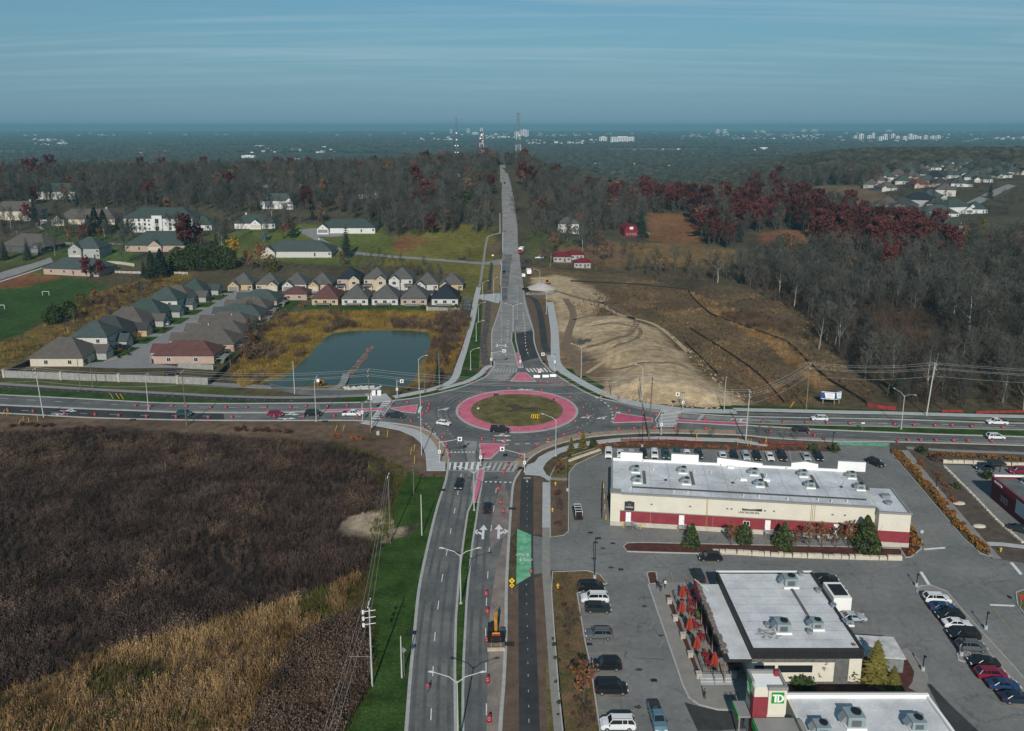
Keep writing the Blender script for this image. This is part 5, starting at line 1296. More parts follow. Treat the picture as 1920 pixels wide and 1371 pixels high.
tpos=((1288,1115),(1303,1135),(1295,1152),(1303,1178),(1315,1200),(1322,1168),(1328,1183),(1323,1236),(1347,1216),(1328,1250),(1366,1246),(1294,1135))
tlb=['red metal patio table at the far end rail','red patio table beside the far bench','red patio table behind the second umbrella','red patio table between the second and third umbrellas','red patio table below the third umbrella','red patio table in front of the far green sofa','red patio table halfway along the canopy','red patio table near the fifth umbrella','red patio table in front of the near green sofa','red patio table nearest the steps','red patio table under the canopy end','red patio table beside the first umbrella']
for i,px in enumerate(tpos):
    x,y=G(*px);t=thing('patio_table',tlb[i],'table',(x,y,.13),random.Random(i).uniform(-.2,.2),'patio tables');obj('table_top',tb0[0],t)
    for a in(-.5,.5):
        for b in(-.38,.38):obj('leg',tb0[1],t,(a,b,0))
    for j,(a,b,r)in enumerate(((0,.75,0),(0,-.75,math.pi),(.95,0,-math.pi/2))):
        if i%3==2 and j==2:continue
        cs,sn=math.cos(t.rotation_euler.z),math.sin(t.rotation_euler.z)
        c=thing('patio_chair',('far chair at the ','near chair at the ','right end chair at the ')[j]+tlb[i],'chair',(x+a*cs-b*sn,y+a*sn+b*cs,.13),r+t.rotation_euler.z,'patio chairs')
        obj('seat',ch0[0],c);obj('backrest',ch0[1],c)
        for q in(-.2,.2):
            for w_ in(-.2,.2):obj('leg',ch0[2],c,(q,w_,0))
for i,px in enumerate(((1316,1158),(1340,1205))):
    x,y=G(*px);t=thing('outdoor_sofa',['deep grey outdoor sofa with olive cushion farther along the patio','deep grey outdoor sofa with olive cushion nearer the patio steps'][i],'sofa',(x,y,.13),0,'patio sofas')
    MB().box(-1.3,1.3,-.8,.8,0,.55).box(-1.3,1.3,.6,.8,.55,1.0).box(-1.3,-1.1,-.8,.6,.55,.8).box(1.1,1.3,-.8,.6,.55,.8).build('frame',M_BLKF,t);MB().box(-1.05,1.05,-.7,.55,.56,.75).build('cushion',mat('olive_cushion',(.10,.14,.025),.9,.1),t)
def rail(label,px,h=1.1,z=.13,m=M_BLACK,sp=1.6,name='patio_rail',zf=None):
    P=W(px);t=thing(name,label,'railing',(P[0][0],P[0][1],z));ox,oy=P[0]
    for a,b in zip(P,P[1:]):
        n=max(1,int(math.dist(a,b)/sp));pa,pb=(a[0]-ox,a[1]-oy),(b[0]-ox,b[1]-oy)
        MB().tube([(*pa,h),(*pb,h)],.04,4).tube([(*pa,.15),(*pb,.15)],.03,4).build('rail',m,t)
        for k in range(n+1):q=k/n;MB().tube([(pa[0]+(pb[0]-pa[0])*q,pa[1]+(pb[1]-pa[1])*q,0),(pa[0]+(pb[0]-pa[0])*q,pa[1]+(pb[1]-pa[1])*q,h)],.045,4).build('post',m,t)
    return t
rail('black metal rail around the long side of the restaurant patio',[(1320,1116),(1262,1118),(1290,1190),(1317,1262)])
rail('black metal rail across the near end of the patio',[(1317,1262),(1372,1262)]);rail('short black rail under the canopy corner by the bank',[(1376,1265),(1410,1265)])
P=W([(1247,1117),(1256,1117),(1313,1266),(1306,1266)]);MB().prism(P,.13,.2).build('planter_strip',M_MULCH,kind='structure')
for i,px in enumerate(((1255,1133),(1266,1165),(1280,1198),(1294,1233),(1310,1272),(1375,1273))):
    x,y=G(*px);tag(MB().box(-.4,.4,-.3,.3,0,1.0).box(-.48,.48,-.38,.38,1.0,1.1).build('stone_pier',M_STONE,None,(x,y,0)),['first','second','third','fourth','large corner','right hand'][i]+' pale stone pier of the patio edge'+(' counted from the far end' if i<4 else ' beside the patio steps'),'pier','stone piers along the patio')
x,y=G(1345,1282);t=thing('patio_steps','concrete steps with black handrails down from the patio','steps',(x,y,0))
for k in range(3):MB().box(-2.6,2.6,-.4+k*.5,.1+k*.5+(.5 if k==2 else 0),0,.18*(k+1)).build('step',M_CONC,t)
MB().tube([(-.5,-.4,0),(-.5,-.4,1.0),(-.5,1.2,1.5),(-.5,1.2,.5)],.04,5).tube([(-.5,.4,.3),(-.5,.4,1.2)],.03,5).build('handrail',M_BLACK,t)
t=thing('bike_rack','black looped bike rack on the walk by the bank','bike rack',(*G(1372,1310),.13),.2)
for k in range(3):MB().tube([(k*.8-.8,-.3,0),(k*.8-.8,-.3,.7),(k*.8-.8,.0,.85),(k*.8-.8,.3,.7),(k*.8-.8,.3,0)],.04,5).build('loop',M_BLACK,t)

# ---- bank at the bottom edge
M_GRN=mat('bank_green',(.010,.26,.025),.5,.04)
bank=thing('bank_building','flat roofed bank with cream sign tower and green logo panels','bank',(39.4,80,0))
BH=4.9
MB().box(0,20.2,0,20.0,-.05,BH-.3).build('wall',M_CREAM,bank)
for k in range(8):MB().box(.4,19.8,.4+k*2.42,.4+(k+1)*2.42-.02,BH-.3,BH-.24+.012*(k%2)).build('roof_membrane_strip',mat('pale_membrane',(.42,.43,.44)),bank)
MB().box(-.1,20.3,19.7,20.1,BH-.3,BH+.35).build('parapet',M_PARA,bank);MB().box(-.1,20.3,20.1,20.3,-.05,BH+.4).build('parapet_face',M_COPE,bank)
MB().box(19.9,20.3,0,19.7,BH-.3,BH+.2).build('parapet',M_PARA,bank);MB().box(-.3,.35,0,15.0,BH-.3,BH+.3).build('parapet',M_COPE,bank)
tx1,ty0=flat(1473,1337,BH);tx0=flat(1439,1337,BH)[0]-1.9;tx1-=39.4;tx0-=39.4;ty0-=80;ty1=20.2;tzt=8.5;cxl=flat(1439,1337,BH)[0]-39.4
tw=MB().box(tx0,tx1,ty0+.3,ty1,-.05,tzt).box(cxl,tx1,ty0,ty0+.3,BH-.3,tzt).build('sign_tower',M_CREAM,bank)
MB().box(tx0-.15,cxl-.02,ty0+.12,ty0+.3,-.05,7.2).box(tx0-.15,tx0,ty0+.3,ty0+1.4,-.05,7.2).build('tower_brick',M_CRIMSON,tw)
MB().box(cxl-.1,tx1+.1,ty0-.1,ty0+.35,tzt,tzt+.5).box(tx0-.1,tx0+.25,ty0+1.2,ty1+.1,tzt,tzt+.5).box(tx1-.25,tx1+.1,ty0+.35,ty1+.1,tzt,tzt+.5).box(tx0+.25,tx1-.25,ty1-.25,ty1+.1,tzt,tzt+.5).build('parapet',M_COPE,tw)
MB().box(tx0+.25,tx1-.25,ty0+.4,ty1-.3,tzt,tzt+.06).build('roof_membrane_strip',M_PARA,tw);MB().box(tx1-.9,tx1-.2,ty1-.9,ty1-.3,tzt+.06,tzt+.9).build('hatch',M_CRIMSON,tw)
lcx=(cxl+tx1)/2
lp=MB().box(lcx-.86,lcx+.86,ty0-.13,ty0,6.5,8.15).build('logo_panel',M_GRN,tw)
def td(parent,cx,y,cz,s,rot=0):
    q=MB()
    def bb(x0,x1,z0,z1):q.box(x0*s,x1*s,-.03,0,z0*s,z1*s)
    bb(-.46,-.08,.22,.36);bb(-.30,-.12,-.36,.22)
    def arc(r0,r1,z0,z1):
        O=[(.10+r1*math.sin(t),-z1*math.cos(t))for t in np.linspace(0,math.pi,9)];I=[(.10+r0*math.sin(t),-z0*math.cos(t))for t in np.linspace(0,math.pi,9)]
        for i in range(8):q.poly([(p[0]*s,-.03,p[1]*s)for p in(O[i],O[i+1],I[i+1],I[i])])
    arc(.20,.38,.23,.36);bb(-.06,.10,.23,.36);bb(-.06,.10,-.36,-.23);bb(-.06,.08,-.23,.23)
    q.build('logo',M_PARA,parent,(cx,y,cz),(0,0,rot))
td(lp,lcx+.02,ty0-.13,7.32,1.7)
sp_=MB().box(tx0-.13,tx0,ty0+1.5,ty0+3.4,5.6,8.0).build('logo_panel',M_GRN,tw);td(sp_,tx0-.13,ty0+2.45,6.9,1.7,-math.pi/2)
MB().box(tx0-.3,tx0-.15,4,ty0-.2,3.0,4.0).build('green_band',M_GRN,bank);MB().box(tx0-.14,0,2,ty0-.2,3.2,4.3).build('canopy',M_COPE,bank)
MB().box(tx0-1.9,tx0-.2,ty0+.6,ty1,3.6,3.9).build('side_canopy',M_COPE,bank);MB().box(tx0-2.0,tx0-1.9,ty0+.6,ty1,3.3,3.95).build('green_band',M_GRN,bank);MB().box(tx0-1.8,tx0-1.6,ty0+.7,ty0+.9,0,3.6).build('canopy_post',M_COPE,bank)
for px,s in((1600,1355),1.2),((1540,1372),1.0),((1718,1362),1.0):
    x,y=flat(px[0],px[1],BH);rtu(bank,x-39.4,y-80,BH-.24,s)
x,y=flat(1725,1345,BH);MB().cyl(0,0,0,.5,.3,n=10).cyl(0,0,.5,.7,.45,n=10).build('exhaust_fan',M_METAL,bank,(x-39.4,y-80,BH-.24))
MB().tube([(1.6,14.5,BH-.1),(2.1,12.5,BH-.1),(2.6,11.6,BH-.1),(4,11.4,BH-.1)],.07,5).build('conduit',M_BLACK,bank)
t=MB().tube([(1530/100,11,BH-.1),(18,11,BH-.1)],.05,5).build('conduit',mat('rusty_pipe',(.18,.09,.06),.8,.2),bank)
# ---- drive-through restaurant on the right edge
x,y=G(1858,945);dt=thing('drive_through_building','dark crimson drive through restaurant with white parapet at right edge','restaurant',(75.0 if 0 else G(1872,955)[0],0,0))
C0=flat(1862,893,5.4);C1=flat(1914,934,5.4)
dt.location=(C0[0],C0[1],0);ang=math.atan2(C1[1]-C0[1],C1[0]-C0[0]);dt.rotation_euler=(0,0,ang)
Lw=math.dist(C0,C1)
MB().box(0,Lw+6,0,16,-.05,4.9).build('wall',mat('dark_crimson',(.13,.020,.030),.8,.12,.8,fine=.15),dt)
MB().box(-.2,Lw+6,-.2,.2,4.0,5.4).box(-.2,.2,.2,16,4.9,5.4).build('fascia',mat('crimson_fascia',(.20,.028,.045),.6,.08),dt);MB().box(-.2,.25,.2,16,5.4,5.75).build('parapet',M_PARA,dt)
MB().box(.3,Lw+6,.3,16,4.9,4.96).build('roof_membrane',mat('dark_membrane',(.11,.12,.12),.8,.3,.4),dt)
MB().box(Lw-1,Lw+6.1,-.25,-.15,1.6,4.6).build('pale_panel',mat('pale_blue_panel',(.32,.42,.46),.5,.05),dt)
for k in range(6):MB().box(1.2+k*.55,1.2+k*.55+.3,-.3,-.2,4.5,4.95).build('letter',M_PARA,dt)
for k in range(3):o=MB().box(4.0+k*1.0,4.6+k*1.0,-.1,0,1.4,2.6).build('window',M_WHITE,dt);MB().box(4.08+k*1.0,4.52+k*1.0,-.14,-.1,1.5,2.5).build('pane',M_GLASS,o)
for k in range(3):rtu(dt,3+k*3.2,6+k,4.96,.9)
x,y=G(1869,888);ms=thing('menu_canopy','small dark drive through canopy with menu board','canopy',(x,y,0))
MB().box(-2.2,1.4,-1.2,1.6,2.7,3.1).build('roof',M_BLKF,ms);MB().box(-.4,1.3,.8,1.0,1.2,2.5).build('menu_board',mat('board_grey',(.10,.10,.10),.5,.1),ms)
for sx in(-.3,1.2):MB().box(sx-.08,sx+.08,.7,.9,0,2.7).build('post',M_BLKF,ms)

# ------------------------------------------------------------------ vehicles
def paint(n,c,r=.28):return mat('car_paint_'+n,c,r,.03,1.0,spec=.6)
CP={'black':paint('black',(.010,.011,.013)),'white':paint('white',(.66,.67,.68)),'grey':paint('grey',(.095,.105,.112)),'silver':paint('silver',(.36,.39,.41)),'red':paint('red',(.20,.010,.035)),
      'blue':paint('blue',(.016,.045,.115)),'navy':paint('navy',(.012,.022,.048)),'teal':paint('teal',(.020,.060,.066)),'steel':paint('steel',(.090,.170,.215)),'dark':paint('dark',(.016,.024,.026))}
M_CGL=mat('car_glass',(.010,.013,.015),.06,.0,spec=.8)
M_TYRE=mat('tyre_rubber',(.012,.012,.012),.85,.1)
M_RIM=mat('alloy_rim',(.38,.39,.40),.35,.05,metal=.7)
M_LAMP=mat('headlamp',(.75,.76,.76),.2,.0,spec=.7)
M_TAIL=mat('tail_lamp',(.35,.012,.014),.3,.0,spec=.6)
M_TRIM=mat('black_trim',(.018,.018,.019),.6,.05)
# length, width, height, belt, hood-h, stations: windscreen base, roof front, roof rear, backlight base (fractions from the nose)
KIND={'sedan':(4.7,1.82,1.45,.95,.88,.27,.41,.70,.86,.98),'suv':(4.7,1.88,1.70,1.08,1.02,.24,.36,.86,.97,1.04),'bigsuv':(5.1,1.98,1.82,1.15,1.10,.22,.33,.90,.985,1.1),
        'van':(5.1,1.97,1.78,1.05,.98,.17,.31,.90,.985,1.02),'hatch':(4.2,1.78,1.52,.98,.92,.25,.38,.80,.96,1.0),'pickup':(5.7,1.98,1.85,1.15,1.12,.23,.33,.55,.60,1.1)}
_vm={}
def car_meshes(kind):
    if kind in _vm:return _vm[kind]
    L,Wd,Hh,belt,hood,ws,rf,rr,bl,deckz=KIND[kind]
    X=lambda f:L/2-f*L                       # nose at +x
    hw=Wd/2
    st=[(.0,.45,.62,.80),(.02,.30,.74,.93),(.08,.24,hood-.06,.985),(.20,.24,hood,1.0),(ws,.24,belt,1.0),(.5,.24,belt+.02,1.0),(.75,.24,belt+.03,1.0),(bl-.02,.24,deckz,.99),(.97,.28,deckz-.03,.95),(1.0,.42,deckz-.14,.86)]
    if kind=='pickup':st[6]=(.75,.28,belt,1.0)
    b=MB();n=0
    for f,zb,zt,k in st:
        w=hw*k;x=X(f)
        b.v+=[(x,-w*.92,zb),(x,-w,zb+.12),(x,-w,(zb+zt)/2+.05),(x,-w*.95,zt-.06),(x,-w*.86,zt),(x,0,zt+.035),(x,w*.86,zt),(x,w*.95,zt-.06),(x,w,(zb+zt)/2+.05),(x,w,zb+.12),(x,w*.92,zb)]
    N=11
    for i in range(len(st)-1):
        for k in range(N-1):a=i*N+k;b.f.append((a,a+1,a+N+1,a+N));b.m.append(0)
        a=i*N;b.f.append((a+N-1,a,a+N,a+2*N-1));b.m.append(1)
    b.f.append(tuple(range(N-1,-1,-1)));b.m.append(0);b.f.append(tuple((len(st)-1)*N+k for k in range(N)));b.m.append(0)
    bf=[(X(ws),-hw*.84),(X(bl),-hw*.84),(X(bl),hw*.84),(X(ws),hw*.84)]
    tf=[(X(rf),-hw*.68),(X(rr),-hw*.68),(X(rr),hw*.68),(X(rf),hw*.68)]
    z0,z1=belt-.04,Hh-.09
    # roof and pillars, painted
    tf2=[(X(rf)+.03,-hw*.70),(X(rr)-.03,-hw*.70),(X(rr)-.03,hw*.70),(X(rf)+.03,hw*.70)]
    tf3=[(X(rf)-.12,-hw*.60),(X(rr)+.12,-hw*.60),(X(rr)+.12,hw*.60),(X(rf)-.12,hw*.60)]
    b.frust(tf2,tf2,z1,z1+.045,0);b.frust(tf2,tf3,z1+.045,Hh,0)
    def pil(p0,p1,t=.05):b.tube([p0,p1],t,4,0)
    for s in(-1,1):
        pil((X(ws),s*hw*.845,z0),(X(rf),s*hw*.69,z1));pil((X(bl),s*hw*.845,z0),(X(rr),s*hw*.69,z1),.07)
        m=(rf+rr)/2;pil((X(m),s*hw*.845,z0),(X(m),s*hw*.69,z1),.045)
        if kind in('suv','bigsuv','van'):m=rr-.14;pil((X(m),s*hw*.845,z0),(X(m),s*hw*.69,z1),.06)
    body=b.mesh('body_'+kind,[M_TRIM,M_TRIM])
    glass=MB().frust(bf,tf,z0,z1,0).mesh('glass_'+kind,M_CGL)
    tr=MB();tr.box(L/2-.10,L/2+.02,-hw*.6,hw*.6,.40,.66).box(-L/2-.02,-L/2+.10,-hw*.8,hw*.8,.40,.62).box(-L*.30,L*.30,-hw-.015,-hw+.05,.30,.42).box(-L*.30,L*.30,hw-.05,hw+.015,.30,.42)
    if kind in('suv','bigsuv','van'):
        for s in(-1,1):tr.box(X(rr)+.1,X(rf)-.1,s*hw*.58-.02,s*hw*.58+.02,Hh,Hh+.05)
    trim=tr.mesh('trim_'+kind,M_TRIM)
    R=.36 if kind in('bigsuv','pickup')else .34 if kind in('suv','van')else .32
    ty=MB().tube([(0,-.11,0),(0,-.09,0),(0,.09,0),(0,.11,0)],[R*.9,R,R,R*.9],14).mesh('tyre',M_TYRE)
    rim=MB().tube([(0,-.125,0),(0,.125,0)],R*.62,10).mesh('rim',M_RIM)
    hl=MB().box(-.10,.06,-.22,.22,-.07,.08).mesh('headlight',M_LAMP);tl=MB().box(-.05,.08,-.14,.14,-.12,.14).mesh('taillight',M_TAIL)
    mir=MB().box(-.08,.08,-.10,.10,-.07,.07).mesh('mirror',M_TRIM)
    bed=None
    if kind=='pickup':
        bd=MB();xa,xb=-L/2+.08,X(.61);z=1.16
        bd.box(xa,xb,-hw*.82,hw*.82,z,z+.012)
        bed=bd.mesh('bed',mat('bed_liner',(.030,.030,.030),.8,.2))
    _vm[kind]=(body,glass,trim,ty,rim,hl,tl,mir,bed,L,hw,R,X,ws,belt)
    return _vm[kind]
def car(label,px,kind,col,hdg,cat=None,group=None,z=.03,parts=True,name=None,xy=None,extra=None):
    x,y=xy or G(*px)
    zz=Z(x,y)+z
    t=thing(name or('pickup_truck' if kind=='pickup' else 'parked_car' if group and 'parked' in group else 'car'),label,cat or('pickup' if kind=='pickup' else 'van' if kind=='van' else 'car'),(x,y,zz),math.radians(hdg),group)
    body,glass,trim,ty,rim,hl,tl,mir,bed,L,hw,R,X,ws,belt=car_meshes(kind)
    obj('body',body,t,mats=[CP[col],M_TRIM]);obj('windows',glass,t)
    if not parts:return t
    obj('trim',trim,t)
    for f in(.18,.80):
        for s in(-1,1):
            w=obj('wheel',ty,t,(X(f),s*(hw-.10),R));obj('rim',rim,w)
    for s in(-1,1):
        obj('headlight',hl,t,(L/2-.10,s*hw*.66,.70));obj('taillight',tl,t,(-L/2+.02,s*hw*.72,belt-.22));obj('mirror',mir,t,(X(ws)-.12,s*(hw+.10),belt))
    if bed:obj('bed',bed,t)
    return t
LP='cars parked in the plaza lot'
for a in((('black full size suv at the top of the row beside the grass strip',(1108,1106),'bigsuv','black',2)),('white suv with black sunroof between two dark cars in the row by the grass strip',(1115,1127),'bigsuv','white',180),('dark grey crossover right below the white suv with sunroof',(1121,1146),'suv','dark',-2),('metallic grey suv alone in the middle of the row by the grass strip',(1123,1195),'suv','grey',180),
          ('black suv parked above the black minivan',(1138,1253),'suv','black',180),('black minivan parked below the black suv',(1146,1297),'van','black',0),('white suv with roof rails at the bottom of the row by the grass strip',(1158,1364),'bigsuv','white',180)):
    car(a[0],a[1],a[2],a[3],a[4],group='cars parked in the row beside the grass strip')
bp=car('steel blue pickup truck driving down the parking aisle',(1232,1352),'pickup','steel',-88)
car('black suv driving past the stone block wall',(1331,1050),'suv','black',180);car('dark suv parked at the head of the patio walk',(1308,1084),'suv','dark',95,group=LP)
lp_=car('black pickup with a white ladder rack beside the store',(1083,966),'pickup','black',92)
rk=MB()
for s in(-.75,.75):rk.tube([(-2.6,s,1.2),(-2.6,s,2.15),(1.0,s,2.15)],.05,5)
for xx in(-2.6,-1.4,-.2,1.0):rk.tube([(xx,-.75,2.15),(xx,.75,2.15)],.05,5)
rk.build('ladder_rack',M_WHITE,lp_)
car('black crossover turning beside the corner tower of the store',(1641,872),'suv','black',-62)
row1=[(1141,'white','bigsuv','white suv, leftmost behind the store'),(1163,'white','sedan','white sedan with dark glass, second from the left behind the store'),(1183.5,'silver','hatch','small silver car mostly hidden by the first raised parapet'),(1206,'black','suv','black suv just right of the first raised parapet'),(1227,'white','suv','white suv between the two raised parapets'),(1248,'teal','pickup','teal pickup behind the store roof'),(1270,'teal','suv','teal suv half hidden by the second raised parapet'),(1288,'white','hatch','white hatchback half hidden by the second raised parapet'),(1310,'dark','suv','dark suv at the right end of the left parking row behind the store'),
        (1355,'white','sedan','white car at the left end of the right parking row behind the store'),(1376,'black','suv','black suv, second in the right row behind the store'),(1398,'silver','suv','silver blue suv, third in the right row behind the store'),(1419,'black','suv','black suv, fourth in the right row behind the store'),(1443,'white','sedan','white sedan with black roof, fifth in the right row behind the store'),(1466,'black','bigsuv','big black suv with white roof box in the right row behind the store'),(1511,'silver','sedan','silver sedan behind the sloping parapet'),(1534,'black','suv','black suv at the right end of the row behind the store')]
for x,c,k,lb in row1:car(lb,(x,855+(x>1330)*3+(x-1141)*.006),k,c,-97,group='cars parked behind the long store')
col2=[(1756,1128,'white','suv','white hatchback suv at the top of the kerb side row on the right'),(1767,1144,'blue','sedan','blue sedan, second in the kerb side row on the right'),(1780,1160,'black','suv','black suv, third in the kerb side row on the right'),(1793,1175,'white','sedan','white sedan with black glass, fourth in the kerb side row'),(1806,1196,'black','bigsuv','large black suv with roof rails, fifth in the kerb side row'),(1820,1218,'grey','suv','grey suv above the small kerb island'),(1843,1248,'black','sedan','black sedan directly below the small kerb island'),(1858,1270,'red','suv','dark red suv in the kerb side row'),(1880,1290,'blue','sedan','blue sedan below the dark red suv'),(1905,1315,'navy','sedan','navy sedan at the bottom right corner')]
for x,y,c,k,lb in col2:car(lb,(x,y),k,c,-4 if c!='black' else 176,group='cars parked along the kerb on the right')
for x,y,c,k,lb,h in((1547,1090,'black','sedan','black sedan behind the far corner of the restaurant',0),(1562,1110,'black','suv','black suv between the restaurant and the cold store',0),(1597,1163,'silver','sedan','silver sedan beside the cold store',0),(1652,1214,'dark','sedan','dark car behind the bin store',0)):
    car(lb,(x,y),k,c,h,group='cars parked behind the restaurant')
car('dark blue car at the drive through menu board',(1845,880),'sedan','navy',175);car('dark red suv at the right edge in the drive through lane',(1908,887),'suv','red',178);car('dark car in shade at the right edge of the drive through lane',(1912,997),'sedan','dark',-40)
RD=[('dark teal suv heading right past the timber pole',(346,779),'suv','teal',0),('red hatchback suv on the left road',(517,780),'suv','red',0),('black boxy suv beside a white lamp post',(588,779),'bigsuv','black',0),('white pickup waiting at the left crossing',(660,779.5),'pickup','white',0),('dark green pickup entering the roundabout',(742,783),'pickup','dark',-5),('small white suv turning in the roundabout',(832,797),'hatch','white',-22),('black pickup with bed cap passing the central island',(938,810),'pickup','black',-6),
      ('black car coming towards us below the crossing',(861,913),'suv','black',-94),('black car driving away beside the median',(914,957),'suv','black',88),('black sedan on the near lanes of the right road',(1502,809),'sedan','black',-2),('white crossover on the far lanes of the right road',(1536,788.5),'suv','white',177),('white crew cab pickup on the right road',(1869,795.5),'pickup','white',176),('white suv on the near lanes at the right edge',(1866,823),'suv','white',-3),
      ('dark van stopped on the north road by the straw verge',(945,513),'bigsuv','dark',-90),('silver van climbing the north road',(946.5,434),'van','silver',90),('dark car far up the hill road',(946,345),'suv','dark',-90),('tiny pale car near the crest of the hill road',(943,335),'sedan','silver',90)]
for lb,px,k,c,h in RD:
    t=car(lb,px,k,c,h,group='traffic on the roads')
    if 'bed cap' in lb:MB().frust([(-2.75,-.8),(-.75,-.8),(-.75,.8),(-2.75,.8)],[(-2.65,-.7),(-.75,-.7),(-.75,.7),(-2.65,.7)],1.16,1.8).build('bed_cap',CP['black'],t)
for lb,px,k,c,h in(('black suv parked by the grey timber sound fence',(322,702),'suv','black',10),('black suv on the drive of the teal roofed two storey house',(237,655),'suv','black',0),('silver suv on the drive of the brown roofed bungalow',(308,610),'suv','silver',180),('dark pickup parked on the side street by the shrubs',(868,487),'pickup','dark',10),('white car parked on the curved drive at far left',(83,415),'sedan','white',0),('black pickup parked at the works beside the north road',(988,492),'pickup','black',180),('white pickup with tall mast parked at the works',(1012,485),'pickup','white',0),('dark van parked beside the gravel heap',(985,545),'suv','black',120)):
    car(lb,px,k,c,h,group='vehicles parked away from the plaza')
# trucks and machines
def truck(label,px,col,box,hdg,L=8.5,bc=None):
    x,y=G(*px);t=thing('truck',label,'truck',(x,y,Z(x,y)+.03),math.radians(hdg),'works vehicles')
    MB().box(L/2-2.0,L/2,-1.15,1.15,.5,2.6).frust([(L/2,-1.1),(L/2+.9,-1.0),(L/2+.9,1.0),(L/2,1.1)],[(L/2,-1.1),(L/2+.8,-.9),(L/2+.8,.9),(L/2,1.1)],.5,1.5).build('cab',col,t)
    MB().box(L/2-.05,L/2+.02,-.95,.95,1.6,2.4).box(L/2-1.4,L/2-.4,-1.17,1.17,1.6,2.4).build('windows',M_CGL,t)
    MB().box(-L/2,L/2-2.1,-1.25,1.25,1.0,3.4).build('box_body',box,t);MB().box(-L/2,L/2,-.5,.5,.55,1.0).build('chassis',M_TRIM,t)
    for xx in(L/2-.9,-L/2+1.2,-L/2+2.4):
        for s in(-1,1):w=MB().tube([(0,-.15,0),(0,.15,0)],.5,12).build('wheel',M_TYRE,t,(xx,s*.98,.5));MB().tube([(0,-.16,0),(0,.16,0)],.25,8).build('rim',M_RIM,w)
truck('red lorry with a white box body parked beside the north road',(977,474),mat('lorry_red',(.30,.015,.03),.4,.05),M_PARA,-100,9)
truck('white box truck with two rear windows at the works',(991,515),M_PARA,M_PARA,95,7);truck('low black machine truck parked above the white box truck',(981,503),CP['dark'],M_BLKF,90,6)
x,y=G(981.5,520);t=thing('trailer','small white trailer beside the white box truck','trailer',(x,y,Z(x,y)+.03),.1,'works vehicles');MB().box(-.9,.9,-1.2,1.2,.5,2.0).build('box_body',M_PARA,t)
for s in(-1,1):MB().tube([(s*.85,0,.35),(s*1.0,0,.35)],.35,10).build('wheel',M_TYRE,t)
# excavator, seen from behind: counterweight, cab, boom, stick, tracks, blade
x,y=G(930,1203);ex=thing('excavator','black and yellow excavator standing on the scraped lane','excavator',(x,y,.03),math.radians(2))
M_DIG=mat('digger_yellow',(.50,.22,.02),.55,.15,1.5);M_DBLK=mat('digger_black',(.014,.014,.015),.5,.1)
for s in(-1,1):
    tr=MB();P=[(-1.7,.1),(-1.35,.75),(1.35,.75),(1.7,.1),(1.4,0),(-1.4,0)]
    tr.poly([(s*1.15-.28,p[0],p[1])for p in P]);tr.poly([(s*1.15+.28,p[0],p[1])for p in P[::-1]])
    for a,b in zip(P,P[1:]+P[:1]):tr.poly([(s*1.15-.28,a[0],a[1]),(s*1.15+.28,a[0],a[1]),(s*1.15+.28,b[0],b[1]),(s*1.15-.28,b[0],b[1])])
    tr.build('track',M_DBLK,ex)
MB().box(-1.0,1.0,-1.0,1.0,.5,.95).build('undercarriage',M_DBLK,ex);MB().cyl(0,0,.95,1.1,.8,n=16).build('turntable',M_DBLK,ex)
cw=[(-1.45,-.9),(-1.3,-1.5),(-.8,-1.85),(0,-1.98),(.8,-1.85),(1.3,-1.5),(1.45,-.9),(1.45,-.4),(-1.45,-.4)]
MB().frust(cw,cw,1.1,2.2).build('counterweight',M_DBLK,ex)
lg=MB().poly([(-.7,-1.2,2.21),(.7,-1.2,2.21),(.55,-.75,2.21),(.15,-.85,2.21),(0,-.5,2.21),(-.15,-.85,2.21),(-.55,-.75,2.21)]).build('yellow_decal',mat('decal_yellow',(.75,.45,.05),.5,.1),ex)
MB().poly([(-.75,-1.86,1.35),(.75,-1.86,1.35),(.75,-1.87,1.9),(-.75,-1.87,1.9)]).poly([(-.7,-1.7,2.212),(.7,-1.7,2.212),(.7,-1.25,2.212),(-.7,-1.25,2.212)]).build('red_decal',mat('decal_red',(.45,.04,.02),.5,.1),ex)
MB().box(-1.4,1.4,-.4,1.0,1.1,1.5).build('deck',M_DBLK,ex)
cb=MB().frust([(-1.4,-.3),(-.35,-.3),(-.35,1.5),(-1.4,1.5)],[(-1.3,-.2),(-.45,-.2),(-.45,1.1),(-1.3,1.1)],1.5,2.9).build('cab',M_DBLK,ex);MB().box(-1.2,-.5,.0,.9,2.9,2.93).build('roof_hatch',M_CGL,cb);MB().box(-1.15,-.5,1.25,1.36,1.8,2.6).build('window',M_CGL,cb)
MB().box(.45,1.4,-.3,.9,1.5,1.95).build('engine_cover',mat('grille_grey',(.09,.09,.085),.6,.2),ex)
MB().tube([(0,.6,1.5),(0,1.6,3.0),(.1,2.8,3.6),(.15,3.9,3.3)],[.24,.27,.24,.18],4).build('boom',M_DIG,ex)
MB().tube([(.15,3.8,3.5),(.2,4.9,2.2),(.25,5.4,1.0)],[.16,.15,.11],4).build('stick',M_DIG,ex);MB().tube([(0,1.2,2.0),(.05,2.2,3.1)],.09,6).tube([(.1,2.6,3.85),(.15,3.9,3.75)],.08,6).build('ram',M_METAL,ex)
MB().frust([(-.1,5.0),(.6,5.0),(.6,5.7),(-.1,5.7)],[(0,5.2),(.5,5.2),(.5,5.6),(0,5.6)],.3,1.1).build('bucket',M_DBLK,ex)
MB().box(-1.45,1.45,-2.75,-2.55,.1,.75).box(-.9,-.7,-2.55,-1.0,.3,.5).box(.7,.9,-2.55,-1.0,.3,.5).build('dozer_blade',mat('worn_steel',(.40,.35,.27),.6,.2),ex)
x,y=G(1026,533);t=thing('skid_loader','small orange track loader by the gravel heap','loader',(x,y,Z(x,y)),.2,'works vehicles')
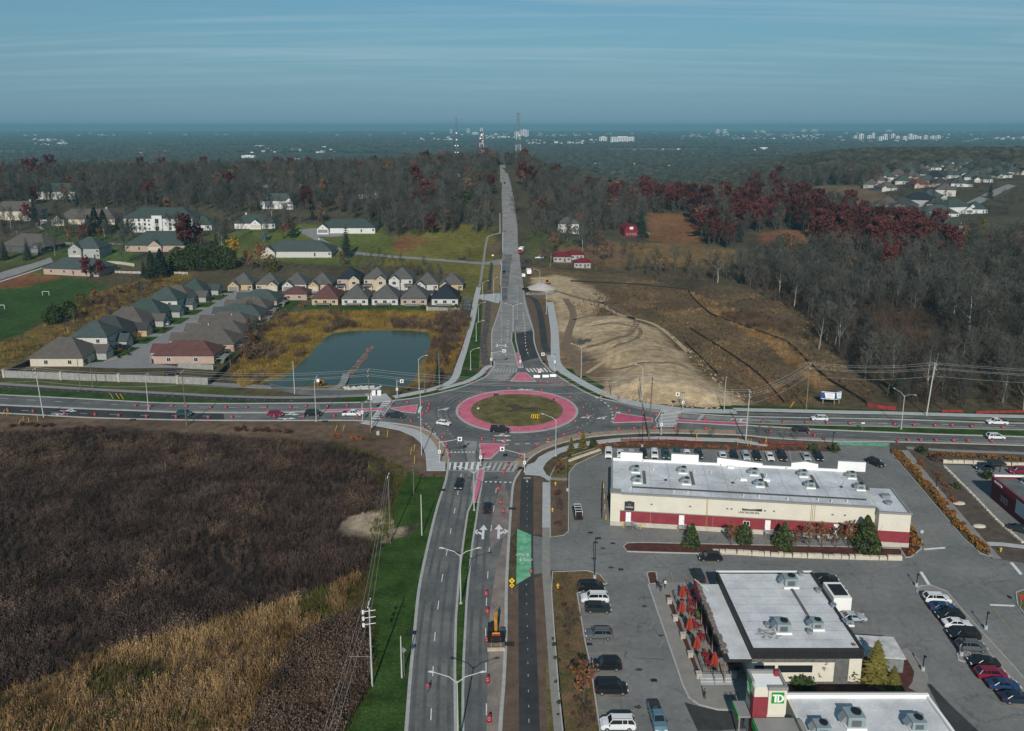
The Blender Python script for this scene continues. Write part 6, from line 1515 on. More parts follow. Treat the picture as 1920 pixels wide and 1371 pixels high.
MB().box(-1.2,1.2,-.8,.8,.4,1.2).build('body',mat('loader_orange',(.45,.16,.03),.6,.1),t);MB().frust([(-.6,-.6),(.6,-.6),(.6,.6),(-.6,.6)],[(-.5,-.5),(.5,-.5),(.5,.5),(-.5,.5)],1.2,2.4).build('cab',M_DBLK,t);MB().box(1.2,1.9,-.9,.9,.1,.7).build('bucket',M_DBLK,t)
for s in(-1,1):MB().box(-1.1,1.1,s*.95-.2,s*.95+.2,0,.7).build('track',M_DBLK,t)
# motorbike by the crossing
x,y=G(977,882);t=thing('motorcycle','dark motorcycle parked at the right end of the near crossing','motorcycle',(x,y,.04),.3)
for xx in(-.7,.7):MB().tube([(xx,-.06,.33),(xx,.06,.33)],.33,12).build('wheel',M_TYRE,t)
MB().frust([(-.5,-.2),(.5,-.15),(.5,.15),(-.5,.2)],[(-.6,-.15),(.3,-.12),(.3,.12),(-.6,.15)],.4,.85).tube([(.7,0,.33),(.45,0,1.05)],.05,5).tube([(.45,-.4,1.08),(.45,.4,1.08)],.03,5).build('body',CP['black'],t)
MB().box(-.7,.0,-.15,.15,.85,.95).build('seat',M_TRIM,t)

# ------------------------------------------------------------------ street furniture
M_POLE=mat('pale_steel_pole',(.43,.43,.42),.45,.06)
M_WOODP=mat('weathered_pole',(.150,.128,.100),.9,.2,1.0,fine=.25)
M_CONP=mat('concrete_pole',(.46,.46,.44),.8,.1)
M_BARREL=mat('barrel_red',(.30,.016,.030),.6,.1,2)
def pole_h(px,ytop):
    x,y=G(*px);dx,dy,dz=ray(px[0],ytop);return CAM_H+dz*(y/dy)-Z(x,y)
def lamp(label,px,ytop,arms,hd=None,group='street lamps'):
    """arms: list of (dx, dy) reach of each arm in metres"""
    x,y=G(*px);h=max(6.0,hd or pole_h(px,ytop));t=thing('street_lamp',label,'street lamp',(x,y,Z(x,y)),0,group)
    MB().cyl(0,0,0,.25,.32,n=10).build('base',M_CONC,t)
    MB().tube([(0,0,.2),(0,0,h*.5),(0,0,h)],[.14,.115,.085],8).build('pole',M_POLE,t)
    for ax,ay in arms:
        a=MB().tube([(0,0,h-.3),(ax*.35,ay*.35,h+.5),(ax,ay,h+.95)],[.075,.065,.05],6).build('arm',M_POLE,t)
        l=math.hypot(ax,ay);ux,uy=ax/l,ay/l
        MB().tube([(ax-.1*ux,ay-.1*uy,h+.95),(ax+.35*ux,ay+.35*uy,h+1.0),(ax+.8*ux,ay+.8*uy,h+.95)],[.09,.17,.10],6).build('lamp_head',M_POLE,a)
lamp('tall single arm street lamp on the concrete median of the left road',(278.5,769),703,[(1.6,-1.8)])
lamp('straight white street lamp between the black suv and the white pickup',(593,790),716,[(.3,1.8)])
lamp('white street lamp with curved arm at the left crossing corner',(697,801),737,[(1.6,1.8)])
lamp('white street lamp at the right shore of the pond',(786,730),673,[(2.2,.6)])
lamp('street lamp with arm over the lanes at the lower right of the roundabout',(1042,855),787,[(-3.2,1.4)])
lamp('street lamp on the green verge in front of the sand heap',(1089.5,708),651,[(-3.0,.6)])
lamp('street lamp standing in front of the sand heap right of the roundabout',(1203.5,749),690,[(-1.8,.6)])
lamp('straight street lamp where the far path of the right road narrows',(1357.5,773),716,[(.5,1.2)])
lamp('twin arm street lamp on the grass median of the right road',(1689.5,805.5),742,[(-1.2,3.2),(1.5,-2.0)])
lamp('twin arm street lamp at the head of the near median',(889,958),885,[(-3.0,.5),(3.0,.5)])
lamp('twin arm street lamp in the middle of the near median',(864,1133),1040,[(-3.0,.5),(3.0,.5)])
lamp('twin arm street lamp at the bottom edge of the photo',(859,1405),1288,[(-3.2,.5),(3.2,.5)],10.8)
lamp('twin arm street lamp on the dusty north road',(962,620),574,[(-2.8,.3),(2.8,.3)])
lamp('farther single arm lamp beside the gravel heap',(1012,543.6),508,[(-2.8,0)])
lamp('nearer single arm lamp beside the gravel heap',(1024.5,588.5),546,[(-2.6,0)])
for px,yt,lb in(((882.5,694),658,'small arm lamp standing in the green triangle by the north path'),((893,640),606,'small arm lamp on the narrow lawn left of the north road'),((897,604),571,'thin arm lamp on the narrow lawn beside the rough path')):lamp(lb,px,yt,[(2.6,.3)])
lamp('dark thin park lamp in the left of the path near the side street',(905,562),530,[(2.4,.2)]);lamp('thin pole with a white sign near the straw verge',(926,566),524,[(1.2,.2)])
# black lamp posts in the plaza
def lot_lamp(label,px,ytop,head=(1.0,0)):
    x,y=G(*px);h=pole_h(px,ytop);t=thing('lot_lamp',label,'lamp post',(x,y,.05),0,'dark lamp posts of the plaza')
    MB().cyl(0,0,0,.7,.3,n=10).build('base',M_CONC,t);MB().tube([(0,0,.6),(0,0,h)],.085,6).build('pole',M_BLACK,t);MB().box(min(0,head[0]),max(0,head[0]),-.22,.22,h-.05,h+.12).build('lamp_head',M_BLACK,t)
lot_lamp('black lamp post at the tip of the grass strip',(1115,1085),1010);lot_lamp('black lamp post beside the store drive',(1064,921),856,(.8,0));lot_lamp('slim grey post by the kerb island',(1718,1100),1078,(.3,0));lot_lamp('slim grey post on the long kerb walk',(1848,1180),1150,(.3,0));lot_lamp('slim grey post near the lower walk',(1730,1258),1232,(.3,0));lot_lamp('slim grey post in the small kerb island',(1802,1230),1200,(.3,0));lot_lamp('black lamp post by the hedge behind the store',(1560,845),812,(.5,0));lot_lamp('black lamp post on the brown walk beside the hedge',(1755,919),895,(.3,0));lot_lamp('black lamp post beside the path behind the store',(1204,838),780,(.4,0))
# mast arms with sign boxes over the entries
def mast(label,px,ytop,arm,sig=True):
    x,y=G(*px);h=min(max(pole_h(px,ytop),4.5),7.5);t=thing('signal_mast',label,'signal mast',(x,y,.1),0,'crossing signal masts')
    MB().cyl(0,0,0,.2,.28,n=10).build('base',M_CONC,t);MB().tube([(0,0,.1),(0,0,h)],[.13,.10],8).build('pole',M_POLE,t)
    if arm:
        MB().tube([(0,0,h-.5),(arm[0],arm[1],h+.1)],[.09,.06],6).build('arm',M_POLE,t)
        s=MB().box(-.55,.55,-.05,.05,-.55,.55).build('sign',M_PARA,t,(arm[0],arm[1],h+.1),(0,0,math.atan2(arm[1],arm[0])*0));MB().box(-.25,.25,-.07,-.05,-.3,.3).build('pictogram',M_BLACK,s)
    b=MB().box(-.32,.32,-.20,-.12,h*.42,h*.42+.9).build('crossing_sign',M_PARA,t);MB().box(-.1,.1,-.22,-.2,h*.42+.25,h*.42+.7).build('pictogram',M_BLACK,b)
    MB().box(-.5,-.1,-.12,.12,h,h+.25).box(.1,.5,-.12,.12,h,h+.25).build('beacon',mat('beacon_grey',(.10,.10,.10),.5,.1),t)
mast('signal mast with long arm on the lower left crossing corner',(824.5,867),827,(5.2,.8));mast('signal mast with long arm on the lower right crossing corner',(983.6,886),850,(-5.6,2.2));mast('signal mast with arm left of the north entry',(921,688),660,(4.6,.6));mast('signal mast with arm right of the north entry',(1040,692),666,(-4.2,.5))
mast('signal mast on the near side of the left crossing',(680,790.5),756,(1.6,4.0));mast('signal mast by the pond path at the left crossing',(745,747),713,(1.8,-1.6));mast('signal mast on the near side of the right crossing',(1239.5,815.5),776,None);mast('signal mast on the far side of the right crossing',(1280,771),738,(-2.0,-1.2))
mast('low crossing sign post on the near splitter island',(901.5,874),850,None);mast('low crossing sign post on the north splitter island',(975.5,690),670,None)
# other signs
def sign(label,px,h,w,hh,m,shape='box',marks=None,posts=1,rz=.0,name='road_sign',z=.05,cat='sign'):
    x,y=G(*px);t=thing(name,label,cat,(x,y,Z(x,y)+z),rz)
    for k in range(posts):MB().box(-.04+(k-(posts-1)/2)*w*.6,.04+(k-(posts-1)/2)*w*.6,-.03,.03,0,h+hh/2).build('post',M_METAL if posts<3 else M_WOODG,t)
    p=MB();yy=-.06
    if shape=='diamond':q=[(0,-hh/2),(w/2,0),(0,hh/2),(-w/2,0)]
    elif shape=='disc':q=[(w/2*math.cos(k*math.pi/4+math.pi/8),hh/2*math.sin(k*math.pi/4+math.pi/8))for k in range(8)]
    else:q=[(-w/2,-hh/2),(w/2,-hh/2),(w/2,hh/2),(-w/2,hh/2)]
    p.poly([(a,yy,h+b)for a,b in q]);p.poly([(a,yy+.04,h+b)for a,b in q[::-1]])
    for(a,b),(c,d)in zip(q,q[1:]+q[:1]):p.poly([(a,yy+.04,h+b),(c,yy+.04,h+d),(c,yy,h+d),(a,yy,h+b)])
    b=p.build('panel',m,t)
    if marks:
        for mq,mm in marks:MB().poly([(a,yy-.012,h+c)for a,c in mq]).build('marking',mm,b)
    return t
M_SY=mat('sign_yellow',(.72,.46,.02),.5,.05);M_SR=mat('sign_red',(.45,.02,.03),.5,.05);M_SB=mat('sign_blue',(.03,.07,.22),.6,.1)
x,y=G(960,1114);t=thing('warning_sign','pair of yellow diamond warning signs on one post beside the bike path','sign',(x,y,.05));MB().box(-.04,.04,-.03,.03,0,3.0).build('post',M_METAL,t)
for zc,s in((2.7,.62),(1.75,.5)):
    b=MB().poly([(0,-.06,zc-s),(s,-.06,zc),(0,-.06,zc+s),(-s,-.06,zc)]).build('panel',M_SY,t);MB().poly([(-.15,-.07,zc-.12),(.15,-.07,zc-.12),(.15,-.07,zc+.12),(-.15,-.07,zc+.12)]).build('marking',M_BLACK,b)
cv=[]
for k in range(4):
    a=-1.15+k*.6
    for s in(1,-1):cv.append(([(a+.25,0),(a+.58,0),(a+.3,.6*s),(a-.03,.6*s)][::s],M_BLACK))
sign('yellow and black chevron board on the central island',(1003.5,790),1.5,2.4,1.3,M_SY,marks=cv,posts=2);sign('white one way sign on the left side of the central island',(896.5,779),2.2,.7,.35,M_PARA,rz=.5)
sign('white and red road closed sign at the barrier on the north entry',(1012,706),1.9,1.0,1.2,M_PARA,marks=[([(-.35,.1),(.35,.1),(.35,.4),(-.35,.4)],M_SR),([(-.35,-.4),(.35,-.4),(.35,-.2),(-.35,-.2)],M_SR)],posts=2)
sign('red stop sign at the right edge of the lot',(1913,1142),2.3,.8,.8,M_SR,'disc');sign('round grey sign at the end of the shrub bed',(1727,1012),1.8,.8,.8,mat('sign_grey',(.4,.41,.41),.6,.1),'disc');sign('grey diamond sign on a wooden post by the green verge',(758,1268),4.6,1.0,1.0,M_METAL,'diamond')
sign('pale street sign on the right road median',(1617,808),2.3,1.0,.35,M_PARA);sign('white notice sign at the pond edge',(597,730),3.0,.9,1.1,M_PARA);sign('white speed sign by the side street path',(924,486),2.4,1.4,.7,M_PARA)
# development billboard: two panels at an angle
x,y=G(1557,759);t=thing('billboard','blue and white two panel development billboard on timber posts','billboard',(x,y,0));
for a,b,nm in(((-2.9,.9),(1.2,-.2),'left_panel'),((1.2,-.2),(3.6,.9),'right_panel')):
    ux,uy=b[0]-a[0],b[1]-a[1];lp_=lambda f,z:(a[0]+ux*f,a[1]+uy*f,z)
    p=MB().poly([lp_(0,1.6),lp_(1,1.6),lp_(1,4.2),lp_(0,4.2)]);ny=.12;q=lambda f,z,d:(a[0]+ux*f,a[1]+uy*f+d,z)
    p.poly([q(1,1.6,ny),q(0,1.6,ny),q(0,4.2,ny),q(1,4.2,ny)]).poly([q(0,4.2,0),q(1,4.2,0),q(1,4.2,ny),q(0,4.2,ny)]);b_=p.build('panel',M_SB,t)
    d=-.03;f0=.28 if nm[0]=='l' else .22
    MB().poly([q(f0+.08,2.0,d),q(.96,2.0,d),q(.96,3.7,d),q(f0-.03,3.7,d)]).poly([q(.04,3.85,d),q(.97,3.85,d),q(.97,4.05,d),q(.04,4.05,d)]).poly([q(.04,1.68,d),q(.97,1.68,d),q(.97,1.85,d),q(.04,1.85,d)]).build('print',M_PARA,b_)
    MB().poly([q(.45,2.75,2*d),q(.85,2.75,2*d),q(.85,2.95,2*d),q(.45,2.95,2*d)]).poly([q(.4,2.35,2*d),q(.7,2.35,2*d),q(.7,2.45,2*d),q(.4,2.45,2*d)]).poly([q(.42,3.3,2*d),q(.8,3.3,2*d),q(.8,3.4,2*d),q(.42,3.4,2*d)]).build('lettering_lines',mat('sign_grey',(.4,.41,.41)),b_)
for xx,yy in((-2.0,.8),(1.2,0),(3.0,.8)):MB().box(xx-.1,xx+.1,yy+.13,yy+.33,0,3.8).build('post',mat('new_timber',(.36,.26,.14),.85,.15),t)
# traffic barrels
brl=MB().lathe(0,0,[(.40,0),(.40,.09),(.30,.10),(.29,.32)],10,1).lathe(0,0,[(.29,.32),(.285,.40)],10,2).lathe(0,0,[(.285,.40),(.265,.66)],10,0).lathe(0,0,[(.265,.66),(.26,.74)],10,2).lathe(0,0,[(.26,.74),(.235,1.0),(.12,1.06)],10,0).mesh('traffic_barrel',[M_BARREL,M_BARREL,mat('barrel_band',(.46,.40,.40),.6,.1)])
for p in brl.polygons:
    if p.material_index==1 and p.center.z<.1:p.material_index=0
ZS={'A':(0,680,5.647),'B':(340,680,5.647),'C':(660,660,5.7125),'D':(860,640,5.7125),'E':(1080,660,6.233),'F':(1360,720,6.4),'G':(1620,720,6.4),'S':(620,860,2.684)}
BAR={'A':[(80,515),(350,530),(683,550),(1005,562),(1258,573),(1550,582),(1865,587),(1435,468),(1590,472),(1820,470)],
       'B':[(310,488),(470,485),(690,488),(895,485),(1155,486),(1320,474),(1548,474),(1755,468),(285,593),(535,590),(985,583),(1293,586),(1620,578),(1862,583),(55,473)],
       'C':[(425,570),(595,555),(310,705),(632,755),(758,550),(828,570),(815,620),(803,650),(757,670),(1158,548),(1147,680),(853,862),(967,930),(1013,1000),(1027,1068),(1037,1142),(765,822)],
       'D':[(233,555),(537,518),(892,535),(878,445),(953,452),(1033,460),(1103,465),(1192,480),(510,432),(1190,612),(1335,720),(1248,870),(1290,998),(1125,1015),(960,1065),(838,1122),(650,1228),(530,1342),(380,1070),(497,1070),(250,1060),(290,345),(162,458)],
       'E':[(130,755),(470,672),(622,705),(785,725),(935,750),(1208,770),(1510,806),(1860,820),(37,962),(500,915),(678,910),(795,903),(915,900),(1160,900),(1513,908),(497,555)],
       'F':[(448,470),(698,475),(970,480),(1220,485),(1490,488),(540,585),(1003,608),(1070,638),(1183,672)],
       'G':[(365,500),(600,508),(850,515),(1057,515),(1290,525),(1663,535),(403,712),(530,690),(680,688),(863,690),(1072,693),(1248,697),(1530,705)],
       'S':[(870,78),(845,158),(856,228),(870,272),(783,688),(788,778),(788,922),(790,1125),(798,1322)]}
BL={'A':'red striped traffic barrel on the left road near the timber fence','B':'red striped traffic barrel on the left road below the pond','C':'red striped traffic barrel at the left entry of the roundabout','D':'red striped traffic barrel around the central island','E':'red striped traffic barrel at the right entry of the roundabout','F':'red striped traffic barrel on the right road behind the store','G':'red striped traffic barrel at the far right of the right road','S':'red striped traffic barrel along the scraped lane of the near road'}
for k,pts in BAR.items():
    for i,(a,b)in enumerate(sorted(pts)):
        ox,oy,sc=ZS[k];x,y=G(ox+a/sc,oy+b/sc)
        o=obj('traffic_barrel',brl,None,(x,y,.035),(0,0,i));o.scale=(1.05,1.05,1.05);tag(o,BL[k]+', '+ORD[i]+' from the left','traffic barrel',BL[k].replace('barrel','barrels',1))
# white barriers on the closed north entry, small barricades
for i,px in enumerate(((1006.5,708),(1023,707.5),(1037,706.5))):
    x,y=G(*px);b=MB().frust([(-1.1,-.3),(1.1,-.3),(1.1,.3),(-1.1,.3)],[(-1.1,-.1),(1.1,-.1),(1.1,.1),(-1.1,.1)],0,.85).build('barrier_block',M_PARA,None,(x,y,.03));tag(b,['left','middle','right'][i]+' white barrier block across the closed north entry','barrier','white barrier blocks')
x,y=G(991.5,690);t=thing('steel_plate','brown steel trench plate with timber frame on the north entry','plate',(x,y,.04));MB().box(-1.0,1.0,-.9,.9,0,.08).build('plate',mat('rusty_plate',(.16,.12,.09),.8,.25),t);MB().box(-1.2,-1.0,-1.1,1.1,0,.2).box(1.0,1.2,-1.1,1.1,0,.2).build('timber',M_WOODG,t)
# wooden and concrete power poles
PP={}
def power(label,px,ytop,arms=2,m=M_WOODP,r=.17,lean=.0,gear=False,group='power poles'):
    x,y=G(*px);h=pole_h(px,ytop);z=Z(x,y);t=thing('power_pole',label,'power pole',(x,y,z),0,group)
    MB().tube([(0,0,0),(lean*h*.5,0,h*.5),(lean*h,0,h)],[r,r*.85,r*.65],8).build('pole',m,t)
    top=lean*h
    for k in range(arms):
        zc=h-.4-k*1.4;a=MB().box(top-.06,top+.06,-1.2,1.2,zc-.06,zc+.06).build('crossarm',M_WOODG,t)
        for q in(-1.1,-.4,.4,1.1):MB().lathe(top,q,[(.04,zc+.06),(.09,zc+.15),(.05,zc+.3)],6).build('insulator',M_WHITE,a)
    if gear:
        for k in range(3):MB().lathe(top-.9+0*k,-.2,[(.06,h-2.0-k*1.1),(.22,h-1.9-k*1.1),(.22,h-1.4-k*1.1),(.06,h-1.3-k*1.1)],8).tube([(top-1.0,-.2,h-1.6-k*1.1),(top+.9,.1,h-1.5-k*1.1)],.06,5).build('switch_gear',M_WHITE,t)
    PP[label]=(x+top,y,z+h);return t
pA='leaning grey power pole at the left end of the left road';pB='brown timber power pole in front of the dark teal suv';pC='tall timber power pole at the left crossing corner';pD='slender grey pole over the lower left footpath';pE='thick timber power pole leaning behind the long store';pF='timber power pole above the hedge behind the store';pG='yellowish timber pole beside the billboard';pH='tall pale concrete power pole on the right road verge';pI='timber pole with white switch gear on the green verge at bottom left'
power(pA,(82,783),690,2,M_CONP,.15,-.05);power(pB,(350,799),696,1);power(pC,(695,812),693,2);power(pD,(790.5,853),738,0,M_CONP,.12);power(pE,(1216,822),704,2,M_WOODP,.22,.03);power(pF,(1398,829),732,2,M_CONP,.16,.02);power(pG,(1511.7,767),680,2,mat('ochre_pole',(.21,.165,.075),.9,.2,1,fine=.2));power(pH,(1737,780),681,2,M_CONP,.2,.05);power(pI,(698,1287),1128,1,M_CONP,.15,0,True)
for lb,px,yt,m in(('grey pole rising from the pond shore',(552.5,739),678,M_CONP),('thin metal pole on the lawn by the north path',(824,732),662,M_METAL),('thin brown pole behind the pond street lamp',(796.5,737),676,M_WOODP),('thin dark timber pole in front of the sand heap',(1145,741),688,M_WOODP),('dark timber pole right of the first sand heap pole',(1199,748),711,M_WOODP),('dark timber pole behind the sound fence, left one',(151,731),650,M_WOODP),('dark timber pole behind the sound fence, right one',(174,729),668,M_WOODP),('short pole with yellow sleeve at the field corner',(776,926),872,M_WOODP),('short grey stub pole on the green verge',(791,1004),928,M_CONP),('pale timber pole with yellow sleeve beside the straw patch',(732,1019),890,M_WOODP),('thick grey stub pole with a diamond sign',(753.5,1271),1193,M_CONP)):
    power(lb,px,yt,1 if 'straw' in lb else 0,m,.13,0,group='plain poles')
x0,y0=G(698,1287);ts=MB().tube([(0,0,5.2),(-3.4,0,5.2)],.05,5).build('guy_strut',M_METAL,[o for o in COL.objects if o.get('label')==pI][0])
# wires
M_WIRE=mat('wire',(.42,.43,.43),.5,.0)
def wire(label,a,b,sag,group,r=.028):
    P=[(a[0]+(b[0]-a[0])*t,a[1]+(b[1]-a[1])*t,a[2]+(b[2]-a[2])*t-sag*4*t*(1-t))for t in np.linspace(0,1,13)]
    o=MB().tube(P,r,3,cap=False).build('power_wire',M_WIRE);tag(o,label,'wire',group)
def span(p,q,lbl,off=((-.9,-.1),(.9,-.1),(-.7,-1.6),(.7,-1.6),(0,-4.0)),sag=1.2):
    nm=('upper near','upper far','middle near','middle far','lowest')
    for(dy,dz),n in zip(off,nm):
        a=(p[0],p[1]+dy,p[2]+dz);b=(q[0],q[1]+dy,q[2]+dz);wire(n+' power wire '+lbl,a,b,sag,'power wires')
offL=(PP[pA][0]-75,PP[pA][1]+1,PP[pA][2]);offR=(PP[pH][0]+80,PP[pH][1]-3,PP[pH][2]-2)
span(offL,PP[pA],'left of the leaning pole');span(PP[pA],PP[pB],'between the leaning pole and the brown timber pole');span(PP[pB],PP[pC],'over the road in front of the pond');span(PP[pC],PP[pE],'over the roundabout',sag=2.0);span(PP[pE],PP[pF],'above the right hand crossing');span(PP[pG],PP[pH],'in front of the bare wood');span(PP[pH],offR,'right of the concrete pole');span(PP[pF],PP[pG],'from hedge pole to billboard pole')
qS=[o for o in COL.objects if o.get('label','').startswith('pale timber pole with yellow sleeve')][0];pS=PP['pale timber pole with yellow sleeve beside the straw patch'];near=(PP[pI][0]-.6,40,PP[pI][2]-1)
for i,dx in enumerate((-.9,-.3,.5)):wire(['left','middle','right'][i]+' wire along the green verge',(PP[pI][0]+dx,PP[pI][1],PP[pI][2]-.4),(pS[0]+dx*.5,pS[1],pS[2]-.3),.8,'verge wires',.02);wire(['left','middle','right'][i]+' wire from the switch gear pole towards us',(PP[pI][0]+dx,PP[pI][1],PP[pI][2]-.4),(near[0]+dx,near[1],near[2]),.8,'verge wires',.02)
# yellow marker stakes, small boxes, hydrants
stk=MB().box(-.05,.05,-.05,.05,0,2.2).mesh('marker_stake',M_YEL)
SL_=(((35,795),.6),((43,793),.2),((55,797),0),((71,790),0),((5,778),.5),((12,780),.5)),(((213,748),-.6),((224,748),-.6),((232,749),-.6)),(((628,809),.35),((642,809),.35)),(((726,820),.1),((770,853),.15),((776,847),.15),((777,870),.05)),(((1304,826),.2),((1308,827),-.2),((1383,835),0),((1402,837),0),((1407,837),.05),((1433,834),.25),((1438,834),-.2)),(((1480,764),.5),((1483,764),.4))
SLB=('yellow marker stake at the left end of the dirt strip','yellow guy sleeve on the lawn below the sound fence','yellow leaning sleeve on the dirt by the left crossing','yellow marker stake on the bare dirt at the lower left corner','yellow stake on the soil behind the store','yellow guy sleeve left of the billboard')
for pts,lb in zip(SL_,SLB):
    for px,ln in pts:x,y=G(*px);o=obj('marker_stake',stk,None,(x,y,0),(ln*.3,ln,0));tag(o,lb,'stake',lb.replace('stake','stakes').replace('sleeve','sleeves'))
tag(MB().lathe(0,0,[(.5,0),(.5,.8),(.4,1.0),(.1,1.05)],10).build('utility_cabinet',mat('pale_green_cabinet',(.36,.42,.40),.6,.1),None,(*G(709,815),0)),'pale round utility cabinet beside the tall pole','cabinet')
for i,px in enumerate(((701,742),(711.5,742))):x,y=G(*px);t=thing('control_cabinet',['left','right'][i]+' white control cabinet at the left crossing','cabinet',(x,y,.1),0,'control cabinets');MB().box(-.6,.6,-.35,.35,.1,1.7).build('case',M_PARA,t);MB().box(-.65,.65,-.4,.4,0,.1).build('plinth',M_CONC,t);MB().box(-.5,.5,-.37,-.35,.3,1.5).build('door',M_WHITE,t)
def hydrant(lb,px):
    x,y=G(*px);t=thing('fire_hydrant',lb,'hydrant',(x,y,.1),0);MB().lathe(0,0,[(.18,0),(.13,.1),(.13,.6),(.19,.62),(.15,.8),(.04,.9)],8).build('barrel',M_YEL,t);MB().tube([(-.28,0,.5),(.28,0,.5)],.08,6).build('outlet',M_YEL,t)
hydrant('yellow fire hydrant in the brown bed at far right',(1876,1035));hydrant('yellow fire hydrant on the lawn beside the store drive',(1041.5,911));hydrant('yellow and red hydrant in the shrubs beside the path',(1046,1103));hydrant('yellow hydrant next to the bike crossing shrubs',(1036,960))
# fences
def fence(label,px,h,post_sp,m,pm,name='fence',cap=None,pier=0,drape_=True,rails=0,thick=.06):
    P=cr(W(px),.5);t=thing(name,label,'fence',(P[0][0],P[0][1],0));ox,oy=P[0];L=[0]
    for a,b in zip(P,P[1:]):L.append(L[-1]+math.dist(a,b))
    n=max(1,round(L[-1]/post_sp));pts=[]
    for k in range(n+1):
        s=L[-1]*k/n;i=min(range(len(L)),key=lambda q:abs(L[q]-s));pts.append(P[i])
    for k,(a,b)in enumerate(zip(pts,pts[1:])):
        za,zb=Z(*a),Z(*b);q=MB();l=math.dist(a,b);d=((b[0]-a[0])/l,(b[1]-a[1])/l);g=.07
        A=(a[0]-ox+d[0]*g,a[1]-oy+d[1]*g);B=(b[0]-ox-d[0]*g,b[1]-oy-d[1]*g)
        def slab(z0,z1):
            for s in(-1,1):pass
            nx,ny=-d[1]*thick/2,d[0]*thick/2
            c=[(A[0]+nx,A[1]+ny),(B[0]+nx,B[1]+ny),(B[0]-nx,B[1]-ny),(A[0]-nx,A[1]-ny)];zz=[za,zb,zb,za];i0=len(q.v)
            q.v.extend([(p[0],p[1],z+z0)for p,z in zip(c,zz)]+[(p[0],p[1],z+z1)for p,z in zip(c,zz)])
            for f in((0,1,5,4),(1,2,6,5),(2,3,7,6),(3,0,4,7),(4,5,6,7)):q.f.append(tuple(i0+v for v in f));q.m.append(0)
        if rails:
            for r in range(rails):slab(h*(r+.6)/rails-.09,h*(r+.6)/rails+.09)
        else:slab(.05,h)
        q.build('panel' if not rails else 'rails',m,t)
    for k,a in enumerate(pts):
        w=.08
        if pier and k%pier==0:MB().box(-.35,.35,-.35,.35,-.2,h+.25).box(-.42,.42,-.42,.42,h+.25,h+.38).build('pier',M_STONE,t,(a[0]-ox,a[1]-oy,Z(*a)))
        else:MB().box(-w,w,-w,w,-.2,h+.12).build('post',pm,t,(a[0]-ox,a[1]-oy,Z(*a)))
    return t
M_SILV=mat('silvered_timber',(.27,.265,.255),.85,.2,.9,fine=.25)
fence('weathered grey timber sound fence with stone piers along the left road',[(8,708),(85,711),(170,714.5),(260,717),(340,720),(390,722)],2.5,2.6,M_SILV,M_WOODG,pier=8)
fence('dark timber fence running back from the sound fence past the houses',[(10,706),(45,690),(75,676)],2.0,2.4,M_DARKW,M_DARKW);fence('dark fence from the sound fence up to the pond bank',[(394,721),(412,706),(428,690),(455,668),(470,650)],1.9,2.4,M_DARKW,M_DARKW)
fence('grey panel fence behind the black suv',[(334,690),(360,692),(400,694)],2.0,2.4,M_SILV,M_WOODG);fence('grey timber garden fence around the navy roofed house',[(801,583),(830,584),(862,585),(864,577)],1.9,2.2,M_SILV,M_WOODG,pier=6)
fence('white rail paddock fence below the hillside garden',[(216,512),(240,513),(270,513.5)],1.3,3.0,M_WHITE,M_WHITE,rails=3);fence('pale stone garden wall above the paddock fence',[(195,495),(225,496),(252,500)],1.8,3.0,M_STONE,M_STONE,name='garden_wall')
fence('white rail fence beyond the cypress trees',[(318,514),(335,514),(352,515)],1.3,3.0,M_WHITE,M_WHITE,rails=3)
M_SILT=mat('silt_fence',(.022,.022,.021),.8,.1);M_ORF=mat('orange_netting',(.26,.028,.032),.8,.15)
fence('black silt fence curving from the meadow down to the right road',[(1290,545),(1300,560),(1330,588),(1365,602),(1430,625),(1478,645),(1515,680),(1552,712),(1590,735),(1625,758)],.9,3.0,M_SILT,M_DARKW,name='silt_fence')
fence('black silt fence along the foot of the sand heap',[(1284,643),(1310,668),(1345,702)],.8,3.0,M_SILT,M_DARKW,name='silt_fence');fence('inner black silt fence across the brown meadow',[(1295,618),(1330,640),(1380,672),(1425,706),(1470,756)],.8,3.0,M_SILT,M_DARKW,name='silt_fence');fence('far black silt fence behind the bare earth',[(1070,528),(1130,531),(1200,535),(1290,544)],.8,4.0,M_SILT,M_DARKW,name='silt_fence')
fence('red plastic safety fence at the edge of the wood',[(1626,762),(1650,767),(1680,770)],1.2,2.5,M_ORF,M_DARKW,name='safety_fence');fence('red plastic safety fence low along the wood, middle stretch',[(1765,774),(1785,773),(1806,774)],.8,2.5,M_ORF,M_DARKW,name='safety_fence');fence('red plastic safety fence along the wood at far right',[(1830,776),(1870,775),(1920,774),(1960,774)],.8,2.5,M_ORF,M_DARKW,name='safety_fence')
fence('red plastic safety fence behind the parked cars, left stretch',[(1165,828),(1220,828),(1270,830),(1320,834)],.9,2.5,M_ORF,M_DARKW,rails=2,name='safety_fence');fence('red plastic safety fence behind the parked cars, right stretch',[(1424,833),(1450,836),(1480,837),(1508,836)],1.0,2.5,M_ORF,M_DARKW,rails=2,name='safety_fence');fence('red plastic safety fence beside the pond path',[(880,610),(870,640),(862,665),(852,690)],.9,3.0,M_ORF,M_DARKW,name='safety_fence')
# goals, pond details
for i,(px,s)in enumerate((((86,554),1),((2,580),1))):
    x,y=G(*px);t=thing('football_goal',['white football goal in the middle of the sports field','white football goal at the left edge of the photo'][i],'goal',(x,y,0),.1,'football goals')
    MB().tube([(-1.6,0,0),(-1.6,0,2.0)],.09,6).build('post',M_PARA,t);MB().tube([(1.6,0,0),(1.6,0,2.0)],.09,6).build('post',M_PARA,t);MB().tube([(-1.6,0,2.0),(1.6,0,2.0)],.09,6).build('crossbar',M_PARA,t)
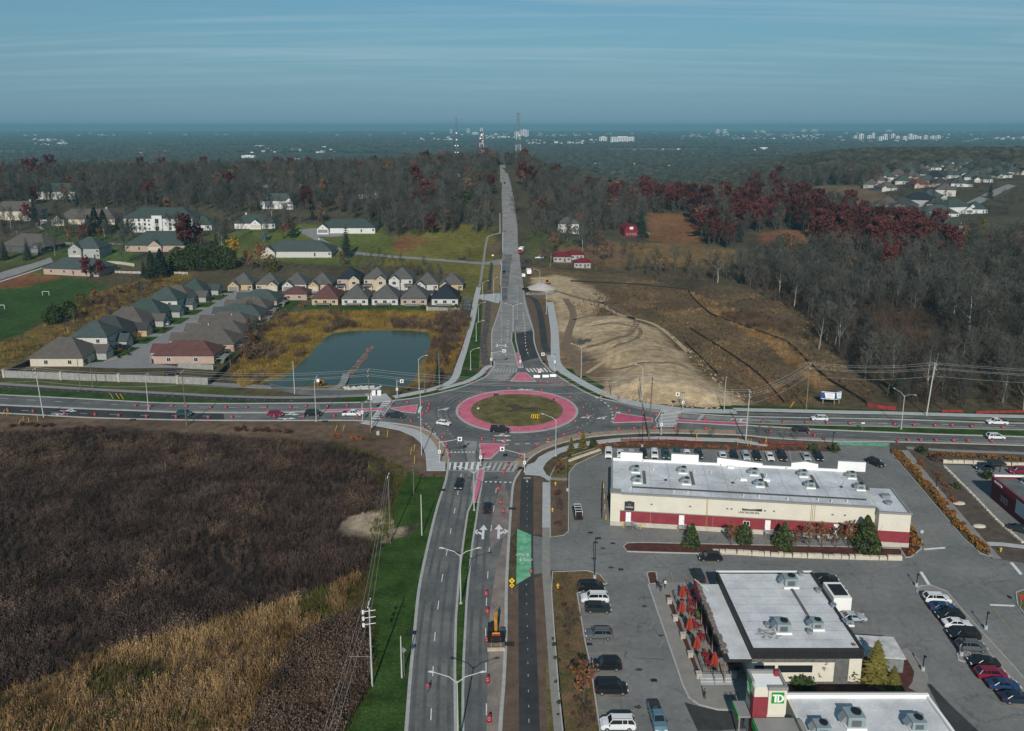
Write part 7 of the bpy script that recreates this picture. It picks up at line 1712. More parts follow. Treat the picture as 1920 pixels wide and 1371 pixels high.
# water
wm=bpy.data.materials.new('pond_water');wm.use_nodes=True
p=wm.node_tree.nodes['Principled BSDF'];p.inputs['Base Color'].default_value=(.050,.078,.057,1);p.inputs['Roughness'].default_value=.10;p.inputs['IOR'].default_value=1.33;p.inputs['Specular IOR Level'].default_value=.32
nz=wm.node_tree.nodes.new('ShaderNodeTexNoise');nz.inputs['Scale'].default_value=1.1;nz.inputs['Detail'].default_value=5;ge=wm.node_tree.nodes.new('ShaderNodeNewGeometry');wm.node_tree.links.new(ge.outputs['Position'],nz.inputs['Vector'])
bu=wm.node_tree.nodes.new('ShaderNodeBump');bu.inputs['Strength'].default_value=.25;bu.inputs['Distance'].default_value=.08;wm.node_tree.links.new(nz.outputs[0],bu.inputs['Height']);wm.node_tree.links.new(bu.outputs[0],p.inputs['Normal'])
sheet('pond_water',offset_path(cr(POND,2,True),2.0 if sum(POND[i][0]*POND[i-1][1]-POND[i-1][0]*POND[i][1]for i in range(len(POND)))>0 else-2.0,True),-.55,wm)
M_ROCK=mat('pond_rock',(.135,.095,.078),.9,.25,1.0,fine=.2,rnd=.3)
def rock_mesh(k):
    r=random.Random(k);m=MB();n=7;rings=[]
    for z,s in((0,.8),(.35,1.0),(.7,.7),(.9,.25)):
        m.v+=[(s*math.cos(2*math.pi*i/n)*r.uniform(.75,1.15),s*math.sin(2*math.pi*i/n)*r.uniform(.75,1.15),z*r.uniform(.9,1.1))for i in range(n)]
    for j in range(3):
        for i in range(n):m.f.append((j*n+i,j*n+(i+1)%n,(j+1)*n+(i+1)%n,(j+1)*n+i));m.m.append(0)
    m.f.append(tuple(3*n+i for i in range(n)));m.m.append(0)
    return m.mesh('rock',M_ROCK)
RK=[rock_mesh(k)for k in range(5)]
def rocks(label,px,n,s0,s1,wid,z,name='rock_row',mt=None):
    P=cr([flat(*q)for q in px],.4);t=thing(name,label,'rocks',(P[0][0],P[0][1],z));r=random.Random(label)
    for k in range(n):
        a=r.choice(P);s=r.uniform(s0,s1);o=obj('rock',r.choice(RK),t,(a[0]-P[0][0]+r.uniform(-wid,wid),a[1]-P[0][1]+r.uniform(-wid,wid),-.25*s),(0,0,r.uniform(0,6)));o.scale=(s,s,s*.8)
        if mt:o.material_slots[0].link='OBJECT';o.material_slots[0].material=mt
rocks('brown rock breakwater reaching into the pond',[(652,704),(668,686),(682,668),(693,652),(697,648)],120,.4,1.0,1.0,-.6);rocks('pale riprap stones at the pond outlet',[(652,728),(680,727),(705,727)],130,.3,.7,1.6,-.05,'riprap',mat('pale_riprap',(.46,.46,.45),.9,.15,1,rnd=.2))
rocks('grey rubble heap beside the gravel on the works ground',[(990,551),(1010,552),(1030,551),(1042,549)],110,.4,1.0,2.2,0,'rubble_heap',mat('dark_rubble',(.19,.19,.185),.9,.25,1,rnd=.3));rocks('tan boulders along the right foot of the sand heap',[(1290,656),(1320,690),(1350,722),(1385,752)],90,.15,.42,3.0,.3,'boulder_row',mat('tan_boulder',(.36,.28,.19),.9,.2,1,rnd=.25));rocks('scattered tan stones at the near foot of the sand heap',[(1130,738),(1180,748),(1260,757),(1340,764)],110,.2,.55,2.5,.1,'stone_scatter',mat('tan_boulder',(.36,.28,.19)))
x,y=G(1014,541);hp=MB();n=20
for rr_,z in((6.5,-.2),(5,.8),(3,2.0),(1,3.0),(.2,3.2)):hp.v+=[(rr_*1.3*math.cos(2*math.pi*i/n)*(1+.08*math.sin(3*i)),rr_*math.sin(2*math.pi*i/n),z)for i in range(n)]
for j in range(4):
    for i in range(n):hp.f.append((j*n+i,j*n+(i+1)%n,(j+1)*n+(i+1)%n,(j+1)*n+i));hp.m.append(0)
tag(hp.build('gravel_heap',mat('pale_gravel',(.40,.38,.36),.95,.15,1,bump=.6),None,(x,y,Z(x,y)),smooth=True),'pale conical gravel heap beside the lamp at the works','heap')
# catch basins at kerbs
for lb,px in(('black catch basin at the kerb beside the excavator',(955,1209)),('black catch basin at the kerb by the green verge',(771,1188)),('black catch basin on the kerb near the upper verge',(829,920)),('black catch basin on the kerb beside the bike path',(961,955)),('black catch basin on the near kerb of the left road',(249,788)),('second black catch basin on the near kerb of the left road',(609,791))):
    x,y=G(*px);t=thing('catch_basin',lb,'drain',(x,y,.10),0,'catch basins');MB().box(-.8,.8,-.5,.5,0,.12).build('frame',M_BLACK,t)
    for k in range(4):MB().box(-.6+k*.36,-.42+k*.36,-.4,.4,.12,.14).build('bar',mat('iron_cover',(.05,.045,.04)),t)
# ------------------------------------------------------------------ people
def person(label,px,top,legs,hdg,stride=.25,arm=.2,hair=(.03,.02,.015),z=.13,skin=(.42,.26,.19),xy=None):
    x,y=xy or G(*px);t=thing('person',label,'person',(x,y,z),math.radians(hdg))
    V=[(0,0,.95),(0,0,1.2),(0,0,1.42),(0,0,1.52),(0,.02,1.66),(0,.03,1.76)];R=[.16,.15,.17,.06,.095,.07];E=[(0,1),(1,2),(2,3),(3,4),(4,5)]
    for s in(-1,1):
        k=len(V);f=stride*s
        V+=[(s*.10,0,.90),(s*.10,f*.6+.05,.50),(s*.10,f*1.1-.05,.09),(s*.10,f*1.1+.12,.05)];R+=[.10,.075,.05,.045];E+=[(0,k),(k,k+1),(k+1,k+2),(k+2,k+3)]
        k=len(V);g=-f*arm*4
        V+=[(s*.19,0,1.42),(s*.25,g*.4,1.14),(s*.25,g+.06,.90),(s*.25,g+.09,.80)];R+=[.065,.05,.04,.038];E+=[(2,k),(k,k+1),(k+1,k+2),(k+2,k+3)]
    me=bpy.data.meshes.new('body');me.from_pydata(V,E,[]);
    m=bpy.data.materials.new('clothing');m.use_nodes=True;N,L=m.node_tree.nodes,m.node_tree.links;tc=N.new('ShaderNodeTexCoord');sp=N.new('ShaderNodeSeparateXYZ');L.new(tc.outputs['Object'],sp.inputs[0]);rp=N.new('ShaderNodeValToRGB');rp.color_ramp.interpolation='CONSTANT';dv=N.new('ShaderNodeMath');dv.operation='DIVIDE';dv.inputs[1].default_value=2.0;L.new(sp.outputs[2],dv.inputs[0]);L.new(dv.outputs[0],rp.inputs[0])
    el=rp.color_ramp.elements;el[0].position=0;el[0].color=(.02,.02,.02,1);el[1].position=.05;el[1].color=(*legs,1)
    for pos,c in((.46,top),(.75,skin),(.855,hair)):e=el.new(pos);e.color=(*c,1)
    L.new(rp.outputs[0],N['Principled BSDF'].inputs['Base Color']);N['Principled BSDF'].inputs['Roughness'].default_value=.85;me.materials.append(m)
    o=obj('body',me,t);md=o.modifiers.new('skin','SKIN');md.use_smooth_shade=True
    for sv,r in zip(me.skin_vertices[0].data,R):sv.radius=(r,r*.85)
    me.skin_vertices[0].data[0].use_root=True;sb=o.modifiers.new('subdivision','SUBSURF');sb.levels=1;sb.render_levels=1
    MB().lathe(0,.0,[(.09,1.66),(.105,1.74),(.085,1.82),(.02,1.85)],8).build('hair',mat('hair_%g'%hair[0],hair,.8,.1),t,smooth=True)
person('person in red top and grey trousers walking on the near left lane',(802,1300),(.40,.05,.06),(.10,.13,.16),175,z=.04);person('person in black walking by the patio corner bed',(1233,1104),(.015,.015,.016),(.02,.02,.022),160);person('person in blue jeans between two others at the patio corner',(1239,1111),(.03,.035,.05),(.05,.08,.16),170);person('person in a white jacket at the patio corner',(1247,1104),(.62,.62,.60),(.05,.05,.055),190);person('person in dark clothes standing on the walk beside the bank',(1321,1312),(.03,.028,.026),(.05,.045,.04),100,.08);person('worker in orange vest beside the bike crossing',(996,1083),(.45,.05,.03),(.05,.05,.06),20,.1,z=.06)

# ------------------------------------------------------------------ vegetation
M_BARK=mat('bare_bark',(.085,.079,.069),.95,.2,.8,spec=.1,rnd=.25,world=False)
M_BARKP=mat('pale_bark',(.30,.29,.265),.95,.2,.8,spec=.1,rnd=.25,world=False)
M_TWIG=mat('twigs',(.080,.079,.067),.95,.15,.3,spec=.1,rnd=.5,world=False)
M_TWIGR=mat('reddish_twigs',(.095,.066,.052),.95,.15,.3,spec=.1,rnd=.3,world=False)
def leafm(n,c,c2=None,rnd=.25):return mat('leaves_'+n,c,.8,.3,.9,spec=.15,rnd=rnd,world=False,col2=c2)
LF={'red':leafm('red',(.066,.018,.018),(.100,.030,.027),.4),'crimson':leafm('crimson',(.12,.016,.022),(.17,.034,.036)),'brown':leafm('brown',(.135,.070,.038),(.20,.11,.06)),'orange':leafm('orange',(.20,.090,.024),(.28,.145,.036)),'yellow':leafm('yellow',(.40,.22,.02),(.48,.30,.04)),
      'green':leafm('green',(.028,.046,.015),(.056,.080,.026)),'pine':leafm('pine',(.014,.028,.016),(.030,.048,.026)),'dark':leafm('dark',(.012,.022,.016),(.022,.034,.022)),'blue':leafm('blue',(.085,.115,.115),(.13,.16,.155)),'olive':leafm('olive',(.085,.078,.018),(.14,.12,.03)),'rust':leafm('rust',(.16,.060,.026),(.24,.10,.04)),'maroon':leafm('maroon',(.060,.030,.027),(.090,.046,.040))}
def rdir(r,el0,el1):
    a=r.uniform(0,2*math.pi);e=math.radians(r.uniform(el0,el1));return Vector((math.cos(a)*math.cos(e),math.sin(a)*math.cos(e),math.sin(e)))
def sliver(mb,p,d,l,w,r):
    s=d.cross(Vector((r.uniform(-1,1),r.uniform(-1,1),r.uniform(-1,1))));s=s.normalized()*w/2 if s.length>1e-6 else Vector((w/2,0,0))
    n=len(mb.v);q=p+d*l;mb.v+=[tuple(p-s),tuple(p+s),tuple(q)];mb.f.append((n,n+1,n+2));mb.m.append(0)
def leafq(mb,p,s,r,flatten=.0):
    a=Vector((r.gauss(0,1),r.gauss(0,1),r.gauss(0,1-flatten))).normalized();b=a.cross(Vector((r.gauss(0,1),r.gauss(0,1),r.gauss(0,1)))).normalized()
    n=len(mb.v);mb.v+=[tuple(p-a*s-b*s*.5),tuple(p+a*s*.1-b*s*.7),tuple(p+a*s+b*s*.4),tuple(p-a*s*.2+b*s*.7)];mb.f.append((n,n+1,n+2,n+3));mb.m.append(0)
def broadleaf(seed,h=16.0,spread=.36,leaves=0,leaf=.45,low=.3,twig=.055,limbs=11):
    r=random.Random(seed);T,C=MB(),MB();ends=[]
    tp=[Vector((0,0,-.6))];k=6
    for i in range(1,k+1):tp.append(Vector((tp[-1].x+r.uniform(-.02,.02)*h,tp[-1].y+r.uniform(-.02,.02)*h,h*.88*i/k)))
    T.tube(tp,[h*.018*(1-.82*i/k)+.02 for i in range(k+1)],5,cap=False)
    for li in range(limbs):
        t=low+(.95-low)*(li+r.random()*.6)/limbs;q=t*k;i=min(int(q),k-1);p0=tp[i].lerp(tp[i+1],q-i)
        az=li*2.4+r.uniform(-.4,.4);el=math.radians(r.uniform(18,40)+35*t);d=Vector((math.cos(az)*math.cos(el),math.sin(az)*math.cos(el),math.sin(el)))
        ln=h*spread*r.uniform(.75,1.15)*(1.15-.55*abs(t-.55)*1.6);pts=[p0]
        for s in range(3):
            d=(d+Vector((r.uniform(-.22,.22),r.uniform(-.22,.22),r.uniform(-.02,.26)))).normalized();pts.append(pts[-1]+d*ln/3)
        (T if li<4 else C).tube(pts,[h*.0075,h*.005,h*.0034,h*.0018],3,cap=False)
        for si in range(6):
            u=r.uniform(.3,1.0)*3;j=min(int(u),2);b0=pts[j].lerp(pts[j+1],u-j);d2=(d*.6+rdir(r,-10,70)).normalized();l2=h*r.uniform(.09,.17);b1=b0+d2*l2*.55;b2=b1+(d2+Vector((0,0,.25))).normalized()*l2*.45
            C.tube([b0,b1,b2],[h*.003,h*.0022,h*.0012],3,cap=False)
            for wi in range(6):
                c0=b0.lerp(b2,r.uniform(.2,1));d3=(d2*.6+rdir(r,-25,80)).normalized();l3=h*r.uniform(.04,.09);sliver(C,c0,d3,l3,twig,r);ends.append(c0+d3*l3*.7)
                for xi in range(3):sliver(C,c0+d3*l3*r.uniform(.2,.9),(d3+rdir(r,-30,70)).normalized(),l3*r.uniform(.4,.7),twig*.7,r)
    Lm=MB()
    for q in range(leaves):e=r.choice(ends);leafq(Lm,e+Vector((r.gauss(0,.35),r.gauss(0,.35),r.gauss(0,.3)))*leaf*1.6,leaf*r.uniform(.6,1.2),r)
    return T,C,Lm
def spruce(seed,h=12.0,rad=.22,layers=17,per=10,droop=.35):
    r=random.Random(seed);T,C=MB(),MB();T.tube([(0,0,-.5),(0,0,h*.5),(0,0,h*.98)],[h*.016,h*.011,.02],5,cap=False)
    for i in range(layers):
        t=.06+.92*i/layers;z=h*t;R=h*rad*(1-t)**.85*r.uniform(.85,1.12)+.1
        for k in range(per):
            a=2*math.pi*(k+r.random()*.8)/per+i;l=R*r.uniform(.75,1.15);c,s=math.cos(a),math.sin(a);w=l*.36;dz=-droop*l
            p0=Vector((0,0,z+.12*l));p1=Vector((c*l*.55,s*l*.55,z+dz*.25));p2=Vector((c*l,s*l,z+dz));n_=Vector((-s,c,0))
            n=len(C.v);C.v+=[tuple(p0),tuple(p1-n_*w+Vector((0,0,dz*.3))),tuple(p2),tuple(p1+n_*w+Vector((0,0,dz*.3))),tuple(p1+Vector((0,0,.08*l)))]
            C.f+=[(n,n+1,n+4),(n+1,n+2,n+4),(n+2,n+3,n+4),(n+3,n,n+4)];C.m+=[0]*4
            for q in(.55,.85):sliver(C,p1.lerp(p2,q),(n_*r.choice((-1,1))+Vector((c,s,-.3))).normalized(),l*.35,l*.14,r)
    return T,C,MB()
def puff(seed,h=2.0,rad=1.2,n=260,leaf=.22,shape='dome',stems=5):
    r=random.Random(seed);T,C=MB(),MB()
    for k in range(stems):d=rdir(r,45,85);T.tube([(0,0,-.2),tuple(d*h*.5),tuple(d*h*.85+Vector((0,0,.1*h)))],[.05,.03,.012],3,cap=False)
    lobes=[(rdir(r,-5,80)*r.uniform(.2,.62),r.uniform(.35,.6))for k in range(9)]
    for k in range(n):
        if shape=='dome':
            c,s=r.choice(lobes);p=c+rdir(r,-50,90)*s*r.uniform(.6,1.05);p=Vector((p.x*rad,p.y*rad,max(.02,p.z+.28)*h*.72))
        elif shape=='cone':
            t=r.random()**1.5;a=r.uniform(0,6.28);q=rad*(1-t)**.8*r.uniform(.65,1.08)*(1+.16*math.sin(3*a+seed));p=Vector((q*math.cos(a),q*math.sin(a),.05*h+t*h*.95))
        else:
            t=r.random();a=r.uniform(0,6.28);q=rad*math.sin(math.pi*min(1,.15+t*.85))**.6*r.uniform(.6,1.08)*(1+.15*math.sin(4*a+5*t));p=Vector((q*math.cos(a),q*math.sin(a),t*h))
        leafq(C,p,leaf*r.uniform(.6,1.25),r)
    return T,C,MB()
def protos(name,gen,mats_,n=3):
    """n variants: list of (trunk mesh, crown mesh, joined mesh)"""
    out=[]
    for k in range(n):
        T,C,Lm=gen(k);j=MB();c=MB();c.v=C.v+Lm.v;o=len(C.v);c.f=C.f+[tuple(i+o for i in f)for f in Lm.f];c.m=[0]*len(C.f)+[1]*len(Lm.f)
        j.v=T.v+c.v;o=len(T.v);j.f=T.f+[tuple(i+o for i in f)for f in c.f];j.m=[0]*len(T.f)+[1+q for q in c.m]
        ml=mats_ if len(mats_)==3 else mats_+[mats_[-1]]
        out.append((T.mesh(name+'_trunk',[ml[0]]),c.mesh(name+'_crown',[ml[1],ml[2]]),j.mesh(name,ml)))
    return out
PR={'bare':protos('bare',lambda k:broadleaf(k+1,16,.37+.03*(k%3),0,low=.22,twig=.115,limbs=14),[M_BARK,M_TWIG],5),'pale':protos('pale',lambda k:broadleaf(k+31,16,.28,0,low=.36,twig=.09,limbs=12),[M_BARKP,M_TWIG],3),
      'thicket':protos('thicket',lambda k:broadleaf(k+51,6,.55,0,low=.08,twig=.07,limbs=13),[M_BARK,M_TWIGR],3),'redoak':protos('redoak',lambda k:broadleaf(k+61,15,.45,2300,.62,low=.2),[M_BARK,M_TWIG,LF['red']],4),'crimson':protos('crimson',lambda k:broadleaf(k+71,9,.42,1300,.33,low=.2),[M_BARK,M_TWIG,LF['crimson']],2),
      'brownoak':protos('brownoak',lambda k:broadleaf(k+81,14,.36,700,.42,low=.25),[M_BARK,M_TWIG,LF['brown']],2),'spruce':protos('spruce',lambda k:spruce(k+1),[M_BARK,LF['dark']],3),'blue':protos('blue',lambda k:spruce(k+11,8,.28,14,11),[M_BARK,LF['blue']],1),'young':protos('young',lambda k:spruce(k+21,6.5,.30,15,11,.15),[M_BARK,LF['olive']],2),'pine':protos('pine',lambda k:puff(k+5,6,2.3,1000,.30,'egg' if k%2 else 'cone'),[M_BARK,LF['green']],3),
      'cedar':protos('cedar',lambda k:puff(k+9,9,2.6,1300,.34,'cone'),[M_BARK,LF['dark']],2),'hedge':protos('hedge',lambda k:puff(k+19,9,4.2,1700,.40,'egg'),[M_BARK,LF['green']],3),'goldcedar':protos('goldcedar',lambda k:puff(k+29,5,1.2,700,.20,'cone'),[M_BARK,LF['olive']],2),'yellow':protos('yellow',lambda k:broadleaf(k+91,9,.34,900,.32,low=.25),[M_BARKP,M_TWIG,LF['yellow']],1),'orange':protos('orange',lambda k:broadleaf(k+101,7,.36,420,.26,low=.25),[M_BARK,M_TWIG,LF['rust']],3),
      'olive':protos('olive',lambda k:puff(k+39,8,2.6,800,.34,'egg'),[M_BARK,LF['olive']],1),'bush_orange':protos('bush_orange',lambda k:puff(k+49,1.1,.9,170,.16),[M_BARK,LF['orange']],3),'bush_rust':protos('bush_rust',lambda k:puff(k+59,1.1,.9,170,.16),[M_BARK,LF['rust']],3),'bush_green':protos('bush_green',lambda k:puff(k+69,1.6,1.3,240,.2),[M_BARK,LF['green']],2),'bush_maroon':protos('bush_maroon',lambda k:puff(k+79,1.5,1.2,220,.18),[M_BARK,LF['maroon']],2),'sapling':protos('sapling',lambda k:broadleaf(k+111,4.2,.30,60,.14,low=.3,twig=.022,limbs=7),[M_BARK,M_TWIG,LF['brown']],2)}
BASEH={'bare':16,'pale':16,'thicket':6,'redoak':15,'crimson':9,'brownoak':14,'spruce':12,'blue':8,'young':6.5,'pine':6,'cedar':9,'hedge':9,'goldcedar':5,'yellow':9,'orange':7,'olive':8,'bush_orange':1.1,'bush_rust':1.1,'bush_green':1.6,'bush_maroon':1.5,'sapling':4.2}
RT=random.Random(11)
def tree(kind,xy,h,label,group=None,cat='tree',name=None,var=None):
    x,y=xy;s=h/BASEH[kind];T,C,J=PR[kind][RT.randrange(len(PR[kind]))if var is None else var%len(PR[kind])]
    t=thing(name or('shrub' if 'bush' in kind or kind=='thicket' else{'spruce':'spruce_tree','blue':'spruce_tree','young':'spruce_tree','pine':'pine_tree','cedar':'cedar_tree','goldcedar':'cedar_tree','hedge':'evergreen_tree','redoak':'oak_tree','brownoak':'oak_tree','bare':'bare_tree','pale':'bare_tree'}.get(kind,'tree')),label,cat,(x,y,Z(x,y)),RT.uniform(0,6.28),group)
    t.scale=(s*RT.uniform(.92,1.1),s*RT.uniform(.92,1.1),s)
    obj('trunk' if cat=='tree' else 'stems',T,t);obj('crown' if cat=='tree' else 'foliage',C,t);return t

# scatter for masses nobody could count: instances on the points of one object
PROTO_COL={}
def scatter(name,pts,meshes,label,cat):
    """pts rows: x y z rz scale"""
    key=tuple(m.name for m in meshes)
    if key not in PROTO_COL:
        c=bpy.data.collections.new('source_'+name)
        for m in meshes:c.objects.link(bpy.data.objects.new(m.name,m))
        PROTO_COL[key]=c
    c=PROTO_COL[key];A=np.array(pts,float);n=len(A)
    me=bpy.data.meshes.new(name);me.vertices.add(n);me.vertices.foreach_set('co',A[:,:3].ravel())
    for nm,col in(('turn',A[:,3]),('size',A[:,4])):at=me.attributes.new(nm,'FLOAT','POINT');at.data.foreach_set('value',col)
    at=me.attributes.new('pick','INT','POINT');at.data.foreach_set('value',np.random.RandomState(n).randint(0,len(meshes),n).astype(np.int32))
    o=obj(name,me);o['kind']='stuff';tag(o,label,cat)
    ng=bpy.data.node_groups.new('scatter_'+name,'GeometryNodeTree');ng.interface.new_socket('Geometry',in_out='INPUT',socket_type='NodeSocketGeometry');ng.interface.new_socket('Geometry',in_out='OUTPUT',socket_type='NodeSocketGeometry')
    N,L=ng.nodes,ng.links;gi=N.new('NodeGroupInput');go=N.new('NodeGroupOutput');ip=N.new('GeometryNodeInstanceOnPoints');ci=N.new('GeometryNodeCollectionInfo');ci.inputs['Collection'].default_value=c;ci.inputs['Separate Children'].default_value=True;ci.inputs['Reset Children'].default_value=True
    def na(nm,ty):q=N.new('GeometryNodeInputNamedAttribute');q.data_type=ty;q.inputs['Name'].default_value=nm;return q.outputs['Attribute']
    cx=N.new('ShaderNodeCombineXYZ');L.new(na('turn','FLOAT'),cx.inputs[2]);L.new(gi.outputs[0],ip.inputs['Points']);L.new(ci.outputs[0],ip.inputs['Instance']);ip.inputs['Pick Instance'].default_value=True;L.new(na('pick','INT'),ip.inputs['Instance Index']);L.new(cx.outputs[0],ip.inputs['Rotation']);L.new(na('size','FLOAT'),ip.inputs['Scale']);L.new(ip.outputs[0],go.inputs[0])
    md=o.modifiers.new('scatter','NODES');md.node_group=ng;return o
def fill(poly,spacing,seed,frustum=True,jitter=.9):
    """jittered points inside a world polygon, kept to what the camera could nearly see"""
    P=poly;x0,x1=min(p[0]for p in P),max(p[0]for p in P);y0,y1=min(p[1]for p in P),max(p[1]for p in P);rs=np.random.RandomState(seed)
    gx,gy=np.meshgrid(np.arange(x0,x1,spacing),np.arange(y0,y1,spacing));gx=gx.ravel()+(rs.rand(gx.size)-.5)*spacing*jitter*1.6;gy=gy.ravel()+(rs.rand(gy.size)-.5)*spacing*jitter*1.6
    k=poly_dist(P,gx,gy)>0
    if frustum:k&=(np.abs(gx)<.70*gy+15)&(gy>85)
    return gx[k],gy[k]
def clear(gx,gy,polys,margin=1.5):
    k=np.ones(gx.shape,bool)
    for p in polys:k&=poly_dist(p,gx,gy)<-margin
    return k
# ---- woods
house_xy=[(o.location.x,o.location.y)for o in COL.objects if o.get('category')in('house','barn')]
HXY=np.array(house_xy)
roadN=[(-3,430),(-12,520),(-15,640),(-16,800),(-18,980),(-2,980),(8,800),(12,640),(14,520),(12,430)]
estate_lane=W([(1780,395),(1840,366),(1900,340),(1925,350),(1860,380),(1810,402)])
WOODS=[# ground outline in photo pixels, spacing, share of red oak, brown oak, conifer, tree height
    ([(-120,398),(0,395),(60,386),(110,385),(200,396),(260,388),(340,396),(440,402),(540,398),(620,402),(700,424),(745,452),(795,448),(840,438),(905,440),(931,430),(935,380),(936,330),(936,308),(880,306),(700,314),(500,318),(300,322),(100,326),(-120,330)],7.6,.012,.03,.06,14),
    ([(972,402),(966,370),(958,345),(950,318),(946,307),(1000,318),(1060,345),(1120,362),(1200,372),(1290,380),(1300,400),(1215,402),(1200,428),(1160,440),(1100,436),(1060,420),(1010,440),(985,445)],7.4,.02,.05,.05,13),
    ([(985,420),(1060,415),(1110,440),(1150,452),(1090,468),(1020,470),(990,460)],9.0,.03,.05,.05,12),
    ([(1290,382),(1380,372),(1480,370),(1560,392),(1620,410),(1760,440),(1790,462),(1930,470),(1990,520),(1990,560),(1860,540),(1700,520),(1540,486),(1500,484),(1540,455),(1490,428),(1420,438),(1360,470),(1320,462),(1300,420)],7.8,.06,.05,.02,15),
    ([(1400,500),(1540,486),(1700,520),(1860,540),(1990,560),(1990,775),(1800,770),(1690,765),(1640,735),(1560,660),(1520,600),(1470,560),(1400,540),(1330,530)],7.0,.006,.006,.01,13),
    ([(1380,360),(1460,345),(1560,330),(1640,330),(1650,350),(1600,348),(1500,350),(1480,368)],8.0,.02,.04,.06,14),
]
rng=random.Random(99);big=[];mass={'bare':[],'redoak':[],'brownoak':[],'spruce':[],'thicket':[]}
CLEARING=W([(1600,600),(1690,585),(1760,610),(1770,660),(1700,690),(1640,670),(1600,640)])
REDZ=[([(1195,372),(1290,368),(1300,400),(1215,402)],.25),([(1290,400),(1345,395),(1350,470),(1300,470)],.5),([(1360,400),(1430,385),(1450,430),(1380,445)],.55),([(1450,390),(1520,390),(1530,430),(1470,430)],.40),([(1510,420),(1580,420),(1600,470),(1530,480)],.6),([(1570,440),(1700,445),(1775,470),(1760,490),(1640,495),(1580,480)],.82),([(1640,530),(1675,530),(1675,545),(1640,545)],.3),([(40,330),(130,326),(130,345),(40,350)],.05),([(330,335),(380,335),(380,350),(330,350)],.12),([(540,318),(720,312),(720,330),(540,335)],.05),([(745,380),(815,375),(815,420),(750,430)],.12),([(1090,380),(1160,375),(1160,400),(1090,405)],.15)]
REDW=[(W(p),s)for p,s in REDZ]
for wi,(px,sp,pr,pb,pc,hh)in enumerate(WOODS):
    poly=W(px);gx,gy=fill(poly,sp,20+wi)
    k=np.abs(poly_dist(roadN,gx,gy))>0;k&=poly_dist(roadN,gx,gy)<-2;k&=poly_dist(estate_lane,gx,gy)<-3
    k&=(np.hypot(gx[:,None]-HXY[None,:,0],gy[:,None]-HXY[None,:,1]).min(1)>13)
    gx,gy=gx[k],gy[k];zz=hz(gx,gy);rd=np.full(gx.shape,pr)
    for p,s in REDW:rd=np.where(poly_dist(p,gx,gy)>0,s,rd)
    dc=poly_dist(CLEARING,gx,gy)
    for x,y,z,rp_,dcl in zip(gx,gy,zz,rd,dc):
        if dcl>0:continue
        q=rng.random();h=hh*rng.uniform(.62,1.25)*(1.12 if wi==4 and y>330 else .72 if wi==4 and rng.random()<.5 else 1);front=-y
        kd='redoak' if q<rp_ else 'brownoak' if q<rp_+pb else 'spruce' if q<rp_+pb+pc else 'pale' if q>(.74 if wi==4 else .86)else 'bare'
        if kd=='redoak':
            if rp_>.3 and rng.random()<.32:continue
            h*=1.18
        big.append((math.hypot(x,y)/h,kd,x,y,z,h,wi))
for x,y in zip(*fill(W([(1400,500),(1540,486),(1700,520),(1990,560),(1990,775),(1690,765),(1560,660),(1520,600),(1400,540)]),4.0,77)):mass['thicket'].append((x,y,Z(x,y),rng.uniform(0,6.28),rng.uniform(.35,.95)))
for p,sp in(([(1180,490),(1330,520),(1420,560),(1360,600),(1240,540)],9),([(700,470),(760,492),(830,505),(830,530),(700,520),(640,500)],5),([(150,560),(240,545),(320,520),(300,560),(140,640),(90,650)],4.5),([(440,640),(470,600),(520,590),(510,620),(470,680),(430,705)],4.5),([(825,600),(882,592),(858,660),(830,715),(812,690),(820,640)],3.4),([(620,590),(660,588),(650,612),(625,610)],4)):
    for x,y in zip(*fill(W(p),sp,78)):mass['thicket'].append((x,y,Z(x,y),rng.uniform(0,6.28),rng.uniform(.22,.62)))
big.sort(key=lambda b:b[0]);cnt={}
WL_=['bare grey tree in the wooded ridge left of the hill road','bare tree in the wood right of the hill road','bare tree around the farmstead right of the road','bare tree in the wood between farm field and estate','bare tree in the dark wood above the right road','bare tree in the far wood left of the estate']
RL_=['red leaved oak in the ridge wood left of the hill road','red leaved oak in the wood right of the hill road','red leaved oak near the farmstead','dark red oak in the wood between farm field and estate','red leaved tree in the dark wood above the right road','red leaved oak in the far wood left of the estate']
BL_=[s.replace('bare grey','brown leaved').replace('bare','brown leaved')for s in WL_];CL_=[s.replace('bare grey tree','dark spruce').replace('bare tree','dark spruce')for s in WL_]
LIM={'bare':80,'pale':36,'redoak':120,'brownoak':40,'spruce':60}
for _,kd,x,y,z,h,wi in big:
    n=cnt.get(kd,0)
    if n<LIM[kd]and y<720:
        cnt[kd]=n+1;lb=(RL_ if kd=='redoak' else BL_ if kd=='brownoak' else CL_ if kd=='spruce' else WL_)[wi]
        if kd=='pale':lb=lb.replace('bare grey tree','pale trunked tree').replace('bare tree','pale trunked tree')
        tree(kd,(x,y),h,lb,lb.replace('tree','trees').replace('oak','oaks').replace('spruce','spruces'))
    else:mass[kd if kd in mass else 'bare'].append((x,y,z,rng.uniform(0,6.28),h/BASEH[kd]))
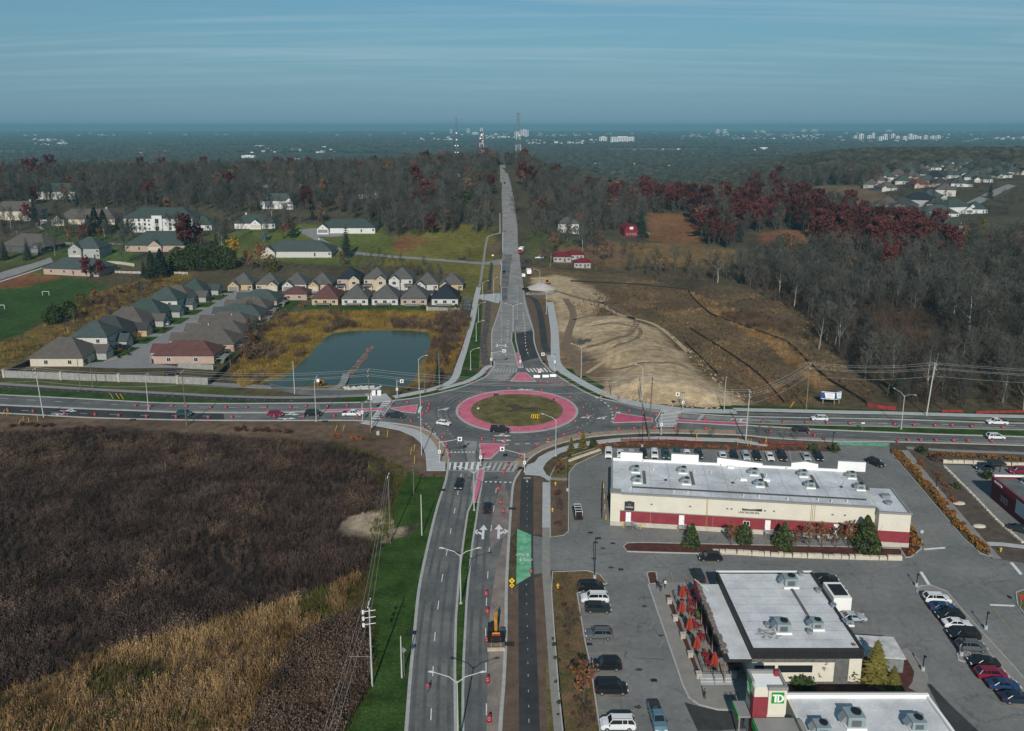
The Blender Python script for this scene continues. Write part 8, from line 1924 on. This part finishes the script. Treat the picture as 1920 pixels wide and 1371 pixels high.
# garden and field trees thinly spread over the hillside
LAWNS=[([(0,400),(230,405),(460,410),(600,412),(690,440),(620,455),(480,450),(420,470),(440,500),(330,470),(200,480),(60,490),(0,490)],11.5,12.5,'bare garden tree among the large hillside houses'),([(640,470),(700,480),(830,492),(850,530),(700,520),(640,500)],13,7,'small bare tree on the bank above the house row'),([(985,455),(1060,445),(1130,465),(1180,455),(1210,470),(1150,500),(1060,500),(990,490)],11,10,'bare tree in the fields around the farm'),([(1640,445),(1660,350),(1760,300),(1915,300),(1915,400),(1780,430)],17,10,'bare street tree in the right hand estate'),([(160,560),(330,512),(350,520),(170,640),(120,640)],14,6,'small bare tree on the bank beside the street'),([(430,690),(465,620),(485,610),(470,680)],7,6,'bare tree behind the raised decks by the pond'),([(825,610),(880,595),(850,680),(825,700)],7,4.5,'bare reddish tree on the right pond bank'),([(1180,500),(1340,520),(1330,535),(1190,520)],12,8,'bare tree in the hedge row across the meadow')]
paved=W([(560,425),(600,425),(700,470),(940,484),(940,500),(700,488),(640,480),(560,445)])
for li,(px,sp,hh,lb)in enumerate(LAWNS):
    gx,gy=fill(W(px),sp,300+li);k=(np.hypot(gx[:,None]-HXY[None,:,0],gy[:,None]-HXY[None,:,1]).min(1)>(20 if li==0 else 14 if li==2 else 11))&(poly_dist(paved,gx,gy)<-2)&(poly_dist(roadN,gx,gy)<-3)&(poly_dist(estate_lane,gx,gy)<-3)
    for x,y in zip(gx[k],gy[k]):
        q=rng.random()
        if li==3:mass['bare'].append((x,y,Z(x,y),q*6,rng.uniform(.3,.75)));continue
        kd='thicket' if hh<5 else 'bare' if q<.72 else 'pale' if q<.86 else 'spruce' if li in(0,3)and q<.95 else 'brownoak';tree(kd,(x,y),hh*rng.uniform(.6,1.25),(lb if kd in('bare','thicket')else lb.replace('bare',{'pale':'pale trunked','spruce':'dark evergreen','brownoak':'brown leaved'}[kd])),lb.replace('tree','trees'),cat='tree',name=None if kd!='thicket' else 'tree')
scatter('bare_woodland',mass['bare'],[p[2]for p in PR['bare']],'mass of bare grey trees covering the far ridges','woodland')
scatter('red_oak_woodland',mass['redoak'],[p[2]for p in PR['redoak']],'dark red oaks scattered through the far ridge woods','woodland')
scatter('brown_oak_woodland',mass['brownoak'],[p[2]for p in PR['brownoak']],'brown leaved oaks scattered through the far ridge woods','woodland')
scatter('spruce_woodland',mass['spruce'],[p[2]for p in PR['spruce']],'dark spruces scattered through the far ridge woods','woodland')
scatter('undergrowth',mass['thicket'],[p[2]for p in PR['thicket']],'tangle of bare reddish undergrowth in woods and banks','undergrowth')
# ---- single trees one can point to
SOLO=[('pine',(1297,1023),5.0,'round green pine in front of the middle store door'),('orange',(1371,1024),4.6,'brown leaved young tree left of a small pine in the mulch bed'),('pine',(1395,1021),4.4,'small green pine beside the brown leaved tree in the mulch bed'),('pine',(1469,1026),5.6,'green pine in the middle of the mulch bed'),('orange',(1493,1027),3.8,'grey brown tree right of the middle pine'),('brownoak',(1517,1029),5.0,'rusty young oak in the mulch bed'),('orange',(1541,1027),5.0,'thin brown tree right of the rusty oak'),('brownoak',(1567,1030),4.6,'brown oak sapling left of the big pine'),('orange',(1592,1028),5.4,'tall thin brown tree beside the big pine'),('pine',(1622,1030),7.4,'big dense green pine at the east end of the store'),
        ('young',(1594,1272),6.6,'young spruce against the restaurant wall corner'),('young',(1640,1277),7.6,'taller young spruce in front of the bin store'),('young',(1674,1291),4.2,'small spruce at the end of the planting bed'),('sapling',(1518,1270),3.4,'bare sapling in front of the cream restaurant wall'),('sapling',(1538,1280),3.6,'second bare sapling in front of the restaurant wall'),('sapling',(1456,1268),3.2,'small sapling beside the sign tower'),
        ('goldcedar',(1071,851),4.6,'golden green cedar beside the corner path'),('goldcedar',(1093,840),4.9,'second golden green cedar nearer the road'),('orange',(1049,893),4.2,'orange leaved small tree at the corner path fork'),('orange',(1094,1318),6.0,'brown leaved tree in the grass strip beside the black minivan'),('thicket',(1101,1372),4.0,'bare young tree at the bottom of the grass strip'),('thicket',(1062,1110),3.0,'bare reddish shrub at the head of the grass strip'),('thicket',(1072,1190),4.2,'bare reddish tree in the middle of the grass strip'),('thicket',(1050,960),3.0,'dark bare shrub beside the store drive'),
        ('spruce',(822,719),8.5,'dark green spruce at the right shore of the pond'),('blue',(877,580),8.8,'pale blue spruce beside the navy roofed house'),('blue',(647,585)if 0 else(645,588),2.4,'tiny spruce below the pond row of houses'),('hedge',(102,607),8.5,'left one of two dark pines at the sports field edge'),('hedge',(128,600),9.0,'right one of two dark pines at the sports field edge'),('olive',(152,578),8.0,'golden tree behind the sports field pines'),('orange',(178,572),7.5,'rusty tree beside the golden tree'),('spruce',(262,545),6.5,'dark spruce above the street gardens'),
        ('cedar',(285,522),12.0,'tall dark cedar left of its pair above the green lawn'),('cedar',(303,520),12.5,'tall dark cedar right of its pair above the green lawn'),('spruce',(270,518),8.5,'grey green spruce beside the cedar pair'),('hedge',(335,506),10.5,'leftmost of the big green evergreens behind the street'),('hedge',(362,505),11.5,'second big green evergreen behind the street'),('spruce',(378,507),12,'dark spruce between the big evergreens'),('hedge',(398,505),11.5,'third big green evergreen behind the street'),('hedge',(425,504),10,'rightmost big green evergreen behind the street'),('redoak',(352,478),16,'large crimson tree beside the glazed gable house'),('crimson',(372,470),11,'dark red tree right of the large crimson one'),('crimson',(163,523),8,'crimson tree in front of the pink brick bungalow'),('crimson',(187,520),6.5,'maroon bush tree beside the pink brick bungalow'),
        ('yellow',(441,498),11,'bright yellow tree behind the cream gabled houses'),('orange',(462,503),8,'rust orange tree right of the yellow one'),('orange',(471,506),7,'smaller orange tree beside the rust one'),('orange',(491,507),11,'orange topped birch with white trunk'),('olive',(510,510),8,'olive green tree right of the white trunked birch'),('spruce',(650,482),17,'tall dark spruce beside the side street'),('blue',(496,452),9,'blue spruce in front of the columned house'),('orange',(531,449),7.5,'orange tree left of the driveway loop'),('crimson',(541,440),7.5,'red pointed tree beside the orange one'),('cedar',(180,437),14,'left dark cypress in front of the long grey house'),('cedar',(196,438),13,'right dark cypress in front of the long grey house'),('cedar',(166,430),8,'lower dark cypress beside the pair'),('crimson',(52,416),9,'dark red tree in front of the pale house at far left'),('spruce',(65,415),16,'dark spruce right of the pale house at far left'),('bare',(232,495),14,'bare forked tree left of the glazed gable house'),('bare',(158,470),10,'bare tree beside the curved drive'),('crimson',(158,462),9,'dull red tree on the lawn by the curved drive'),
        ('spruce',(1201,444),20,'very large dark spruce beside the red barn'),('spruce',(1030,425),13,'dark spruce left of the white farmhouse'),('pale',(1093,470),12,'white trunked tree below the farmhouse'),('pale',(1032,500),12,'pale bare tree beside the red roofed sheds'),('bare',(1020,495),10,'bare tree behind the parked white pickup'),('bare',(967,402),14,'bare tree leaning over the hill road'),('bare',(1180,512),9,'first bare tree of the row across the meadow'),('bare',(1230,513),10,'second bare tree of the row across the meadow'),('bare',(1265,506),11,'third bare tree of the row across the meadow'),('bare',(1330,500),10,'fourth bare tree of the row across the meadow'),('bare',(1290,515),9,'fifth bare tree of the row across the meadow'),('pale',(1535,655),15,'pale dead tree at the near edge of the dark wood'),('pale',(1815,642),22,'group of tall white trunks in the dark wood, left'),('pale',(1827,640),21,'group of tall white trunks in the dark wood, right'),('crimson',(1662,528),13,'bright red tree standing in the dark wood'),
        ('orange',(263,644),4.2,'small orange tree on the street lawn'),('cedar',(350,572),5.0,'dense green column hedge on the street lawn'),('bare',(470,600),8,'bare tree behind the pond side houses'),('thicket',(880,478),4.5,'round dark shrub by the side street, farther one'),('thicket',(878,492),4.0,'round dark shrub by the side street, nearer one'),('spruce',(810,320),16,'pointed dark spruce on the ridge skyline left of the masts'),('spruce',(835,330),18,'dark spruce on the ridge below the left mast'),('spruce',(870,335),17,'dark spruce on the ridge below the red mast'),('hedge',(872,400),14,'large green yellow evergreen left of the hill road'),('spruce',(860,400),15,'dark green spruce left of the hill road'),('olive',(1840,440),9,'olive tree beside the white boxy house'),('spruce',(1856,372),13,'dark cone tree beside the estate road'),
        ('bush_green',(1113,838),2.2,'round green shrub beside the golden cedars'),('bush_green',(1500,1290),2.4,'dark green shrub in the restaurant bed'),('bush_green',(1515,1293),2.2,'second dark green shrub in the restaurant bed'),('bush_maroon',(1045,928),1.6,'dark maroon shrub beside the store drive'),('bush_maroon',(1048,985),1.5,'dark maroon shrub near the drive mouth'),('bush_green',(1525,846),2.4,'green shrub behind the parked black suv'),('bush_green',(1563,848),2.6,'dark green shrub by the lot entrance'),('bush_green',(1728,850),2.4,'green shrub at the corner of the brown bed'),('bush_maroon',(1755,862),2.4,'maroon shrub beside the drive through wall'),('bush_green',(1793,916),1.6,'green shrub in the brown bed'),('bush_green',(1850,898),2.6,'green shrub at the drive through canopy'),('bush_maroon',(855,575),1.6,'red garden bush at the navy roofed house'),('bush_maroon',(793,578),2.2,'purple garden bush between two pond row houses'),('bush_rust',(568,575),2.4,'rust bush at the left end of the pond row'),('bush_orange',(598,725),2.6,'golden bush at the pond notice sign')]
for kd,px,h,lb in SOLO:tree(kd,G(*px),h*(1.3 if px[1]<530 and kd not in('pale','thicket')else 1),lb,cat='shrub' if 'bush' in kd or kd=='thicket' else 'tree')
for i,px in enumerate(((1273,820),(1300,822),(1336,823),(1443,820),(1424,817),(1470,826),(1492,828))):tree('sapling',G(*px),3.4,'newly planted bare sapling in the verge behind the store, '+['first','second','third','fifth','fourth','sixth','seventh'][i]+' from the left','newly planted saplings')
# hedges of single shrubs
def shrubs(kind,px,n,wid,h0,h1,label):
    P=cr(W(px),.5);r=random.Random(label)
    for k in range(n):a=P[int((k+r.random())*(len(P)-1)/n)];tree(kind,(a[0]+r.uniform(-wid,wid),a[1]+r.uniform(-wid,wid)),r.uniform(h0,h1),label,label.replace('shrub','shrubs',1),'shrub')
shrubs('bush_orange',[(1680,850),(1720,890),(1765,945),(1810,1000),(1845,1036)],36,.8,.9,1.5,'orange autumn shrub in the strip between drive and walk');shrubs('bush_rust',[(1680,850),(1730,905),(1800,985),(1845,1036)],18,.9,.8,1.3,'rust brown shrub in the strip between drive and walk')
shrubs('bush_orange',[(1695,968),(1708,995),(1718,1022),(1705,1040)],16,.7,.8,1.3,'orange shrub in the bed at the east end of the store');shrubs('bush_rust',[(1110,842),(1160,836),(1240,836),(1320,840),(1420,842),(1540,843)],40,.7,.7,1.1,'rust red shrub in the bed behind the parked cars');shrubs('bush_orange',[(1740,853),(1800,857),(1870,860),(1935,864)],26,.7,.8,1.4,'orange shrub above the drive through stone wall')
shrubs('bush_rust',[(1720,862),(1745,885),(1770,910),(1800,945)],18,1.4,.6,1.1,'rust shrub in the brown bed right of the walk');shrubs('bush_maroon',[(1045,1100),(1055,1160),(1068,1220),(1080,1300),(1095,1371)],13,1.0,.5,1.0,'low maroon shrub in the grass strip');shrubs('bush_green',[(1040,1195),(1046,1260),(1052,1340)],9,.5,.4,.8,'low green shrub at the edge of the grass strip');shrubs('bush_maroon',[(25,802),(60,798),(95,800)],10,1.2,.7,1.3,'brown weed clump on the dirt strip, left heap');shrubs('bush_maroon',[(125,808),(160,806),(195,808)],14,1.0,.8,1.5,'dark weed clump on the dirt strip, second heap');shrubs('bush_maroon',[(440,806),(490,808),(545,812)],18,1.0,.8,1.6,'dark weed clump on the dirt strip, third heap');shrubs('bush_rust',[(620,818),(660,822),(690,824)],12,1.0,.6,1.2,'rusty weed clump beside the tall pole');shrubs('bush_green',[(415,655),(430,640),(445,625)],6,1.0,1.5,3.0,'garden evergreen beside the raised decks');shrubs('bush_rust',[(180,570),(230,550),(280,535),(320,515)],16,3,1.5,2.8,'rusty wild shrub on the bank above the street');shrubs('bush_orange',[(450,660),(480,625),(520,605),(560,595)],12,4,1.2,2.4,'golden wild shrub on the pond bank')
shrubs('bush_green',[(222,672),(290,622),(350,585),(400,562),(432,550)],12,3.0,.8,1.8,'clipped green shrub in a street front garden');shrubs('bush_rust',[(205,668),(280,615),(345,580),(415,552)],8,3.5,.7,1.4,'rusty shrub in a street front garden');shrubs('bush_green',[(480,560),(560,556),(640,556),(720,556),(830,556)],10,2.5,1.0,2.2,'green shrub between the two house rows');shrubs('bush_maroon',[(430,650),(455,620),(480,598),(520,585)],12,2.0,1.0,2.0,'dark shrub behind the raised decks')
# reeds and tall grass
def clump(seed,h,n,wid,spread,mats_,plume=0):
    r=random.Random(seed);m=MB()
    for k in range(n):
        p=Vector((r.gauss(0,spread),r.gauss(0,spread),0));d=rdir(r,62,88);l=h*r.uniform(.6,1.15);sliver(m,p,d,l,wid,r)
        if plume and r.random()<plume:q=p+d*l*.92;leafq(m,q,h*.068,r);m.m[-1]=1
    return m.mesh('reed_clump',mats_)
def reedm(n,c,c2):return mat('reed_'+n,c,.95,.3,.12,spec=.08,rnd=.35,col2=c2)
m_dk,m_dp=reedm('dark',(.045,.029,.023),(.075,.049,.039)),reedm('plume_dark',(.062,.044,.039),(.095,.070,.061));m_tn,m_tp=reedm('tan',(.170,.098,.038),(.33,.215,.098)),reedm('plume_tan',(.22,.14,.08),(.32,.215,.13));m_br,m_bp=reedm('brown',(.078,.052,.034),(.12,.08,.052)),reedm('plume_brown',(.105,.072,.055),(.14,.098,.075));m_gr=reedm('green',(.055,.062,.014),(.10,.10,.026));m_go=reedm('golden',(.17,.115,.026),(.25,.165,.045))
DARKP,TANP,BROWNP,GREENP,GOLDP=([clump(k+1,1.7,26,.13,.34,[m_dk,m_dp],.9)for k in range(4)],[clump(k+11,1.5,24,.11,.40,[m_tn,m_tp],.3)for k in range(4)],[clump(k+21,2.1,22,.11,.34,[m_br,m_bp],.8)for k in range(3)],[clump(k+31,.9,20,.10,.4,[m_gr,m_gr])for k in range(3)],[clump(k+41,1.1,22,.10,.42,[m_go,m_go],.2)for k in range(3)])
def field(x,y,seed,cell):
    g=np.random.RandomState(seed).rand(64,64);u,v=(x/cell)%62,(y/cell)%62;i,j=u.astype(int),v.astype(int);a,b=u-i,v-j;a,b=a*a*(3-2*a),b*b*(3-2*b)
    return g[i,j]*(1-a)*(1-b)+g[i+1,j]*a*(1-b)+g[i,j+1]*(1-a)*b+g[i+1,j+1]*a*b
def grass(name,px,sp,pro,s0,s1,label,seed,mix=None,gap=.0):
    """mix: (other prototypes, share): a second kind takes over in drifts; gap: share of thin spots"""
    gx,gy=fill(W(px),sp,seed);r=np.random.RandomState(seed);f=.6*field(gx,gy,seed,9.0)+.4*field(gx,gy,seed+1,3.2);k=(f>gap)|(r.rand(len(gx))<.35);gx,gy,f=gx[k],gy[k],f[k];zz=hz(gx,gy)
    A=np.stack([gx,gy,zz,r.rand(len(gx))*6.28,(s0+(s1-s0)*r.rand(len(gx)))*(.65+.7*f)],1)
    if mix:
        q=.65*field(gx,gy,seed+5,12.0)+.35*field(gx,gy,seed+6,4.0)+.12*(r.rand(len(gx))-.5);t=np.quantile(q,1-mix[1])
        scatter(name+'_drift',A[q>t],mix[0],mix[2],'grass');A=A[q<=t]
    if len(A):scatter(name,A,pro,label,'grass')
grass('dark_reeds',[(-60,822),(0,816),(160,812),(330,818),(420,822),(600,838),(690,856),(735,890),(735,950),(650,970),(625,1000),(690,1016),(690,1060),(560,1125),(380,1178),(200,1228),(60,1280),(-100,1330)],.74,DARKP,.45,.95,'wide field of dark brown reeds at lower left',1,(BROWNP,.16,'lighter brown reeds drifting through the dark field'),.34)
grass('tan_reeds',[(-100,1325),(60,1270),(200,1220),(380,1170),(560,1118),(690,1070),(688,1150),(560,1200),(500,1300),(470,1371),(430,1480),(-150,1480)],.84,TANP,.6,1.25,'golden tan reed belt below the dark field',2,(GREENP,.20,'olive weeds in drifts through the golden reed belt'),.36)
grass('brown_reeds',[(688,1150),(560,1200),(500,1300),(470,1371),(430,1480),(590,1480),(640,1371),(690,1290)],.66,BROWNP,.7,1.15,'tall brown plumed reeds beside the green verge',3)
grass('green_weeds',[(0,1300),(200,1330),(420,1340),(420,1480),(-80,1480)],1.0,GREENP,.5,1.2,'olive weeds at the bottom left edge',4)
grass('field_margin_weeds',[(690,1040),(740,1010),(735,950),(760,880),(700,850),(620,836),(690,870),(720,930),(700,975),(690,1010)],1.0,GREENP,.6,1.4,'olive weeds along the margin of the dark field',5)
grass('pond_bank_grass',[(430,695),(470,625),(520,592),(600,583),(860,586),(884,600),(850,690),(815,715),(800,672),(813,640),(806,617),(650,614),(600,628),(578,660),(545,688),(500,712),(450,730)],1.3,GOLDP,.6,1.5,'golden grass on the pond banks',6,(BROWNP,.3,'brown reeds in drifts on the pond banks'),.25)
grass('bank_grass',[(190,545),(330,505),(360,512),(300,560),(150,640),(0,690),(0,645),(60,622),(130,582)],1.6,GOLDP,.5,1.2,'dry golden grass on the bank beside the sports field',7,(GREENP,.35,'green weeds in drifts on the bank beside the sports field'),.3)
grass('meadow_grass',[(1060,570),(1200,520),(1290,545),(1380,610),(1480,690),(1530,758),(1392,757),(1310,688),(1250,622),(1200,592),(1100,590)],1.5,BROWNP,.22,.50,'brown meadow grass right of the sand heap',8,(TANP,.35,'tan grass drifting through the brown meadow'),.3)
grass('meadow_tufts',[(1290,548),(1330,562),(1430,602),(1560,700),(1540,735),(1430,640),(1340,592)],1.8,TANP,.4,.9,'tan grass tufts along the silt fence',9)
grass('farm_meadow_grass',[(1020,495),(1200,490),(1420,500),(1330,530),(1200,520),(1060,505)],2.4,BROWNP,.3,.6,'brown rough grass below the farm',10)
grass('mauve_reeds',[(1350,590),(1420,585),(1490,610),(1470,625),(1390,612)],1.5,BROWNP,.7,1.1,'mauve brown reed patch at the edge of the wood',11)

grass('reed_belt_weeds',[(60,1240),(300,1190),(480,1150),(640,1110),(650,1130),(500,1190),(330,1240),(120,1290)],3.2,GREENP,.8,1.7,'olive green weeds growing through the golden reed belt',12)
grass('reed_belt_browns',[(-60,1310),(200,1240),(430,1200),(560,1180),(480,1300),(420,1371),(-60,1371)],2.2,BROWNP,.5,.9,'brown reeds mixed into the golden reed belt',13)
grass('verge_edge_weeds',[(560,1480),(640,1371),(686,1295),(696,1180),(686,1100),(698,1040),(712,1040),(702,1100),(712,1180),(702,1295),(656,1371),(576,1480)],.8,GREENP,.35,.9,'ragged weeds along the edge of the green verge',14)
grass('verge_top_weeds',[(735,890),(770,880),(800,893),(838,884),(836,892),(800,900),(765,892),(745,940),(735,950)],.8,GREENP,.3,.7,'ragged weeds at the top of the green verge',15)
grass('clearing_brush',[(1590,600),(1690,580),(1770,610),(1775,665),(1700,695),(1640,675)],1.8,BROWNP,.5,.9,'brown brush in the clearing of the dark wood',16)
grass('fence_side_grass',[(1300,548),(1410,548),(1480,572),(1530,612),(1570,672),(1650,747),(1610,755),(1530,690),(1430,622),(1340,582)],1.7,BROWNP,.3,.6,'brown rough grass between silt fence and wood',17,(TANP,.3,'tan tufts between silt fence and wood'),.3)

# ------------------------------------------------------------------ masts, far town, far woods, haze
def mast_tower(label,px,ybase_y,ytop,kind,Y=965.0):
    dx,dy,dz=ray(px,ytop);f=Y/dy;x=dx*f;zt=CAM_H+dz*f;zb=Z(x,Y);h=zt-zb
    t=thing('radio_mast',label,'radio mast',(x,Y,zb),0,'radio masts on the ridge');MR,MW=mat('mast_red',(.30,.035,.05),.6,.1),mat('mast_white',(.66,.66,.66),.6,.1);MG=mat('mast_grey',(.16,.165,.17),.6,.1)
    n=10 if kind!='thin' else 12
    for k in range(n):
        z0,z1=h*k/n,h*(k+1)/n;m=(MR if k%2==0 else MW)if kind=='red' else MG if kind=='thin' or k>5 else(MW if k%2 else MG)
        wd=lambda z:(.55 if kind=='thin' else(3.4*(1-z/h)**1.3+.9)if kind!='red' else(3.0*(1-z/h)+1.1));a,b=wd(z0),wd(z1);q=MB();r=.24 if kind!='thin' else .17
        c0=[(-a,-a,z0),(a,-a,z0),(a,a,z0),(-a,a,z0)];c1=[(-b,-b,z1),(b,-b,z1),(b,b,z1),(-b,b,z1)]
        for i in range(4):q.tube([c0[i],c1[i]],r,4);q.tube([c0[i],c1[(i+1)%4]],r*.6,3);q.tube([c1[i],c1[(i+1)%4]],r*.6,3)
        q.build('lattice_section',m,t)
    MD=mat('dish_white',(.80,.80,.80),.5,.03);r=random.Random(label)
    for fz,side,s in{'thin':((.70,0,.9),(.56,0,.9),(.44,-1,.8),(.44,1,.8),(.30,-1,.8),(.30,1,.8)),'red':((.82,0,1.3),(.72,-1,1.1),(.66,1,1.0),(.60,.4,.8),(.85,1.3,.6)),'panel':((.58,1,.8),(.62,-1,.8))}[kind]:
        MB().tube([(0,0,0),(0,-.3,0)],[s*.7,s],12).build('dish',MD,t,(side*1.5,-1.4,h*fz))
    if kind=='panel':
        for fz in(.99,.93,.88):
            for k in range(6):a=k*1.047;MB().tube([(0,0,0),(2.4*math.cos(a),2.4*math.sin(a),0)],.08,4).box(2.3*math.cos(a)-.2,2.3*math.cos(a)+.2,2.3*math.sin(a)-.2,2.3*math.sin(a)+.2,-1.1,1.1).build('antenna',MG,t,(0,0,h*fz))
    else:MB().tube([(0,0,h),(0,0,h+(5 if kind=='thin' else 2))],.1,4).build('aerial',MG,t)
mast_tower('thin grey radio mast with white dishes, left of the others',855.5,0,222,'thin');mast_tower('red and white lattice mast, shortest of the three',903,0,240,'red');mast_tower('tall mast crowned with antenna panels, right of the road',972,0,212,'panel')
# tower blocks and white buildings on the plain
M_FARW=mat('far_block',(.82,.80,.78),.8,.05,.05);M_FARG=mat('far_windows',(.16,.17,.18),.5,.1)
def block(label,px,ybase,wpx,hpx,depth=18,group='far tower blocks',name='tower_block'):
    dx,dy,dz=ray(px,ybase);t_=(-40-CAM_H)/dz
    if dz>-.004 or t_>16000 or t_<0:t_=15000
    x,y=dx*t_,dy*t_;k=t_/FPX;w,h=wpx*k,hpx*k;z=max(-40,CAM_H+dz*t_)if t_>=15000 else-40
    t=thing(name,label,'building',(x,y,z-2),0,group);MB().box(-w/2,w/2,0,depth*k*.4+10,0,h+2).build('wall',M_FARW,t)
    nb=max(2,int(wpx/3))
    for i in range(nb):a=-w/2+w*(i+.5)/nb;MB().box(a-w/nb*.22,a+w/nb*.22,-.5,0,3,h).build('window_column',M_FARG,t)
    MB().box(-w*.2,w*.2,2,8,h+2,h+2+h*.08).build('roof_plant',M_FARW,t)
FB=[(1131,268,14,11,'left of the two pale blocks right of centre on the plain'),(1167,269,44,12,'long pale apartment block right of centre on the plain'),(983,257,16,13,'pale slab behind the antenna mast'),(970,257,10,10,'slab left of the antenna mast base'),(878,252,6,10,'thin tower between the masts'),(891,254,12,6,'wide pale block between the masts'),(846,252,4,9,'narrow tower left of the thin mast'),(1346,252,8,9,'left of two far towers at right of centre'),(1359,252,8,9,'right of two far towers at right of centre'),(1416,250,6,5,'small far block left'),(1430,250,10,5,'small far block right'),(1507,249,10,6,'far block pair, left'),(1527,249,12,6,'far block pair, right'),(1667,247,10,4,'tiny far white block on the horizon'),(1432,284,14,7,'pale apartment house among trees on the valley side'),(1414,286,8,5,'low pale wing beside the valley apartment house'),(465,301,24,9,'white building just behind the left ridge'),(551,303,26,5,'second white building just behind the left ridge')]
for a,b,w,h,lb in FB:block(lb+(' of the town' if len(lb.split())<4 else ''),a,b,w,h)
r=random.Random(4)
for i in range(15):block('pale tower in the far right city cluster, '+ORD[i]+' from the left',1606+i*11+r.uniform(-3,3),265+r.uniform(-1.5,1.5),r.uniform(5,9),r.uniform(8,14),group='far right city cluster')
for i in range(6):block('pale tower in the cluster at the right horizon, '+ORD[i]+' from the left',1870+i*10,263+r.uniform(-1,1),r.uniform(4,8),r.uniform(4,7),group='right horizon cluster')
pts=[];LB=MB().box(-.5,.5,-.5,.5,0,.42).mesh('low_roof',mat('far_roofs',(.70,.70,.70),.7,.2,.01));LB2=MB().box(-.5,.5,-.5,.5,0,.5).mesh('low_roof_grey',mat('far_roofs_grey',(.42,.42,.43),.7,.2,.01))
zones=[(60,125,262,276,40),(250,330,282,292,16),(460,640,276,288,40),(760,860,258,264,30),(900,970,254,262,60),(985,1120,264,271,70),(1000,1090,254,258,40),(1280,1540,254,264,260),(1100,1280,300,318,12),(1190,1320,278,292,14),(1540,1900,258,268,110),(0,900,246,256,80),(900,1900,246,254,120)]
for x0,x1,y0,y1,n in zones:
    for k in range(n):
        px,py=r.uniform(x0,x1),r.uniform(y0,y1);dx,dy,dz=ray(px,py);t_=(-40-CAM_H)/dz
        if 0<t_<14000:pts.append((dx*t_,dy*t_,-38,r.uniform(-.5,.5),r.choice((5,7,9,12,16))*(.6+t_/5500)))
scatter('far_town',pts,[LB,LB2],'pale roofs of the far town scattered over the plain','town')
M_FART=mat('far_foliage',(.046,.046,.034),.95,.25,.02,spec=.05,rnd=.4)
def blob(k):
    rr=random.Random(k);m=MB();n=7
    for z,s in((0,.5),(.3,1),(.65,.85),(.95,.35)):m.v+=[(s*math.cos(6.283*i/n)*rr.uniform(.7,1.2),s*math.sin(6.283*i/n)*rr.uniform(.7,1.2),z*rr.uniform(.85,1.15))for i in range(n)]
    for j in range(3):
        for i in range(n):m.f.append((j*n+i,j*n+(i+1)%n,(j+1)*n+(i+1)%n,(j+1)*n+i));m.m.append(0)
    m.f.append(tuple(3*n+i for i in range(n)));m.m.append(0);return m.mesh('far_tree',M_FART)
BLB=[blob(k)for k in range(5)];rs=np.random.RandomState(8);fp=[]
for y0,y1,n in((1020,1600,9000),(1600,2600,14000),(2600,4500,16000),(4500,9000,16000),(9000,16000,9000)):
    yy=y0+(y1-y0)*rs.rand(n*2);xx=(rs.rand(n*2)*2-1)*.70*yy;dens=np.sin(xx/260+2*np.sin(yy/500))+np.sin(yy/190+xx/700)+rs.rand(n*2)*1.6
    k=dens>(-.2 if y0<2000 else .5);k&=~((np.abs(xx)<18)&(yy<1100));xx,yy=xx[k][:n],yy[k][:n];zz=hz(xx,yy);s=(6+5*rs.rand(len(xx)))*(1+yy/12000)
    k2=np.hypot(xx[:,None]-HXY[None,:,0],yy[:,None]-HXY[None,:,1]).min(1)>22;fp.append(np.stack([xx,yy,zz-.5,rs.rand(len(xx))*6.28,s],1)[k2])
scatter('far_woods',np.concatenate(fp),BLB,'dark woods rolling over the plain to the horizon','woodland')
hzb=MB().box(-23500,23500,-2500,23500,-42,109)
hm=bpy.data.materials.new('haze');hm.use_nodes=True;hn,hl_=hm.node_tree.nodes,hm.node_tree.links;hn.clear();ho=hn.new('ShaderNodeOutputMaterial');hv=hn.new('ShaderNodeVolumePrincipled');hv.inputs['Color'].default_value=(.25,.53,.64,1);hv.inputs['Density'].default_value=1.15e-4;hv.inputs['Anisotropy'].default_value=.0
hl_.new(hv.outputs[0],ho.inputs['Volume'])
hb=hzb.build('haze',hm);hb['kind']='stuff';tag(hb,'thin blue haze lying over the whole landscape','haze')
